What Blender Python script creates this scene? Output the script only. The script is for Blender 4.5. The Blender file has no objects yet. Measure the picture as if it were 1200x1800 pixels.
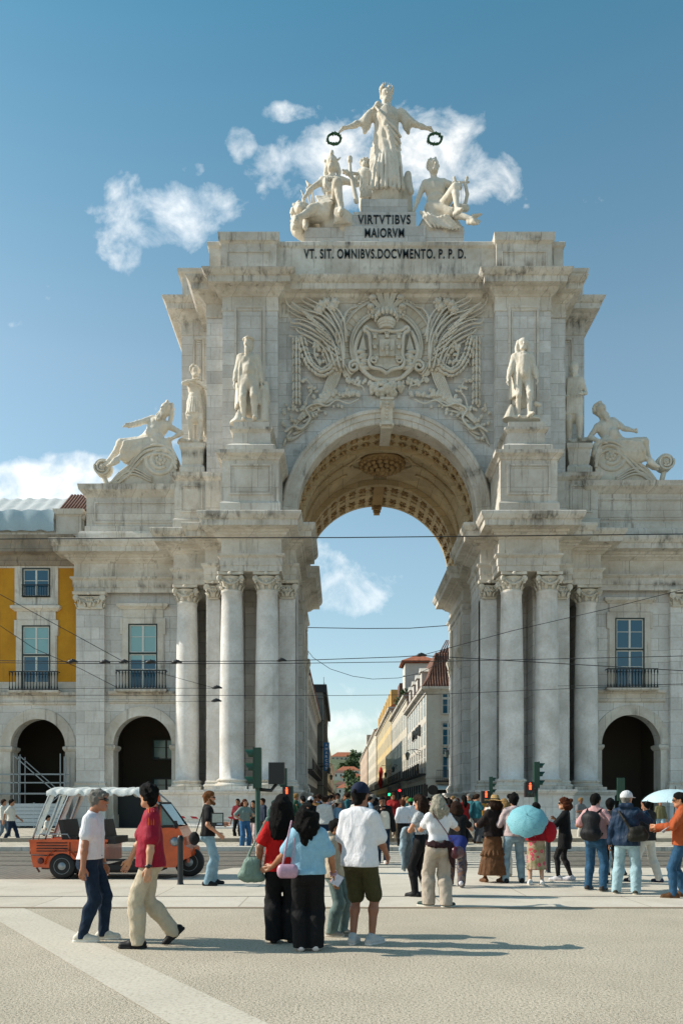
import bpy, math, random, time
import numpy as np
from mathutils import Vector, Matrix
R = math.radians; PI = math.pi
T0 = time.time()
SC = bpy.context.scene
# ---------------------------------------------------------------- camera
EYE = 1.57; FPX = 1400.0; HZ = 1412.0
cam_d = bpy.data.cameras.new('camera'); cam = bpy.data.objects.new('camera', cam_d)
SC.collection.objects.link(cam); SC.camera = cam
cam.location = (0, 0, EYE); cam.rotation_euler = (R(90), 0, 0)
cam_d.sensor_fit = 'HORIZONTAL'; cam_d.sensor_width = 36; cam_d.lens = 42
cam_d.shift_y = (HZ - 900) / 1200.0
cam_d.clip_start = 0.1; cam_d.clip_end = 5000
SC.cycles.diffuse_bounces = 5; SC.cycles.max_bounces = 8
SC.render.resolution_x = 682; SC.render.resolution_y = 1024
SC.view_settings.view_transform = 'Standard'; SC.view_settings.look = 'None'
SC.view_settings.gamma = 1.0; SC.view_settings.exposure = EXPOSURE = 0.82
# ---------------------------------------------------------------- sky and sun
SUN_EL = 37.0; SUN_BACK = 5.0         # the sun stands to the left, a touch behind the facade
def build_world():
    w = bpy.data.worlds.new('World'); SC.world = w; w.use_nodes = True
    nt = w.node_tree; N = nt.nodes; L = nt.links; N.clear()
    out = N.new('ShaderNodeOutputWorld'); bg = N.new('ShaderNodeBackground')
    sky = N.new('ShaderNodeTexSky'); sky.sky_type = 'NISHITA'; sky.sun_disc = False
    sky.sun_elevation = R(SUN_EL); sky.sun_rotation = R(-90 + SUN_BACK)
    sky.air_density = 1.0; sky.dust_density = 0.6; sky.ozone_density = 1.6
    hs = N.new('ShaderNodeHueSaturation'); hs.inputs['Hue'].default_value = 0.482
    hs.inputs['Saturation'].default_value = 1.0; hs.inputs['Value'].default_value = 1.0
    L.new(sky.outputs[0], hs.inputs['Color'])
    tc = N.new('ShaderNodeTexCoord'); sp = N.new('ShaderNodeSeparateXYZ'); L.new(tc.outputs['Generated'], sp.inputs[0])
    def m(op, a, b=None, c=None, cl=False):
        n = N.new('ShaderNodeMath'); n.operation = op; n.use_clamp = cl
        for i, v in enumerate((a, b, c)):
            if v is None: continue
            if isinstance(v, (int, float)): n.inputs[i].default_value = v
            else: L.new(v, n.inputs[i])
        return n.outputs[0]
    ysafe = m('MAXIMUM', sp.outputs[1], 0.02)
    u = m('DIVIDE', sp.outputs[0], ysafe); v = m('DIVIDE', sp.outputs[2], ysafe)
    cmb = N.new('ShaderNodeCombineXYZ'); L.new(u, cmb.inputs[0]); L.new(v, cmb.inputs[1])
    def noise(scale, det, rough, off):
        mp = N.new('ShaderNodeMapping'); mp.inputs['Location'].default_value = off
        L.new(cmb.outputs[0], mp.inputs[0])
        n = N.new('ShaderNodeTexNoise'); n.inputs['Scale'].default_value = scale
        n.inputs['Detail'].default_value = det; n.inputs['Roughness'].default_value = rough
        n.inputs['Distortion'].default_value = 0.35
        L.new(mp.outputs[0], n.inputs['Vector']); return n.outputs['Fac']
    zf = m('MULTIPLY', m('SUBTRACT', sp.outputs[2], 0.47), 4.2, cl=True)
    tn = N.new('ShaderNodeMix'); tn.data_type = 'RGBA'; tn.inputs['A'].default_value = (1.14, 1.07, .965, 1); tn.inputs['B'].default_value = (.52, .87, .87, 1); L.new(zf, tn.inputs['Factor'])
    tm = N.new('ShaderNodeMix'); tm.data_type = 'RGBA'; tm.blend_type = 'MULTIPLY'; tm.inputs['Factor'].default_value = 1; L.new(hs.outputs[0], tm.inputs['A']); L.new(tn.outputs['Result'], tm.inputs['B'])
    lo = N.new('ShaderNodeMix'); lo.data_type = 'RGBA'; lo.blend_type = 'MULTIPLY'; lo.inputs['B'].default_value = (.86, .82, .84, 1); L.new(m('MULTIPLY', m('SUBTRACT', .3, sp.outputs[2]), 3.3, cl=True), lo.inputs['Factor']); L.new(tm.outputs['Result'], lo.inputs['A'])
    n1 = noise(16, 9, 0.6, (3.1, 1.7, 0)); n2 = noise(48, 7, 0.58, (7.3, 2.2, 1)); n3 = noise(4.5, 3, 0.5, (1.2, 9.1, 4))
    fb = m('ADD', m('MULTIPLY', n1, 0.76), m('MULTIPLY', n2, 0.24))
    clouds = [(275, 385, 88, 58, .95), (345, 368, 76, 42, .9), (218, 440, 38, 40, .85), (222, 335, 36, 34, .8),
              (570, 300, 105, 66, 1.0), (690, 275, 130, 72, 1.0), (800, 305, 84, 58, .95), (770, 225, 70, 38, .9), (870, 310, 50, 60, .62),
              (505, 198, 52, 18, .78), (425, 250, 26, 32, .75), (340, 298, 22, 14, .65), (275, 300, 16, 12, .5),
              (60, 850, 150, 42, 1.15), (130, 818, 70, 28, 1.0), (315, 745, 45, 40, .7),
              (625, 1038, 85, 45, .85), (570, 1000, 50, 36, .7), (610, 1290, 95, 40, .85), (590, 1225, 50, 25, .4),
              (68, 505, 38, 30, .42), (22, 562, 20, 14, .42), (1020, 352, 40, 14, .36), (932, 372, 24, 18, .38), (1098, 484, 22, 12, .34), (400, 400, 40, 30, .5)]
    tot = None
    for (px, py, rx, ry, s) in clouds:
        cu, cv = (px - 600) / FPX, (HZ - py) / FPX
        a = m('MULTIPLY', m('SUBTRACT', u, cu), FPX / rx); b = m('MULTIPLY', m('SUBTRACT', v, cv), FPX / ry)
        d = m('SQRT', m('ADD', m('MULTIPLY', a, a), m('MULTIPLY', b, b)))
        k = m('MULTIPLY', m('SUBTRACT', 1.75, d, cl=True), s*.86)
        tot = k if tot is None else m('MAXIMUM', tot, k)
    dens = m('ADD', m('SUBTRACT', m('MULTIPLY', m('MINIMUM', tot, .95), .85), .43), m('MULTIPLY', m('SUBTRACT', fb, .5), 1.9))
    dens = m('MULTIPLY', m('MULTIPLY', dens, 1.7, cl=True), m('MULTIPLY', tot, 3.0, cl=True))
    dens = m('MULTIPLY', m('MULTIPLY', dens, 0.82), m('GREATER_THAN', sp.outputs[1], 0.05))
    cr = N.new('ShaderNodeMix'); cr.data_type = 'RGBA'
    cr.inputs['A'].default_value = (5.8, 6.3, 6.7, 1); cr.inputs['B'].default_value = (8.2, 8.0, 7.6, 1)
    L.new(m('MULTIPLY', m('SUBTRACT', m('ADD', m('MULTIPLY', n3, .5), m('MULTIPLY', n1, .6)), .38), 3.2, cl=True), cr.inputs['Factor'])
    mx = N.new('ShaderNodeMix'); mx.data_type = 'RGBA'
    L.new(dens, mx.inputs['Factor']); L.new(lo.outputs['Result'], mx.inputs['A']); L.new(cr.outputs['Result'], mx.inputs['B'])
    L.new(mx.outputs['Result'], bg.inputs['Color']); bg.inputs['Strength'].default_value = 0.1
    L.new(bg.outputs[0], out.inputs[0])
build_world()
sun_d = bpy.data.lights.new('sun', 'SUN'); sun = bpy.data.objects.new('sun', sun_d); SC.collection.objects.link(sun)
sun_d.energy = 3.2; sun_d.angle = R(0.5); sun_d.color = (1.0, 0.93, 0.82)
sdir = Vector((-math.cos(R(SUN_EL)) * math.cos(R(SUN_BACK)), math.cos(R(SUN_EL)) * math.sin(R(SUN_BACK)), math.sin(R(SUN_EL))))
sun.rotation_euler = sdir.to_track_quat('Z', 'Y').to_euler(); sun.location = (-60, 20, 60)
# ---------------------------------------------------------------- helpers
def wx(px, D): return (px - 600) * D / FPX
def wz(py, D): return EYE + (HZ - py) * D / FPX
def W(px, py, D): return (wx(px, D), D, wz(py, D))
def gd(py): return FPX * EYE / (py - HZ)
def tag(o, label=None, cat=None, group=None, kind=None):
    if label: o['label'] = label
    if cat: o['category'] = cat
    if group: o['group'] = group
    if kind: o['kind'] = kind
    return o
def empty(name, label, cat, loc=(0, 0, 0), rz=0, group=None, parent=None):
    o = bpy.data.objects.new(name, None); SC.collection.objects.link(o); o.empty_display_size = .2
    o.location = loc; o.rotation_euler = (0, 0, rz)
    if parent: o.parent = parent
    return tag(o, label, cat, group)
def copy_tree(o, parent=None):
    c = o.copy(); SC.collection.objects.link(c)
    if parent: c.parent = parent
    for ch in list(o.children): copy_tree(ch, c)
    return c
def mesh_np(name, V, F, smooth=True, mi=None):
    """quads F (n,4) int array"""
    me = bpy.data.meshes.new(name); V = np.asarray(V, np.float32); F = np.asarray(F, np.int32)
    k = F.shape[1]
    me.vertices.add(len(V)); me.vertices.foreach_set('co', V.ravel())
    me.loops.add(F.size); me.loops.foreach_set('vertex_index', F.ravel())
    me.polygons.add(len(F)); me.polygons.foreach_set('loop_start', np.arange(0, F.size, k, dtype=np.int32))
    me.polygons.foreach_set('loop_total', np.full(len(F), k, np.int32))
    me.polygons.foreach_set('use_smooth', np.full(len(F), smooth))
    if mi is not None: me.polygons.foreach_set('material_index', np.asarray(mi, np.int32))
    me.update(calc_edges=True); return me
def link(name, me, mats, parent=None):
    o = bpy.data.objects.new(name, me); SC.collection.objects.link(o)
    if not isinstance(mats, (list, tuple)): mats = [mats]
    for m in mats: me.materials.append(m)
    if parent is not None: o.parent = parent
    return o
class MB:
    """collects shapes; build() links them as ONE mesh object"""
    def __init__(s): s.v = []; s.f = []; s.sm = []; s.m = []; s.cm = 0
    def add(s, vs, fs, smooth=False):
        o = len(s.v); s.v.extend([tuple(v) for v in vs])
        for f in fs: s.f.append([i + o for i in f]); s.sm.append(smooth); s.m.append(s.cm)
        return s
    def box(s, x0, x1, y0, y1, z0, z1):
        return s.add([(x0,y0,z0),(x1,y0,z0),(x1,y1,z0),(x0,y1,z0),(x0,y0,z1),(x1,y0,z1),(x1,y1,z1),(x0,y1,z1)],
              [(0,3,2,1),(4,5,6,7),(0,1,5,4),(1,2,6,5),(2,3,7,6),(3,0,4,7)])
    def obox(s, c, sx, sy, sz, rot=None):
        M = rot if rot is not None else Matrix.Identity(3); c = Vector(c)
        vs = [c + M @ Vector((a*sx/2, b*sy/2, d*sz/2)) for d in (-1,1) for a, b in ((-1,-1),(1,-1),(1,1),(-1,1))]
        return s.add(vs, [(0,3,2,1),(4,5,6,7),(0,1,5,4),(1,2,6,5),(2,3,7,6),(3,0,4,7)])
    def bar(s, a, b, w, h=None, up=(0,0,1)):
        a, b = Vector(a), Vector(b); d = b - a; l = d.length
        if l < 1e-6: return s
        z = d / l; x = z.cross(Vector(up))
        if x.length < 1e-4: x = z.cross(Vector((0, 1, 0)))
        x.normalize(); y = z.cross(x); M = Matrix((x, y, z)).transposed()
        return s.obox((a + b) / 2, w, h or w, l, M)
    def lathe(s, prof, c=(0,0,0), n=20, axis=None, smooth=True, cap=True):
        """prof: list of (r, z)"""
        c = Vector(c); M = Matrix.Identity(3)
        if axis is not None: M = Vector(axis).to_track_quat('Z', 'Y').to_matrix()
        vs = []
        for r, z in prof:
            for i in range(n):
                a = 2 * PI * i / n; vs.append(c + M @ Vector((r * math.cos(a), r * math.sin(a), z)))
        fs = [(j*n+i, j*n+(i+1) % n, (j+1)*n+(i+1) % n, (j+1)*n+i) for j in range(len(prof)-1) for i in range(n)]
        s.add(vs, fs, smooth)
        if cap: s.add(vs[:n], [tuple(range(n))[::-1]]); s.add(vs[-n:], [tuple(range(n))])
        return s
    def tube(s, pts, rad, n=8, flat=1.0, up=(0, -1, 0), closed=False):
        """rad: number or list; flat scales the thickness along `up`"""
        P = [Vector(p) for p in pts]; k = len(P)
        if not isinstance(rad, (list, tuple)): rad = [rad] * k
        vs = []; up = Vector(up)
        for i, p in enumerate(P):
            if closed: d = P[(i+1) % k] - P[i-1]
            else: d = P[min(i+1, k-1)] - P[max(i-1, 0)]
            if d.length < 1e-9: d = Vector((0,0,1))
            d.normalize(); a = up.cross(d)
            if a.length < 1e-3: a = Vector((1, 0, 0)).cross(d)
            a.normalize(); b = d.cross(a)
            for j in range(n):
                t = 2 * PI * j / n; vs.append(p + a * (rad[i] * math.cos(t)) + b * (rad[i] * flat * math.sin(t)))
        m = k if closed else k - 1
        fs = [(i*n+j, i*n+(j+1) % n, ((i+1) % k)*n+(j+1) % n, ((i+1) % k)*n+j) for i in range(m) for j in range(n)]
        if not closed: fs += [tuple(range(n))[::-1], tuple(range((k-1)*n, k*n))]
        return s.add(vs, fs, True)
    def ball(s, c, r, n=8, sc=(1,1,1), M=None):
        c = Vector(c); vs = []; h = max(4, n // 2)
        for j in range(h + 1):
            t = PI * j / h
            for i in range(n):
                a = 2 * PI * i / n
                p = Vector((r*sc[0]*math.sin(t)*math.cos(a), r*sc[1]*math.sin(t)*math.sin(a), r*sc[2]*math.cos(t)))
                vs.append(c + (M @ p if M is not None else p))
        return s.add(vs, [(j*n+i, (j+1)*n+i, (j+1)*n+(i+1) % n, j*n+(i+1) % n) for j in range(h) for i in range(n)], True)
    def prism(s, poly, axis, a, b):
        """2D polygon extruded along axis 'x','y','z' from a to b"""
        f = {'x': lambda p, t: (t, p[0], p[1]), 'y': lambda p, t: (p[0], t, p[1]), 'z': lambda p, t: (p[0], p[1], t)}[axis]
        n = len(poly); vs = [f(p, a) for p in poly] + [f(p, b) for p in poly]
        return s.add(vs, [tuple(range(n))[::-1], tuple(range(n, 2*n))] + [(i, (i+1) % n, n+(i+1) % n, n+i) for i in range(n)])
    def sweep(s, path, prof, closed=False, smooth=False):
        """plan path [(x,y)], profile [(out,z)]; outward = right hand of travel"""
        P = [Vector(p) for p in path]; k = len(P); nr = []
        def nm(a, b): d = (b - a).normalized(); return Vector((d.y, -d.x))
        for i in range(k):
            if closed: n1, n2 = nm(P[i-1], P[i]), nm(P[i], P[(i+1) % k])
            else:
                n1 = nm(P[i-1], P[i]) if i else nm(P[0], P[1]); n2 = nm(P[i], P[i+1]) if i < k-1 else n1
            m = n1 + n2; m = m / max(m.length_squared, .1) * 2; nr.append(m)
        q = len(prof); vs = [(P[i].x + nr[i].x*o, P[i].y + nr[i].y*o, z) for i in range(k) for (o, z) in prof]
        kk = k if closed else k - 1
        fs = [(i*q+j, ((i+1) % k)*q+j, ((i+1) % k)*q+j+1, i*q+j+1) for i in range(kk) for j in range(q-1)]
        s.add(vs, fs, smooth)
        if not closed: s.add(vs[:q], [tuple(range(q))]); s.add(vs[-q:], [tuple(range(q))[::-1]])
        return s
    def boxm(s, x0, x1, y0, y1, prof, cap=True):
        """box-shaped moulding running round a rectangle; prof [(out,z)] from bottom to top"""
        s.sweep([(x0,y0),(x1,y0),(x1,y1),(x0,y1)], prof, closed=True)
        if cap:
            o, z = prof[-1]; s.add([(x0-o,y0-o,z),(x1+o,y0-o,z),(x1+o,y1+o,z),(x0-o,y1+o,z)], [(0,1,2,3)])
        return s
    def xf(s, M, start=0):
        for i in range(start, len(s.v)): s.v[i] = tuple(M @ Vector(s.v[i]))
        return s
    def mesh(s, name, mats=1):
        me = bpy.data.meshes.new(name); me.from_pydata(s.v, [], s.f)
        me.polygons.foreach_set('use_smooth', s.sm); me.polygons.foreach_set('material_index', s.m); me.update(); return me
    def build(s, name, mat, parent=None): return link(name, s.mesh(name), mat, parent)
def arch_wall(mb, x0, x1, z0, z1, cx, hw, zs, y, yb, n=28, closed_bottom=True):
    """wall face in the plane y with an arched opening, thickness to yb (yb>y), springing at zs"""
    for yy, fl in ((y, False), (yb, True)):
        def q(a, b, c, d):
            vs = [(p[0], yy, p[1]) for p in (a, b, c, d)]
            mb.add(vs, [(3,2,1,0) if fl else (0,1,2,3)])
        q((x0, z0), (cx-hw, z0), (cx-hw, zs), (x0, zs)); q((cx+hw, z0), (x1, z0), (x1, zs), (cx+hw, zs))
        pts = [(cx - hw*math.cos(PI*i/n), zs + hw*math.sin(PI*i/n)) for i in range(n+1)]
        q((x0, zs), pts[0], (pts[0][0], z1), (x0, z1)); q(pts[-1], (x1, zs), (x1, z1), (pts[-1][0], z1))
        for i in range(n): q(pts[i], pts[i+1], (pts[i+1][0], z1), (pts[i][0], z1))
    pts = [(cx-hw, z0)] + [(cx - hw*math.cos(PI*i/n), zs + hw*math.sin(PI*i/n)) for i in range(n+1)] + [(cx+hw, z0)]
    for a, b in zip(pts, pts[1:]):
        mb.add([(a[0],y,a[1]),(b[0],y,b[1]),(b[0],yb,b[1]),(a[0],yb,a[1])], [(0,3,2,1)])
    mb.add([(x0,y,z0),(x0,yb,z0),(x0,yb,z1),(x0,y,z1)], [(0,1,2,3)]); mb.add([(x1,y,z0),(x1,yb,z0),(x1,yb,z1),(x1,y,z1)], [(3,2,1,0)])
    mb.add([(x0,y,z1),(x1,y,z1),(x1,yb,z1),(x0,yb,z1)], [(0,1,2,3)])
    return mb
def arc_band(mb, cx, zc, prof, y, n=40, a0=0, a1=PI):
    """archivolt: prof [(radius, out)] swept round an arc; out = distance in front of plane y"""
    q = len(prof); vs = []
    for i in range(n+1):
        a = a0 + (a1-a0)*i/n
        for r, o in prof: vs.append((cx - r*math.cos(a), y - o, zc + r*math.sin(a)))
    return mb.add(vs, [(i*q+j, (i+1)*q+j, (i+1)*q+j+1, i*q+j+1) for i in range(n) for j in range(q-1)], False)
# ---------------------------------------------------------------- materials
def lin(h):
    h = h.lstrip('#'); c = [int(h[i:i+2], 16) / 255 for i in (0, 2, 4)]
    return tuple((x/12.92 if x <= .04045 else ((x+.055)/1.055)**2.4) for x in c) + (1,)
def c4(c): return lin(c) if isinstance(c, str) else (tuple(c) + (1,) if len(c) == 3 else c)
class Mat:
    def __init__(s, name, rough=.8, metal=0):
        s.m = bpy.data.materials.new(name); s.m.use_nodes = True; s.nt = s.m.node_tree; s.N = s.nt.nodes; s.L = s.nt.links
        s.b = s.N['Principled BSDF']; s.b.inputs['Roughness'].default_value = rough; s.b.inputs['Metallic'].default_value = metal
    def co(s, kind='Object', scale=(1,1,1)):
        t = s.N.new('ShaderNodeTexCoord'); mp = s.N.new('ShaderNodeMapping'); mp.inputs['Scale'].default_value = scale
        s.L.new(t.outputs[kind], mp.inputs[0]); return mp.outputs[0]
    def wco(s, scale=(1,1,1)):
        g = s.N.new('ShaderNodeNewGeometry'); mp = s.N.new('ShaderNodeMapping'); mp.inputs['Scale'].default_value = scale
        s.L.new(g.outputs['Position'], mp.inputs[0]); return mp.outputs[0]
    def noise(s, v, scale, det=4, rough=.55, dist=0):
        n = s.N.new('ShaderNodeTexNoise'); n.inputs['Scale'].default_value = scale; n.inputs['Detail'].default_value = det
        n.inputs['Roughness'].default_value = rough; n.inputs['Distortion'].default_value = dist; s.L.new(v, n.inputs['Vector']); return n.outputs['Fac']
    def ramp(s, f, stops):
        r = s.N.new('ShaderNodeValToRGB'); e = r.color_ramp.elements
        while len(e) < len(stops): e.new(.5)
        for i, (p, c) in enumerate(stops):
            e[i].position = p; e[i].color = c4(c) if not isinstance(c, (int, float)) else (c, c, c, 1)
        s.L.new(f, r.inputs[0]); return r.outputs[0]
    def mix(s, f, a, b, mode='MIX'):
        n = s.N.new('ShaderNodeMix'); n.data_type = 'RGBA'; n.blend_type = mode
        for sock, v in (('Factor', f), ('A', a), ('B', b)):
            if isinstance(v, (int, float)): n.inputs[sock].default_value = v if sock == 'Factor' else (v, v, v, 1)
            elif isinstance(v, (tuple, str)): n.inputs[sock].default_value = c4(v)
            else: s.L.new(v, n.inputs[sock])
        return n.outputs['Result']
    def math(s, op, a, b=0, cl=False):
        n = s.N.new('ShaderNodeMath'); n.operation = op; n.use_clamp = cl
        for i, v in enumerate((a, b)):
            if isinstance(v, (int, float)): n.inputs[i].default_value = v
            else: s.L.new(v, n.inputs[i])
        return n.outputs[0]
    def bump(s, h, strength=.3, dist=.02):
        n = s.N.new('ShaderNodeBump'); n.inputs['Strength'].default_value = strength; n.inputs['Distance'].default_value = dist
        s.L.new(h, n.inputs['Height']); s.L.new(n.outputs[0], s.b.inputs['Normal']); return s
    def col(s, c):
        if isinstance(c, (tuple, str)): s.b.inputs['Base Color'].default_value = c4(c)
        else: s.L.new(c, s.b.inputs['Base Color'])
        return s
_cache = {}
def plain(name, col, rough=.7, metal=0, var=.12, scale=30, emit=None):
    key = (name, str(col), rough)
    if key in _cache: return _cache[key]
    m = Mat(name, rough, metal); v = m.co(); c = c4(col)
    n = m.noise(v, scale, 3)
    lo = tuple(x*(1-var) for x in c[:3]); hi = tuple(min(1, x*(1+var)) for x in c[:3])
    m.col(m.ramp(n, [(.3, lo), (.7, hi)]))
    if emit: m.b.inputs['Emission Color'].default_value = c4(col); m.b.inputs['Emission Strength'].default_value = emit
    _cache[key] = m.m; return m.m
def stone(name, base, dark, joints=(1.6, .62), stain=.5, scale=1.0, bump=.35, warm='#b59b78', streak=True, ledges=0):
    m = Mat(name, .85); v = m.wco(); g = m.noise(v, .55*scale, 5, .6, .4); f = m.noise(v, 6*scale, 6, .65); ff = m.noise(v, 45*scale, 3, .6)
    c = m.mix(m.ramp(g, [(.35, 0.), (.68, 1.)]), base, dark)
    c = m.mix(m.math('MULTIPLY', m.ramp(f, [(.45, 0.), (.75, 1.)]), .35), c, warm)
    c = m.mix(.18, c, m.ramp(ff, [(.3, .25), (.7, .8)]), 'OVERLAY')
    if streak:      # runs of dark weathering, thin and vertical
        sv = m.wco((1.7, 1.7, .16)); st = m.noise(sv, 1.6, 6, .7, .2)
        c = m.mix(m.math('MULTIPLY', m.ramp(st, [(.56, 0.), (.74, 1.)]), stain), c, '#4b4338')
    h = ff
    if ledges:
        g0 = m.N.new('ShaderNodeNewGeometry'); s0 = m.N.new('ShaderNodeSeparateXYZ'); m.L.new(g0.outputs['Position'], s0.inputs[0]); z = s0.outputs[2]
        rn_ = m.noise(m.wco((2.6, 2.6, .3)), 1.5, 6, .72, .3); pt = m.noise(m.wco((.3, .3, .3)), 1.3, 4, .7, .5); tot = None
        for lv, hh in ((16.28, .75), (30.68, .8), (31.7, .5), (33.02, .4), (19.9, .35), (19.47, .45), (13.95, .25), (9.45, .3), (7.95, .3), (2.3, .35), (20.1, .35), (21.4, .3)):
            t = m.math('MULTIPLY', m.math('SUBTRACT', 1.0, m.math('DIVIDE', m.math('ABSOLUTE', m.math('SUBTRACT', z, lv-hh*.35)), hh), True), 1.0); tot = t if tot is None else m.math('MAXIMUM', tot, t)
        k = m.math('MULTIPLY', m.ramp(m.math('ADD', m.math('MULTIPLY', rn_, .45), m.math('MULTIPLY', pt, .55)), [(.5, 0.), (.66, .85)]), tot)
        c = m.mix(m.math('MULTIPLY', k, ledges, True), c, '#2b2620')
    if joints:
        bt = m.N.new('ShaderNodeTexBrick'); bt.inputs['Scale'].default_value = 1; bt.inputs['Mortar Size'].default_value = .012
        bt.inputs['Brick Width'].default_value = joints[0]; bt.inputs['Row Height'].default_value = joints[1]; bt.inputs['Mortar Smooth'].default_value = .3
        bt.inputs['Color1'].default_value = (1,1,1,1); bt.inputs['Color2'].default_value = (.78,.78,.79,1); bt.inputs['Mortar'].default_value = (.36,.33,.3,1)
        gm = m.N.new('ShaderNodeNewGeometry'); s1 = m.N.new('ShaderNodeSeparateXYZ'); m.L.new(gm.outputs['Position'], s1.inputs[0])
        cb = m.N.new('ShaderNodeCombineXYZ'); m.L.new(m.math('ADD', s1.outputs[0], s1.outputs[1]), cb.inputs[0]); m.L.new(s1.outputs[2], cb.inputs[1])
        m.L.new(cb.outputs[0], bt.inputs['Vector']); c = m.mix(.8, c, bt.outputs['Color'], 'MULTIPLY')
    m.col(c); m.bump(m.math('ADD', m.math('MULTIPLY', f, .7), m.math('MULTIPLY', ff, .3)), bump, .03); return m.m
M = {}
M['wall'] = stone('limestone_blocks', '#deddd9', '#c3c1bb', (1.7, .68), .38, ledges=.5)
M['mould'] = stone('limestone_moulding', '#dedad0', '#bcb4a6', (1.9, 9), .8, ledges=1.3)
M['shaft'] = stone('limestone_column', '#e2e1de', '#bdbbb6', None, .25, 1.3, .8)
M['carve'] = stone('carved_limestone', '#d8d3c6', '#bcb4a4', None, .3, 1.2, .4)
M['statue'] = stone('statue_marble', '#ded8cb', '#c6bdac', None, .35, 1.0, .3)
M['vault'] = stone('vault_stone', '#d3c09c', '#b3a07e', (1.3, .6), .3, warm='#c29a5c')
M['vcarve'] = stone('vault_carving', '#b0946a', '#94784f', None, .3)
M['dirty'] = stone('weathered_stone', '#a39a8b', '#6f675c', (1.6, .5), .9)
M['yellow'] = stone('yellow_plaster', '#c68e1e', '#b07b16', None, .45, .8, .2, warm='#a8690a')
M['iron'] = plain('black_iron', '#15181a', .5)
M['wframe'] = plain('white_paint', '#c9cbc4', .5)
M['gframe'] = plain('dark_green_paint', '#1d2b26', .45)
m = Mat('window_glass', .05); m.col('#0e4a63'); m.b.inputs['Specular IOR Level'].default_value = .9; M['glass'] = m.m
m = Mat('window_glass_pale', .12); m.col('#7fa9ab'); m.b.inputs['Specular IOR Level'].default_value = .7; M['paleglass'] = m.m
M['dark'] = plain('dark_interior', '#1a1714', .9)
M['letter'] = plain('dark_bronze', '#12191a', .5)
M['tile'] = plain('terracotta_tile', '#664638', .8, var=.3, scale=4)
M['tilewarm'] = plain('orange_tile', '#9a5a3c', .8, var=.3, scale=2)
M['red'] = plain('red_plastic', '#b51e1c', .4)
M['tgreen'] = plain('signal_green', '#0d3b2b', .4)
M['tblack'] = plain('signal_black', '#0c0e10', .4)
M['steel'] = plain('galvanised_steel', '#8a9296', .45, .6)
# ================================================================ the triumphal arch
XC = 2.5
arch = empty('triumphal_arch', 'pale limestone triumphal arch with paired columns, carved coat of arms and inscribed attic', 'arch', (XC, 42, 0))
def kid(mb, name, mat, par=None, label=None):
    """vertices are written in world X - XC (u), world Y, Z"""
    p = par or arch
    o = mb.build(name, mat, p)
    base = Vector((XC, 42, 0)) if (p is arch or p.parent is arch) else None
    for v in o.data.vertices: v.co = (v.co.x + (.22 if 3 < v.co.x < 5.62 and v.co.y > 49 and v.co.z < 17 and name in ('pier', 'pedestal', 'entablature', 'pilaster', 'base', 'capital') else 0), v.co.y - 42, v.co.z)
    if label: o['label'] = label
    if name == 'coffer_rosette': o['kind'] = 'stuff'
    return o
def sym(path, fn):
    """fn(path) for the left half and for its mirror image (reversed so that outward stays outward)"""
    fn(path); fn([(-x, y) for x, y in path[::-1]])
ZC = 13.5
CORN = [(0,ZC),(.03,ZC+.02),(.03,ZC+.3),(.07,ZC+.32),(.07,ZC+.68),(.12,ZC+.72),(.2,ZC+.8),(.2,ZC+.88),(.02,ZC+.9),(.0,ZC+1.65),(.06,ZC+1.68),(.12,ZC+1.74),
        (.3,ZC+1.82),(.32,ZC+1.9),(.42,ZC+1.93),(.45,ZC+2.04),(.88,ZC+2.1),(.9,ZC+2.36),(.98,ZC+2.42),(1.08,ZC+2.6),(1.1,ZC+2.74),(1.06,ZC+2.78),(-.25,ZC+2.86)]
EP = [(-11.65,45.4),(-11.65,43.5),(-9.8,43.5),(-9.8,42.7),(-8.68,42.7),(-8.68,41.0),(-5.6,41.0),(-5.6,42.7),(-4.97,42.7),(-4.97,45.9),(-5.5,45.9),(-5.5,50.4),(-4.97,50.4),(-4.97,56.8),(-9,56.8)]
mb = MB(); sym(EP, lambda p: mb.sweep(p, CORN)); 
for s in (-1, 1):
    a, b = sorted((s*11.6, s*5.6)); mb.box(a, b, 43.7, 56.7, ZC+.06, ZC+2.7)
    a, b = sorted((s*8.6, s*5.6)); mb.box(a, b, 41.1, 43.7, ZC+.03, ZC+2.74)
kid(mb, 'entablature', M['mould'])
# piers behind the columns
for s in (-1, 1):
    mb = MB()
    if 1:
        def bx(u0, u1, y0, y1, z0, z1):
            a, b = sorted((s*u0, s*u1)); mb.box(a, b, y0, y1, z0, z1)
        bx(9.15, 7.95, 43.5, 45, 0, ZC+.05); bx(6.65, 5.5, 43.5, 45, 0, ZC+.05); bx(9.15, 5.5, 44.95, 56.7, 0, ZC+.05); bx(9.8, 9.14, 43.0, 48.4, 0, ZC+.04)      # core
        bx(5.5, 4.97, 42.98, 45.9, 0, ZC+.03); bx(5.5, 4.97, 50.4, 56.8, 0, ZC+.03)
        bx(12.2, 11.55, 45.6, 52, 0, ZC+.02); bx(11.6, 9.7, 49.6, 52, 0, ZC+.02)
        # panel frames in the niche between the columns
        for z0, z1 in ((2.9, 6.9), (7.4, 12.6)):
            a, b = sorted((s*7.9, s*6.7)); mb.boxm(a, b, 44.85, 45.0, [(0,z0),(0,z1)])
    kid(mb, 'pier', M['wall'])
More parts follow.
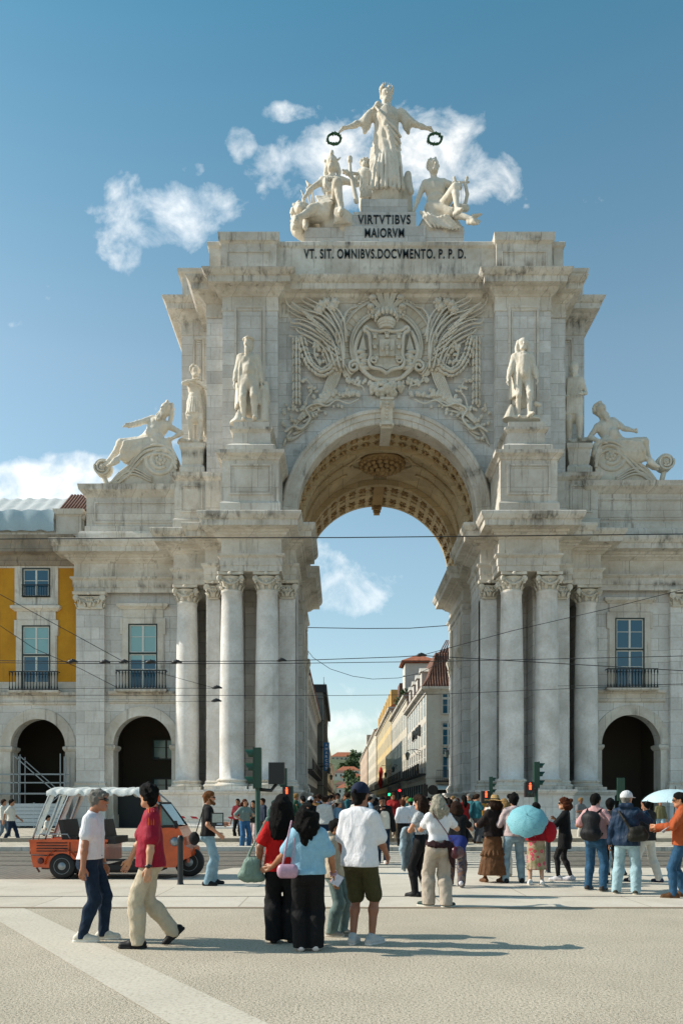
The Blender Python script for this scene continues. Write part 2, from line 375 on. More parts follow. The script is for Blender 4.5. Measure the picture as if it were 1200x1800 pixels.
def capital(mb, r, c, h=.95, square=False, hw=.55):
    """composite capital: acanthus bell, volutes, abacus, festoon; top at c.z + h"""
    x, y, z = c
    if not square: mb.lathe([(r,0),(r*1.06,.04),(r*1.06,.09),(r*.98,.1),(r*1.0,.4),(r*1.12,.62),(r*1.3,.74)], c, 20)
    else: mb.boxm(x-hw+.1, x+hw-.1, y-.1, y+.5, [(0,z),(.03,z+.04),(.03,z+.09),(-.01,z+.1),(.0,z+.5),(.1,z+.7)])
    k = 10
    for ring, (zz, hh) in enumerate(((.1,.26),(.3,.28))):
        for i in range(k):
            a = 2*PI*(i + ring*.5)/k; d = Vector((math.cos(a), math.sin(a), 0))
            if square:
                if d.y > .3: continue
                q = max(abs(d.x)/ (hw-.06), abs(d.y)/.16); rr = 1/q
            else: rr = r
            p0 = Vector(c) + d*rr + Vector((0,0,zz))
            mb.tube([p0, p0+d*.04+Vector((0,0,hh*.55)), p0+d*.12+Vector((0,0,hh*.95)), p0+d*.2+Vector((0,0,hh*.8))], [.085,.1,.075,.03], 6, .5, up=d)
    # volutes at the corners
    e = (hw if square else r*1.12)
    for sx in (-1, 1):
        for sy in ((-1,) if square else (-1, 1)):
            d = Vector((sx, sy, 0)).normalized(); pc = Vector((x + sx*e*.94, y + (sy*e*.94 if not square else -.2), z + .62))
            ax = Vector((-d.y, d.x, 0)) if not square else Vector((0, 1, 0))
            for rr, w in ((.17,.09),(.12,.13),(.06,.17)):
                mb.lathe([(rr,-w/2),(rr,w/2)], pc, 12, axis=ax)
            mb.ball(pc + Vector((0,-.06,-.2)), .06, 6)
    # abacus
    t = z + h - .14; o = r*1.42 if not square else hw+.12
    if square: mb.boxm(x-o, x+o, y-.3, y+.5, [(-.03,t-.02),(0,t+.03),(0,t+.1),(.03,t+.14)])
    else:
        pl = []
        for i in range(4):
            a = PI/4 + i*PI/2; c0 = Vector((math.cos(a), math.sin(a)))*o*1.3; c1 = Vector((math.cos(a+PI/2), math.sin(a+PI/2)))*o*1.3
            tn = (c1-c0).normalized(); nn = Vector((tn.y, -tn.x))
            for f in (.04, .25, .5, .75, .96): pl.append(tuple(Vector((x, y)) + c0.lerp(c1, f) - nn*(.13*math.sin(PI*f))))
        mb.prism(pl, 'z', t, t+.14)
    f = -1; yy = y - (o*.98 if not square else .32)
    mb.ball((x, yy-.02, t+.03), .1, 8, (1.2,.6,.9))           # rosette
    for i in range(13):                                        # festoon
        u = i/12*2-1; mb.ball((x+u*e*.82, yy+.12, z+.34+.26*u*u), .05+.02*(1-abs(u)), 6)
    mb.ball((x, yy+.16, z+.55), .15, 8, (1,.5,.7))
def shaft(mb, r, c, z0, z1):
    x, y = c; pr = []
    for i in range(13):
        t = i/12; pr.append((r*(1 - .17*max(0, (t-.3)/.7)**1.5), z0 + (z1-z0)*t))
    mb.lathe([(r*1.1,z0-.0),(r*1.1,z0+.06)] + [(a, b+.07) for a, b in pr[:-1]] + [(pr[-1][0], z1-.08),(pr[-1][0]*1.07,z1-.06),(pr[-1][0]*1.07,z1)], (x, y, 0), 32)
def base(mb, r, c, z0):
    x, y = c; q = r*1.36
    mb.box(x-q, x+q, y-q, y+q, z0, z0+.16)
    mb.lathe([(r*1.34,.16),(r*1.4,.22),(r*1.34,.29),(r*1.2,.31),(r*1.14,.36),(r*1.17,.41),(r*1.22,.42),(r*1.26,.47),(r*1.2,.52),(r*1.1,.53)], (x, y, z0), 28)
ZB = 2.28
for u, y in ((-8.22,41.62),(-6.37,41.62),(-11.03,44.1),(6.37,41.62),(8.22,41.62),(11.03,44.1)):
    mb = MB(); r = .64; shaft(mb, r, (u, y), ZB+.5, ZC-.95); col = kid(mb, 'column', M['shaft'])
    mb = MB(); base(mb, r, (u, y), ZB); b = kid(mb, 'base', M['mould'], col)
    mb = MB(); capital(mb, .53, (u, y, ZC-.97), .97); b = kid(mb, 'capital', M['carve'], col)
for u, y, hw in ((-9.38,42.9,.34),(-5.4,42.82,.43),(9.38,42.9,.34),(5.4,42.82,.43),(-8.55,43.4,.3),(8.55,43.4,.3)):
    mb = MB(); mb.box(u-hw, u+hw, y-.02, y+.6, ZB+.5, ZC-.96); pl = kid(mb, 'pilaster', M['shaft'])
    mb = MB(); mb.boxm(u-hw, u+hw, y, y+.6, [(.16,ZB),(.16,ZB+.16),(.2,ZB+.22),(.15,ZB+.3),(.08,ZB+.34),(.12,ZB+.42),(.06,ZB+.5),(0,ZB+.52)]); kid(mb, 'base', M['mould'], pl)
    mb = MB(); capital(mb, .5, (u, y, ZC-.97), .97, True, hw+.02); kid(mb, 'capital', M['carve'], pl)
# passage pilasters seen edge on
for s in (-1, 1):
    for y in (51.6, 55.6):
        a, b = sorted((s*5.2, s*4.88)); mb = MB(); mb.box(a, b, y-.6, y+.6, ZB+.5, ZC-3.2+.1); pl = kid(mb, 'pilaster', M['wall'])
        mb = MB(); mb.boxm(a, b, y-.6, y+.6, [(.14,ZB),(.2,ZB+.25),(.06,ZB+.5)]); kid(mb, 'base', M['mould'], pl)
        mb = MB(); mb.boxm(a, b, y-.6, y+.6, [(.02,ZC-3.1),(.08,ZC-2.8),(.0,ZC-2.75),(.12,ZC-2.4),(.2,ZC-2.15),(.2,ZC-2.0),(.02,ZC-1.98),(.0,ZC)])
        for i in range(5):
            for zz in (0, .22): mb.ball(((a if s > 0 else b)-s*.02, y-.55+i*.27, ZC-2.7+zz), .12, 6)
        kid(mb, 'capital', M['carve'], pl)
# pedestals under the columns
PP = [(-12.3,45.5),(-12.3,43.15),(-9.85,43.15),(-9.85,42.3),(-9.3,42.3),(-9.3,40.6),(-5.3,40.6),(-5.3,42.1),(-4.7,42.1),(-4.7,46.3),(-5.3,46.3),(-5.3,50.1),(-4.7,50.1),(-4.7,57.1),(-9,57.1)]
PPR = [(.22,0),(.22,.34),(.16,.4),(.12,.5),(0,.56),(0,ZB-.32),(.05,ZB-.28),(.1,ZB-.2),(.18,ZB-.12),(.18,ZB-.02),(-.3,ZB)]
for s in (-1, 1):
    mb = MB(); mb.sweep(PP if s < 0 else [(-x, y) for x, y in PP[::-1]], PPR)
    if 1:
        for u0, u1, y0 in ((12.2,9.8,43.2),(9.2,5.35,40.7),(9.9,4.75,42.4)):
            a, b = sorted((s*u0, s*u1)); mb.box(a, b, y0, 46, .2, ZB-.01*u0/10)
    kid(mb, 'pedestal', M['dirty'] if False else M['wall'])
# ---------------- the arch ring, vault
ZA = 17.66; RI = 4.97
mb = MB(); arc_band(mb, 0, ZA, [(RI,-.6),(RI,.52),(RI+.06,.56),(RI+.3,.56),(RI+.31,.62),(RI+.58,.62),(RI+.6,.7),(RI+.76,.72),(RI+.86,.62),(RI+.88,0)], 44.75, 48)
for s in (-1, 1):
    a, b = sorted((s*RI, s*(RI+.88))); mb.box(a, b, 44.12, 45.3, ZC+2.7, ZA)
kid(mb, 'archivolt', M['mould'])
mb = MB()
def vault_band(y0, y1, rr, deep=0):
    n = 48; vs = []
    for i in range(n+1):
        a = PI*i/n
        for y in (y0, y1): vs.append((-rr*math.cos(a), y, ZA + rr*math.sin(a)))
    mb.add(vs, [(2*i, 2*i+2, 2*i+3, 2*i+1) for i in range(n)])
    for s in (-1, 1): mb.add([(s*rr,y0,ZC+2.7),(s*rr,y1,ZC+2.7),(s*rr,y1,ZA),(s*rr,y0,ZA)], [(0,1,2,3)])
vault_band(45.2, 56.8, RI+.18)
kid(mb, 'vault', M['vault'])
def on_arch(a, y, r): return Vector((-r*math.cos(a), y, ZA + r*math.sin(a)))
mb = MB()
def rib(y0, y1, r0, r1, a0=0, a1=PI, n=48):      # solid arc strip hanging from the vault
    prof = [(r1, y0), (r0, y0), (r0, y1), (r1, y1)]
    vs = [on_arch(a0+(a1-a0)*i/n, y, r) for i in range(n+1) for r, y in prof]
    mb.add(vs, [(4*i+j, 4*i+(j+1) % 4, 4*i+4+(j+1) % 4, 4*i+4+j) for i in range(n) for j in range(4)] + [(0,1,2,3),(4*n+3,4*n+2,4*n+1,4*n)])
for (ya, yb) in ((45.25, 47.2), (52.6, 56.8)):
    w = (yb-ya-.3)/2
    for k in range(3): rib(ya + k*w, ya + k*w + .3, RI+.09, RI+.2)
    for i in range(0, 23):
        a = PI*(i)/22; rib(ya+.3, yb-.0, RI+.1, RI+.2, a-.03, a+.03, 1)
rib(47.15, 47.5, RI-.14, RI+.2); rib(52.2, 52.6, RI-.16, RI+.2)
kid(mb, 'coffer_rib', M['vault'])
mb = MB(); rn = random.Random(5)
for (ya, yb) in ((45.25, 47.2), (52.6, 56.8)):
    w = (yb-ya-.3)/2
    for k in range(2):
        for i in range(22):
            a = PI*(i+.5)/22; c = on_arch(a, ya + k*w + .15 + w/2, RI+.12); inn = Vector((math.cos(a), 0, -math.sin(a)))
            if k == 0: mb.ball(c, .16, 8, (1, 1.1, 1))
            else: mb.tube([c+Vector((0,-.2,0)), c+inn*.12, c+Vector((0,.2,0))], [.05,.12,.05], 6)
            t = Vector((math.sin(a), 0, math.cos(a)))
            for q in range(6): p = c + t*(.26*math.cos(q*PI/3)) + Vector((0, .28*math.sin(q*PI/3), 0)); mb.ball(p, .08, 5)
kid(mb, 'coffer_rosette', M['vcarve'])
# middle bay mouldings: curved lunette lines and rosette
mb = MB()
for s in (-1, 1):
    for y0, y1, a0, a1 in ((48.2, 48.6, .12*PI, .42*PI), (51.2, 50.2, .04*PI, .36*PI)):
        pts = []
        for i in range(25):
            t = i/24; a = a0 + (a1-a0)*t; y = y0 + (y1-y0)*t + (.5*math.sin(PI*t) if y0 < 50 else -.5*math.sin(PI*t))
            p = on_arch(a, y, RI+.12); p.x *= -s if s < 0 else 1; pts.append(p if s > 0 else Vector((abs(p.x), p.y, p.z)))
        mb.tube([Vector((-q.x if s > 0 else q.x, q.y, q.z)) if False else q for q in pts], .09, 6)
rg = []
for i in range(33):
    a = 2*PI*i/32; rg.append((1.9*math.cos(a), 49.1+1.35*math.sin(a), ZA+math.sqrt((RI+.14)**2-(1.9*math.cos(a))**2)))
mb.tube(rg, .1, 6)
kid(mb, 'vault_moulding', M['vault'])
mb = MB(); zc = ZA + RI - .25
mb.lathe([(.2,-.1),(1.35,0),(1.45,.1),(1.4,.2),(1.2,.4)], (0,49.1,zc), 28)
for ring, (rr, n, sz) in enumerate(((1.3,22,.13),(1.0,16,.18),(.66,11,.18),(.32,6,.17))):
    for i in range(n):
        a = 2*PI*(i+.5*ring)/n; mb.ball((rr*math.cos(a), 49.1+rr*math.sin(a), zc-.04-.09*ring), sz, 6, (1,1,.8))
mb.ball((0,49.1,zc-.35), .2, 8)
kid(mb, 'vault_rosette', M['vcarve'])
def console(mb, y, h, w, zt, d):
    P = []
    for i in range(9): t = i/8; P.append((y - d*(.55+.45*math.cos(t*PI*.95)), zt - h*t))
    poly = P + [(y+.4, zt-h), (y+.4, zt)]
    mb.prism(poly, 'x', -w/2, w/2)
    for sx in (-1, 1):
        mb.lathe([(.22,-.05),(.22,.05)], (sx*w*.52, y-d*.75, zt-.25), 12, axis=(1,0,0)); mb.lathe([(.14,-.05),(.14,.05)], (sx*w*.52, y-d*.2, zt-h+.18), 12, axis=(1,0,0))
    for i in range(6): mb.ball((0, y-d*(.55+.45*math.cos((i+1)/8*PI)) - .02, zt-h*(i+1)/8), w*.2*(1-.06*i), 8, (1.1,.6,.8))
mb = MB(); console(mb, 44.12, 1.45, .66, ZA+RI+1.15, .34); mb.box(-.3,.3,43.9,46.6,ZA+RI-.16,ZA+RI+.02); mb.box(-.38,.38,43.72,44.3,ZA+RI+1.12,ZA+RI+1.26); kid(mb, 'keystone', M['carve'])
mb = MB(); console(mb, 56.5, .6, .42, ZA+RI+.1, .3); mb.box(-.18,.18,56.2,56.95,ZA+RI-.3,ZA+RI+.1); mb.box(-.35,.35,52.3,57,ZA+RI-.06,ZA+RI+.1); kid(mb, 'keystone', M['vcarve'])
# ---------------- attic
mb = MB()
arch_wall(mb, -6.1, 6.1, 15.9, 29.9, 0, RI+.02, ZA, 44.72, 45.3, 40)
kid(mb, 'spandrel_wall', M['wall'])
mb = MB()
for s in (-1, 1):
    def bx(u0, u1, y0, y1, z0, z1):
        a, b = sorted((s*u0, s*u1)); mb.box(a, b, y0, y1, z0, z1)
    bx(6.02, 9.08, 44.1, 47, 16.2, 29.95); bx(9.0, 10.07, 44.75, 56.6, 16.2, 29.93); bx(10.0, 12.12, 48, 54.5, 16.2, 31.0)
mb.box(-10, 10, 45.28, 45.9, 23.5, 30.0); mb.box(-10, 10, 55.9, 56.6, 23.5, 30); mb.box(-10, 10, 45.3, 56.6, 29.9, 30.5)
for s in (-1, 1):
    a, b = sorted((s*5.2, s*10.0)); mb.box(a, b, 45.32, 56.65, 16.1, 29.9)
kid(mb, 'attic_wall', M['wall'])
for s in (-1, 1):
    mb = MB()
    def frame(mb, u0, u1, z0, z1, y, w=.13, d=.09, sides=4):
        for a, b, c, e in ((u0,u1,z1-w,z1),(u0,u1,z0,z0+w),(u0,u0+w,z0+w,z1-w),(u1-w,u1,z0+w,z1-w)): mb.box(a, b, y-d, y+.02, c, e)
        w2 = w*.5
        for a, b, c, e in ((u0+w+.06,u1-w-.06,z1-w-.06-w2,z1-w-.06),(u0+w+.06,u1-w-.06,z0+w+.06,z0+w+.06+w2),(u0+w+.06,u0+w+.06+w2,z0+w+.1,z1-w-.1),(u1-w-.06-w2,u1-w-.06,z0+w+.1,z1-w-.1)): mb.box(a, b, y-d*.5, y+.02, c, e)
    for u0, u1, z0, z1, y in ((6.72,8.42,21.3,29.1,44.1),(10.75,11.45,21.5,29.6,48)):
        mb = MB(); a, b = sorted((s*u0, s*u1)); frame(mb, a, b, z0, z1, y); kid(mb, 'panel_frame', M['mould'])
def att_prof(z): return [(.01,z-.78),(.05,z-.76),(.05,z-.6),(.02,z-.58),(.02,z),(.08,z+.03),(.14,z+.1),(.3,z+.2),(.34,z+.28),(.38,z+.36),(.72,z+.42),(.74,z+.72),(.82,z+.76),(.95,z+.92),(1.0,z+1.02),(1.0,z+1.06),(-.5,z+1.14)]
AP = [(-10.07,56),(-10.07,44.72),(-9.08,44.72),(-9.08,44.1),(-6.02,44.1),(-6.02,44.72),(6.02,44.72),(6.02,44.1),(9.08,44.1),(9.08,44.72),(10.07,44.72),(10.07,56)]
mb = MB(); mb.sweep(AP, att_prof(29.6)); mb.box(-9.9,9.9,44.9,56,30.2,30.72)
for s in (-1, 1):
    a, b = sorted((s*9.0, s*6.1)); mb.box(a, b, 44.2, 45, 29.7, 30.7)
kid(mb, 'attic_cornice', M['mould'])
for s in (-1, 1):
    mb = MB()
    a, b = sorted((s*10.02, s*12.12)); mb.boxm(a, b, 48, 54.5, att_prof(30.55))
    mb.boxm(a, b, 48.2, 54.3, [(0,31.6),(0,33.4),(.1,33.5),(.25,33.6),(.28,33.8),(0,33.85)])
    kid(mb, 'attic_cornice', M['mould'])
PAR = [(.12,30.7),(.12,31.1),(.04,31.14),(0,31.2),(0,32.66),(.04,32.7),(.1,32.76),(.12,32.94),(.06,33.0),(-.4,33.02)]
mb = MB()
mb.sweep([(-9.9,56),(-9.9,44.6),(-9.2,44.6),(-9.2,44.25),(-6.1,44.25),(-6.1,44.6),(6.1,44.6),(6.1,44.25),(9.2,44.25),(9.2,44.6),(9.9,44.6),(9.9,56)], PAR)
mb.box(-9.8,9.8,44.7,55.8,30.7,32.95)
for s in (-1, 1):
    a, b = sorted((s*6.15, s*9.15)); mb.boxm(a, b, 44.25, 45.4, [(0,32.7),(.16,32.78),(.2,33.2),(.0,33.24)])
    a, b = sorted((s*6.4, s*8.9)); frame(mb, a, b, 31.25, 32.25, 44.25, .06, .05); mb.box(a+.3, b-.3, 44.3, 45, 31, 32)
kid(mb, 'parapet', M['mould'])
# statue plinths with the inscription
mb = MB(); P1 = 45.5
def blk(px0, px1, pt, pb, y, yb, bev=.03):
    mb.boxm(wx(px0,y)-XC, wx(px1,y)-XC, y, yb, [(0, wz(pb,y)), (0, wz(pt,y)-.03), (-.02, wz(pt,y))])
blk(605, 747, 396, 432, 45.5, 48.5); blk(535, 605.5, 399, 432, 45.65, 48.4); blk(746.5, 815, 397, 432, 45.65, 48.4)
blk(620, 731, 371.5, 396.5, 45.75, 48.2); blk(634, 716, 349, 372, 46.0, 48.0)
kid(mb, 'plinth', M['wall'])
def text_obj(name, s, x, y, z, h, w, mat, parent, off=.02, ext=.05, rz=0, local=None, gap=1.0):
    """raised lettering: s fitted into width w and height h, centred on x; front at y"""
    cu = bpy.data.curves.new(name, 'FONT'); cu.body = s; cu.align_x = 'CENTER'; cu.extrude = ext; cu.offset = off; cu.space_character = gap
    t = bpy.data.objects.new('tmp', cu); SC.collection.objects.link(t); bpy.context.view_layer.update()
    me = bpy.data.meshes.new_from_object(t.evaluated_get(bpy.context.evaluated_depsgraph_get())); bpy.data.objects.remove(t)
    n = len(me.vertices); co = np.empty(n*3, np.float32); me.vertices.foreach_get('co', co); co = co.reshape(-1, 3)
    mn, mx = co.min(0), co.max(0); co = (co - (mn+mx)/2) / (mx-mn) * np.array([w, h, ext*2])
    V = np.stack([co[:,0], -co[:,2], co[:,1]], 1)
    c, sn = math.cos(rz), math.sin(rz)
    V = np.stack([V[:,0]*c - V[:,1]*sn + x, V[:,0]*sn + V[:,1]*c + y, V[:,2] + z], 1)
    me.vertices.foreach_set('co', V.astype(np.float32).ravel()); me.update()
    return link(name, me, mat, parent)
for s, x0, x1, y0, y1, D in (('VIRTVTIBVS', 629, 721, 377.5, 393.5, 45.73), ('MAIORVM', 641, 710, 401, 417, 45.48), ('VT. SIT. OMNIBVS.DOCVMENTO. P. P. D.', 534, 818, 437.5, 454, 44.58)):
    text_obj('inscription', s, (wx(x0,D)+wx(x1,D))/2 - XC, D - 42, (wz(y0,D)+wz(y1,D))/2, wz(y0,D)-wz(y1,D), wx(x1,D)-wx(x0,D), M['letter'], arch, .010, .03, gap=1.12)
# ---------------- pedestals of the standing statues
SP = {}
for s in (-1, 1):
    mb = MB()
    if 1:
        def bm(u0, u1, y0, y1, prof):
            a, b = sorted((s*u0, s*u1)); mb.boxm(a, b, y0, y1, prof)
        bm(8.71, 5.76, 41.4, 44.3, [(.1,16.2),(.1,17.15),(.06,17.2),(0,17.3),(0,19.4),(.06,19.44),(.12,19.55),(.3,19.68),(.32,19.84),(.0,19.9)])
        a, b = sorted((s*8.35, s*6.12)); frame(mb, a, b, 17.6, 19.2, 41.4, .1, .06)
        bm(8.55, 5.95, 41.6, 44.3, [(0,19.8),(0,20.3),(-.3,20.5)])
        bm(8.22, 6.25, 42.0, 44.3, [(.1,20.4),(0,20.55),(0,21.1),(.16,21.25),(.17,21.36)])
        bm(8.2, 6.3, 42.0, 44.3, [(0,21.36),(0,21.7)])
        # outer pair
        bm(11.82, 9.95, 44.5, 48.1, [(.1,16.3),(.08,17.4),(0,17.5),(0,19.6),(.06,19.64),(.2,19.8),(.24,20.0),(.0,20.05)])
        a, b = sorted((s*11.5, s*10.25)); frame(mb, a, b, 17.8, 19.35, 44.5, .09, .06)
        bm(11.6, 10.2, 44.8, 48.1, [(0,20.0),(0,20.5),(-.15,20.7),(-.1,20.9),(-.05,21.5),(.02,21.6),(.02,21.85)])
        bm(10.05, 9.0, 44.3, 46, [(.06,16.3),(0,16.9),(0,19.5),(.15,19.7),(.15,19.9),(0,19.95)])
    kid(mb, 'statue_pedestal', M['mould'])
# ================================================================ carved relief above the arch
def Q(px, py, o=0): return Vector((wx(px, 44.6)-XC, 44.68-o*1.35, wz(py, 44.6)))
def curve(pts, n=10):
    """Catmull-Rom through points"""
    P = [Vector(p) for p in pts]; P = [P[0]*2-P[1]] + P + [P[-1]*2-P[-2]]; out = []
    for i in range(1, len(P)-2):
        for k in range(n):
            t = k/n; a, b, c, d = P[i-1:i+3]
            out.append(.5*((2*b)+(c-a)*t+(2*a-5*b+4*c-d)*t*t+(3*b-a-3*c+d)*t**3))
    out.append(P[-2]); return out
def mir(p): return (1357 - p[0], p[1])
idt = lambda p: p
MFS = BOTH = (idt, mir)
def rel_tube(mb, pts, r0, r1, o=.06, n=8, flat=.7, tip=False):
    for mf in MFS:
        C = curve([Q(*mf(p), o) for p in pts], n); k = len(C)
        rad = [(r0 + (r1-r0)*i/(k-1)) * (math.sin(PI*min(1, (i+.6)/(k-1)*1.0))**.5 if tip else 1) for i in range(k)]
        rad = [max(.015, x) for x in rad]; mb.tube(C, rad, 7, flat)
def rel_balls(mb, pts, n, r, o=.08, sc=(1,.7,1.3), jit=0, rows=1, w=0):
    rn = random.Random(len(pts)*7+n)
    for mf in MFS:
        C = curve([Q(*mf(p), o) for p in pts], 12)
        for i in range(n):
            q = C[int(i/(n-1)*(len(C)-1))]; d = (C[min(len(C)-1, int(i/(n-1)*(len(C)-1))+1)] - C[max(0, int(i/(n-1)*(len(C)-1))-1)]); d.normalize()
            sd = Vector((d.z, 0, -d.x))
            for row in range(rows):
                off = (row-(rows-1)/2)*w; ang = math.atan2(d.x, d.z)
                mb.ball(q + sd*off + Vector((rn.uniform(-jit,jit),-(.06 if rows > 1 and row == rows//2 else 0),rn.uniform(-jit,jit))), r*rn.uniform(.85,1.15), 7, sc, Matrix.Rotation(ang+off*1.5, 3, 'Y'))
for MFS in ((idt,), (mir,)):
    mb = MB()       # horn-shaped wings of palm leaves
    for pts in ([(599,655),(592,600),(565,565),(530,553),(508,540),(500,524)], [(600,640),(596,595),(575,555),(552,542),(533,532),(528,520)],
                [(592,655),(580,610),(555,585),(530,572),(513,570),(508,560)], [(584,652),(570,615),(548,597),(528,588),(520,580)],
                [(603,610),(600,575),(590,555),(578,546),(573,540)], [(606,600),(600,570),(612,548),(628,541)]):
        rel_tube(mb, pts, .10, .05, .16, 8, 1.1); rel_tube(mb, [(x-4, y+5) for x, y in pts[:-1]], .065, .035, .1, 8, 1.1)
        rel_tube(mb, [(x+5, y-3) for x, y in pts[:-1]], .07, .03, .3, 8, .9)
    for c in ((566,540),(584,544),(561,549),(588,536),(574,536)):
        for mf in MFS:
            q = Q(*mf(c), .25); mb.ball(q, .2, 8)
            for i in range(6): mb.ball(q+Vector((.2*math.cos(i*PI/3),.02,.2*math.sin(i*PI/3))), .11, 6)
    rn = random.Random(21)
    for i in range(46):
        t = rn.random(); x = 515+75*rn.random(); y = 560+85*rn.random(); a = rn.uniform(-.6,.6); rel_tube(mb, [(x,y),(x+6*math.cos(a)-3,y-7),(x+9*math.sin(a)-5,y-13)], .05, .02, .06, 3, .7)
    for k in range(5):
        for j in range(8): t = j/7; rel_tube(mb, [(600-k*5-30*t*t-20*t, 640-k*4-75*t), (596-k*6-34*t*t-24*t, 632-k*4-77*t)], .07, .03, .3, 3, 1.0)
    kid(mb, 'carved_palm_wing', M['carve'])
for MFS in ((idt,), (mir,)):
    mb = MB()       # hanging garlands
    rel_balls(mb, [(521,598),(521,650),(521,708)], 17, .135, .16, (.62,.8,1.35), 0, 3, .17)
    rel_balls(mb, [(530,600),(538,628),(550,648),(566,657),(582,648),(592,630),(598,590)], 20, .14, .18, (.65,.9,1.3), .02, 3, .18)
    rel_tube(mb, [(508,592),(520,594),(534,592)], .06, .06, .15)
    rel_balls(mb, [(560,612),(556,625),(562,640),(570,628),(560,605),(552,615)], 18, .12, .14, (1,.8,1), .15)
    rel_tube(mb, [(566,600),(556,608),(553,625),(563,645)], .07, .06, .15)
    kid(mb, 'carved_garland', M['carve'])
MFS = BOTH
mb = MB()       # great wreath ring with scrolled ends
cx, cy = 678.5, 610
def ring_pts(r, a0, a1, n=48): return [(cx + r*math.cos(R(a0+(a1-a0)*i/n)), cy - r*math.sin(R(a0+(a1-a0)*i/n))) for i in range(n+1)]
for r, rad, o in ((83,.1,.1),(80,.05,.2),(63,.08,.12)): mb.tube([Q(*p, o) for p in ring_pts(r, -40, 220)], rad, 7, .8)
vs = [];  A = list(range(-40, 221, 4))
for a in A:
    for r, o in ((83,.02),(80,.14),(72,.10),(64,.03)): vs.append(Q(cx + r*math.cos(R(a)), cy - r*math.sin(R(a)), o))
mb.add(vs, [(i*4+j, i*4+4+j, i*4+5+j, i*4+1+j) for i in range(len(A)-1) for j in range(3)], False)
for a in range(-36, 220, 8): mb.bar(Q(cx+65*math.cos(R(a)), cy-65*math.sin(R(a)), .08), Q(cx+78*math.cos(R(a)), cy-78*math.sin(R(a)), .15), .04, .04, (0,1,0))
for mf in MFS:
    C = []
    for i in range(30): t = i/29; a = PI*(.2+2.9*t); rr = 11*(1-.8*t); C.append(Q(*mf((624+rr*math.cos(a)-2, 648-rr*math.sin(a)-1)), .2))
    mb.tube(C, .09, 6)
for i in range(49):
    a = R(180+180*i/48)
mb.tube([Q(cx+59*math.cos(R(a)), cy+2-60*math.sin(R(a)), .14) for a in range(0, 361, 8)], .08, 7, .9)
vs = [Q(cx, cy+2, .1)] + [Q(cx+58*math.cos(R(a)), cy+2-59*math.sin(R(a)), .02) for a in range(0, 360, 10)]
mb.add(vs, [(0, i+1, (i+1) % 36+1) for i in range(36)], True)
for a in range(-44, 226, 5):      # laurel leaves running round the outside
    q = Q(cx+88*math.cos(R(a)), cy-88*math.sin(R(a)), .1); mb.ball(q, .11, 6, (.6,.6,1.5), Matrix.Rotation(R(-a+20), 3, 'Y'))
kid(mb, 'carved_wreath_ring', M['carve'])
mb = MB()       # royal shield: seven castles round five small shields
sh = [(652,594),(706,594),(706,640),(701,650),(690,652),(679,657),(668,652),(657,650),(652,640)]
n = len(sh); vs = [Q(*p, .02) for p in sh] + [Q(cx+(p[0]-cx)*.96, p[1]*.96+622*.04, .34) for p in sh]
mb.add(vs, [tuple(range(n, 2*n))] + [(i, (i+1) % n, n+(i+1) % n, n+i) for i in range(n)])
def slab(x0, x1, y0, y1, o0, o1): a, b = Q(x0, y1, o0), Q(x1, y0, o1); mb.box(a.x, b.x, b.y, a.y, a.z, b.z)
slab(666, 692, 605, 634, .3, .42)
for x, y in ((679,613),(679,621),(679,629),(671,621),(687,621)):
    slab(x-2.5, x+2.5, y-3, y+2.5, .4, .48); mb.ball(Q(x, y+2.5, .44), .08, 6)
for x, y in ((658,599),(679,598),(700,599),(658,617),(700,617),(661,636),(697,636)):
    slab(x-3, x+3, y-2, y+4, .33, .44); [slab(x+k-1, x+k+1, y-5, y-2, .33, .46) for k in (-3,0,3)]
for x in range(655, 705, 3): slab(x, x+.8, 596, 646, .3, .36)
for mf in MFS:     # scrolled cartouche frame and drapery
    mb.tube(curve([Q(*mf(p), .36) for p in ((679,588),(665,590),(652,588),(643,582),(640,588),(648,594),(650,610),(651,630),(648,642),(652,652),(664,655),(672,658),(679,664))], 6), .1, 7)
    mb.tube(curve([Q(*mf(p), .2) for p in ((636,585),(628,600),(624,620),(630,640),(640,655),(655,668),(679,672))], 6), .12, 7, .8)
    for p in ((634,622),(640,628),(636,632),(642,638),(637,644),(643,650)):
        mb.ball(Q(*mf(p), .2), .26, 8, (1.3,.6,.5))
    mb.prism([(Q(*mf(p)).x, Q(*mf(p)).z) for p in ((638,590),(644,618),(630,618))], 'y', 44.4, 44.65)
    C = []
    for i in range(20): t = i/19; a = PI*(.5+2.4*t); rr = 6*(1-.7*t); C.append(Q(*mf((657+rr*math.cos(a), 641-rr*math.sin(a))), .42))
    mb.tube(C, .06, 6)
kid(mb, 'coat_of_arms', M['carve'])
mb = MB()       # crown above the shield
for i, (y, r) in enumerate(((582,13),(577,14.5),(573,16))):
    a = Q(cx, y, .25); mb.lathe([(r/31.4,-.1),(r/31.4*1.05,.0),(r/31.4,.1)], (a.x, a.y, a.z), 20)
for i in range(9):
    a = PI*(i)/8; x = cx + 18*math.cos(a); q = Q(x, 566-3*math.sin(a), .25+.5*math.sin(a)); mb.ball(q, .15, 7, (.8,.8,1.2)); mb.ball(q+Vector((0,0,.18)), .07, 6)
for i in range(5):
    x = (i-2)/2; mb.tube(curve([Q(cx+16*x, 568, .4), Q(cx+15*x, 560, .5), Q(cx, 552, .4)], 6), .06, 6)
mb.ball(Q(cx, 550, .4), .12, 8)
kid(mb, 'crown', M['carve'])
mb = MB()       # feather fan above the crown
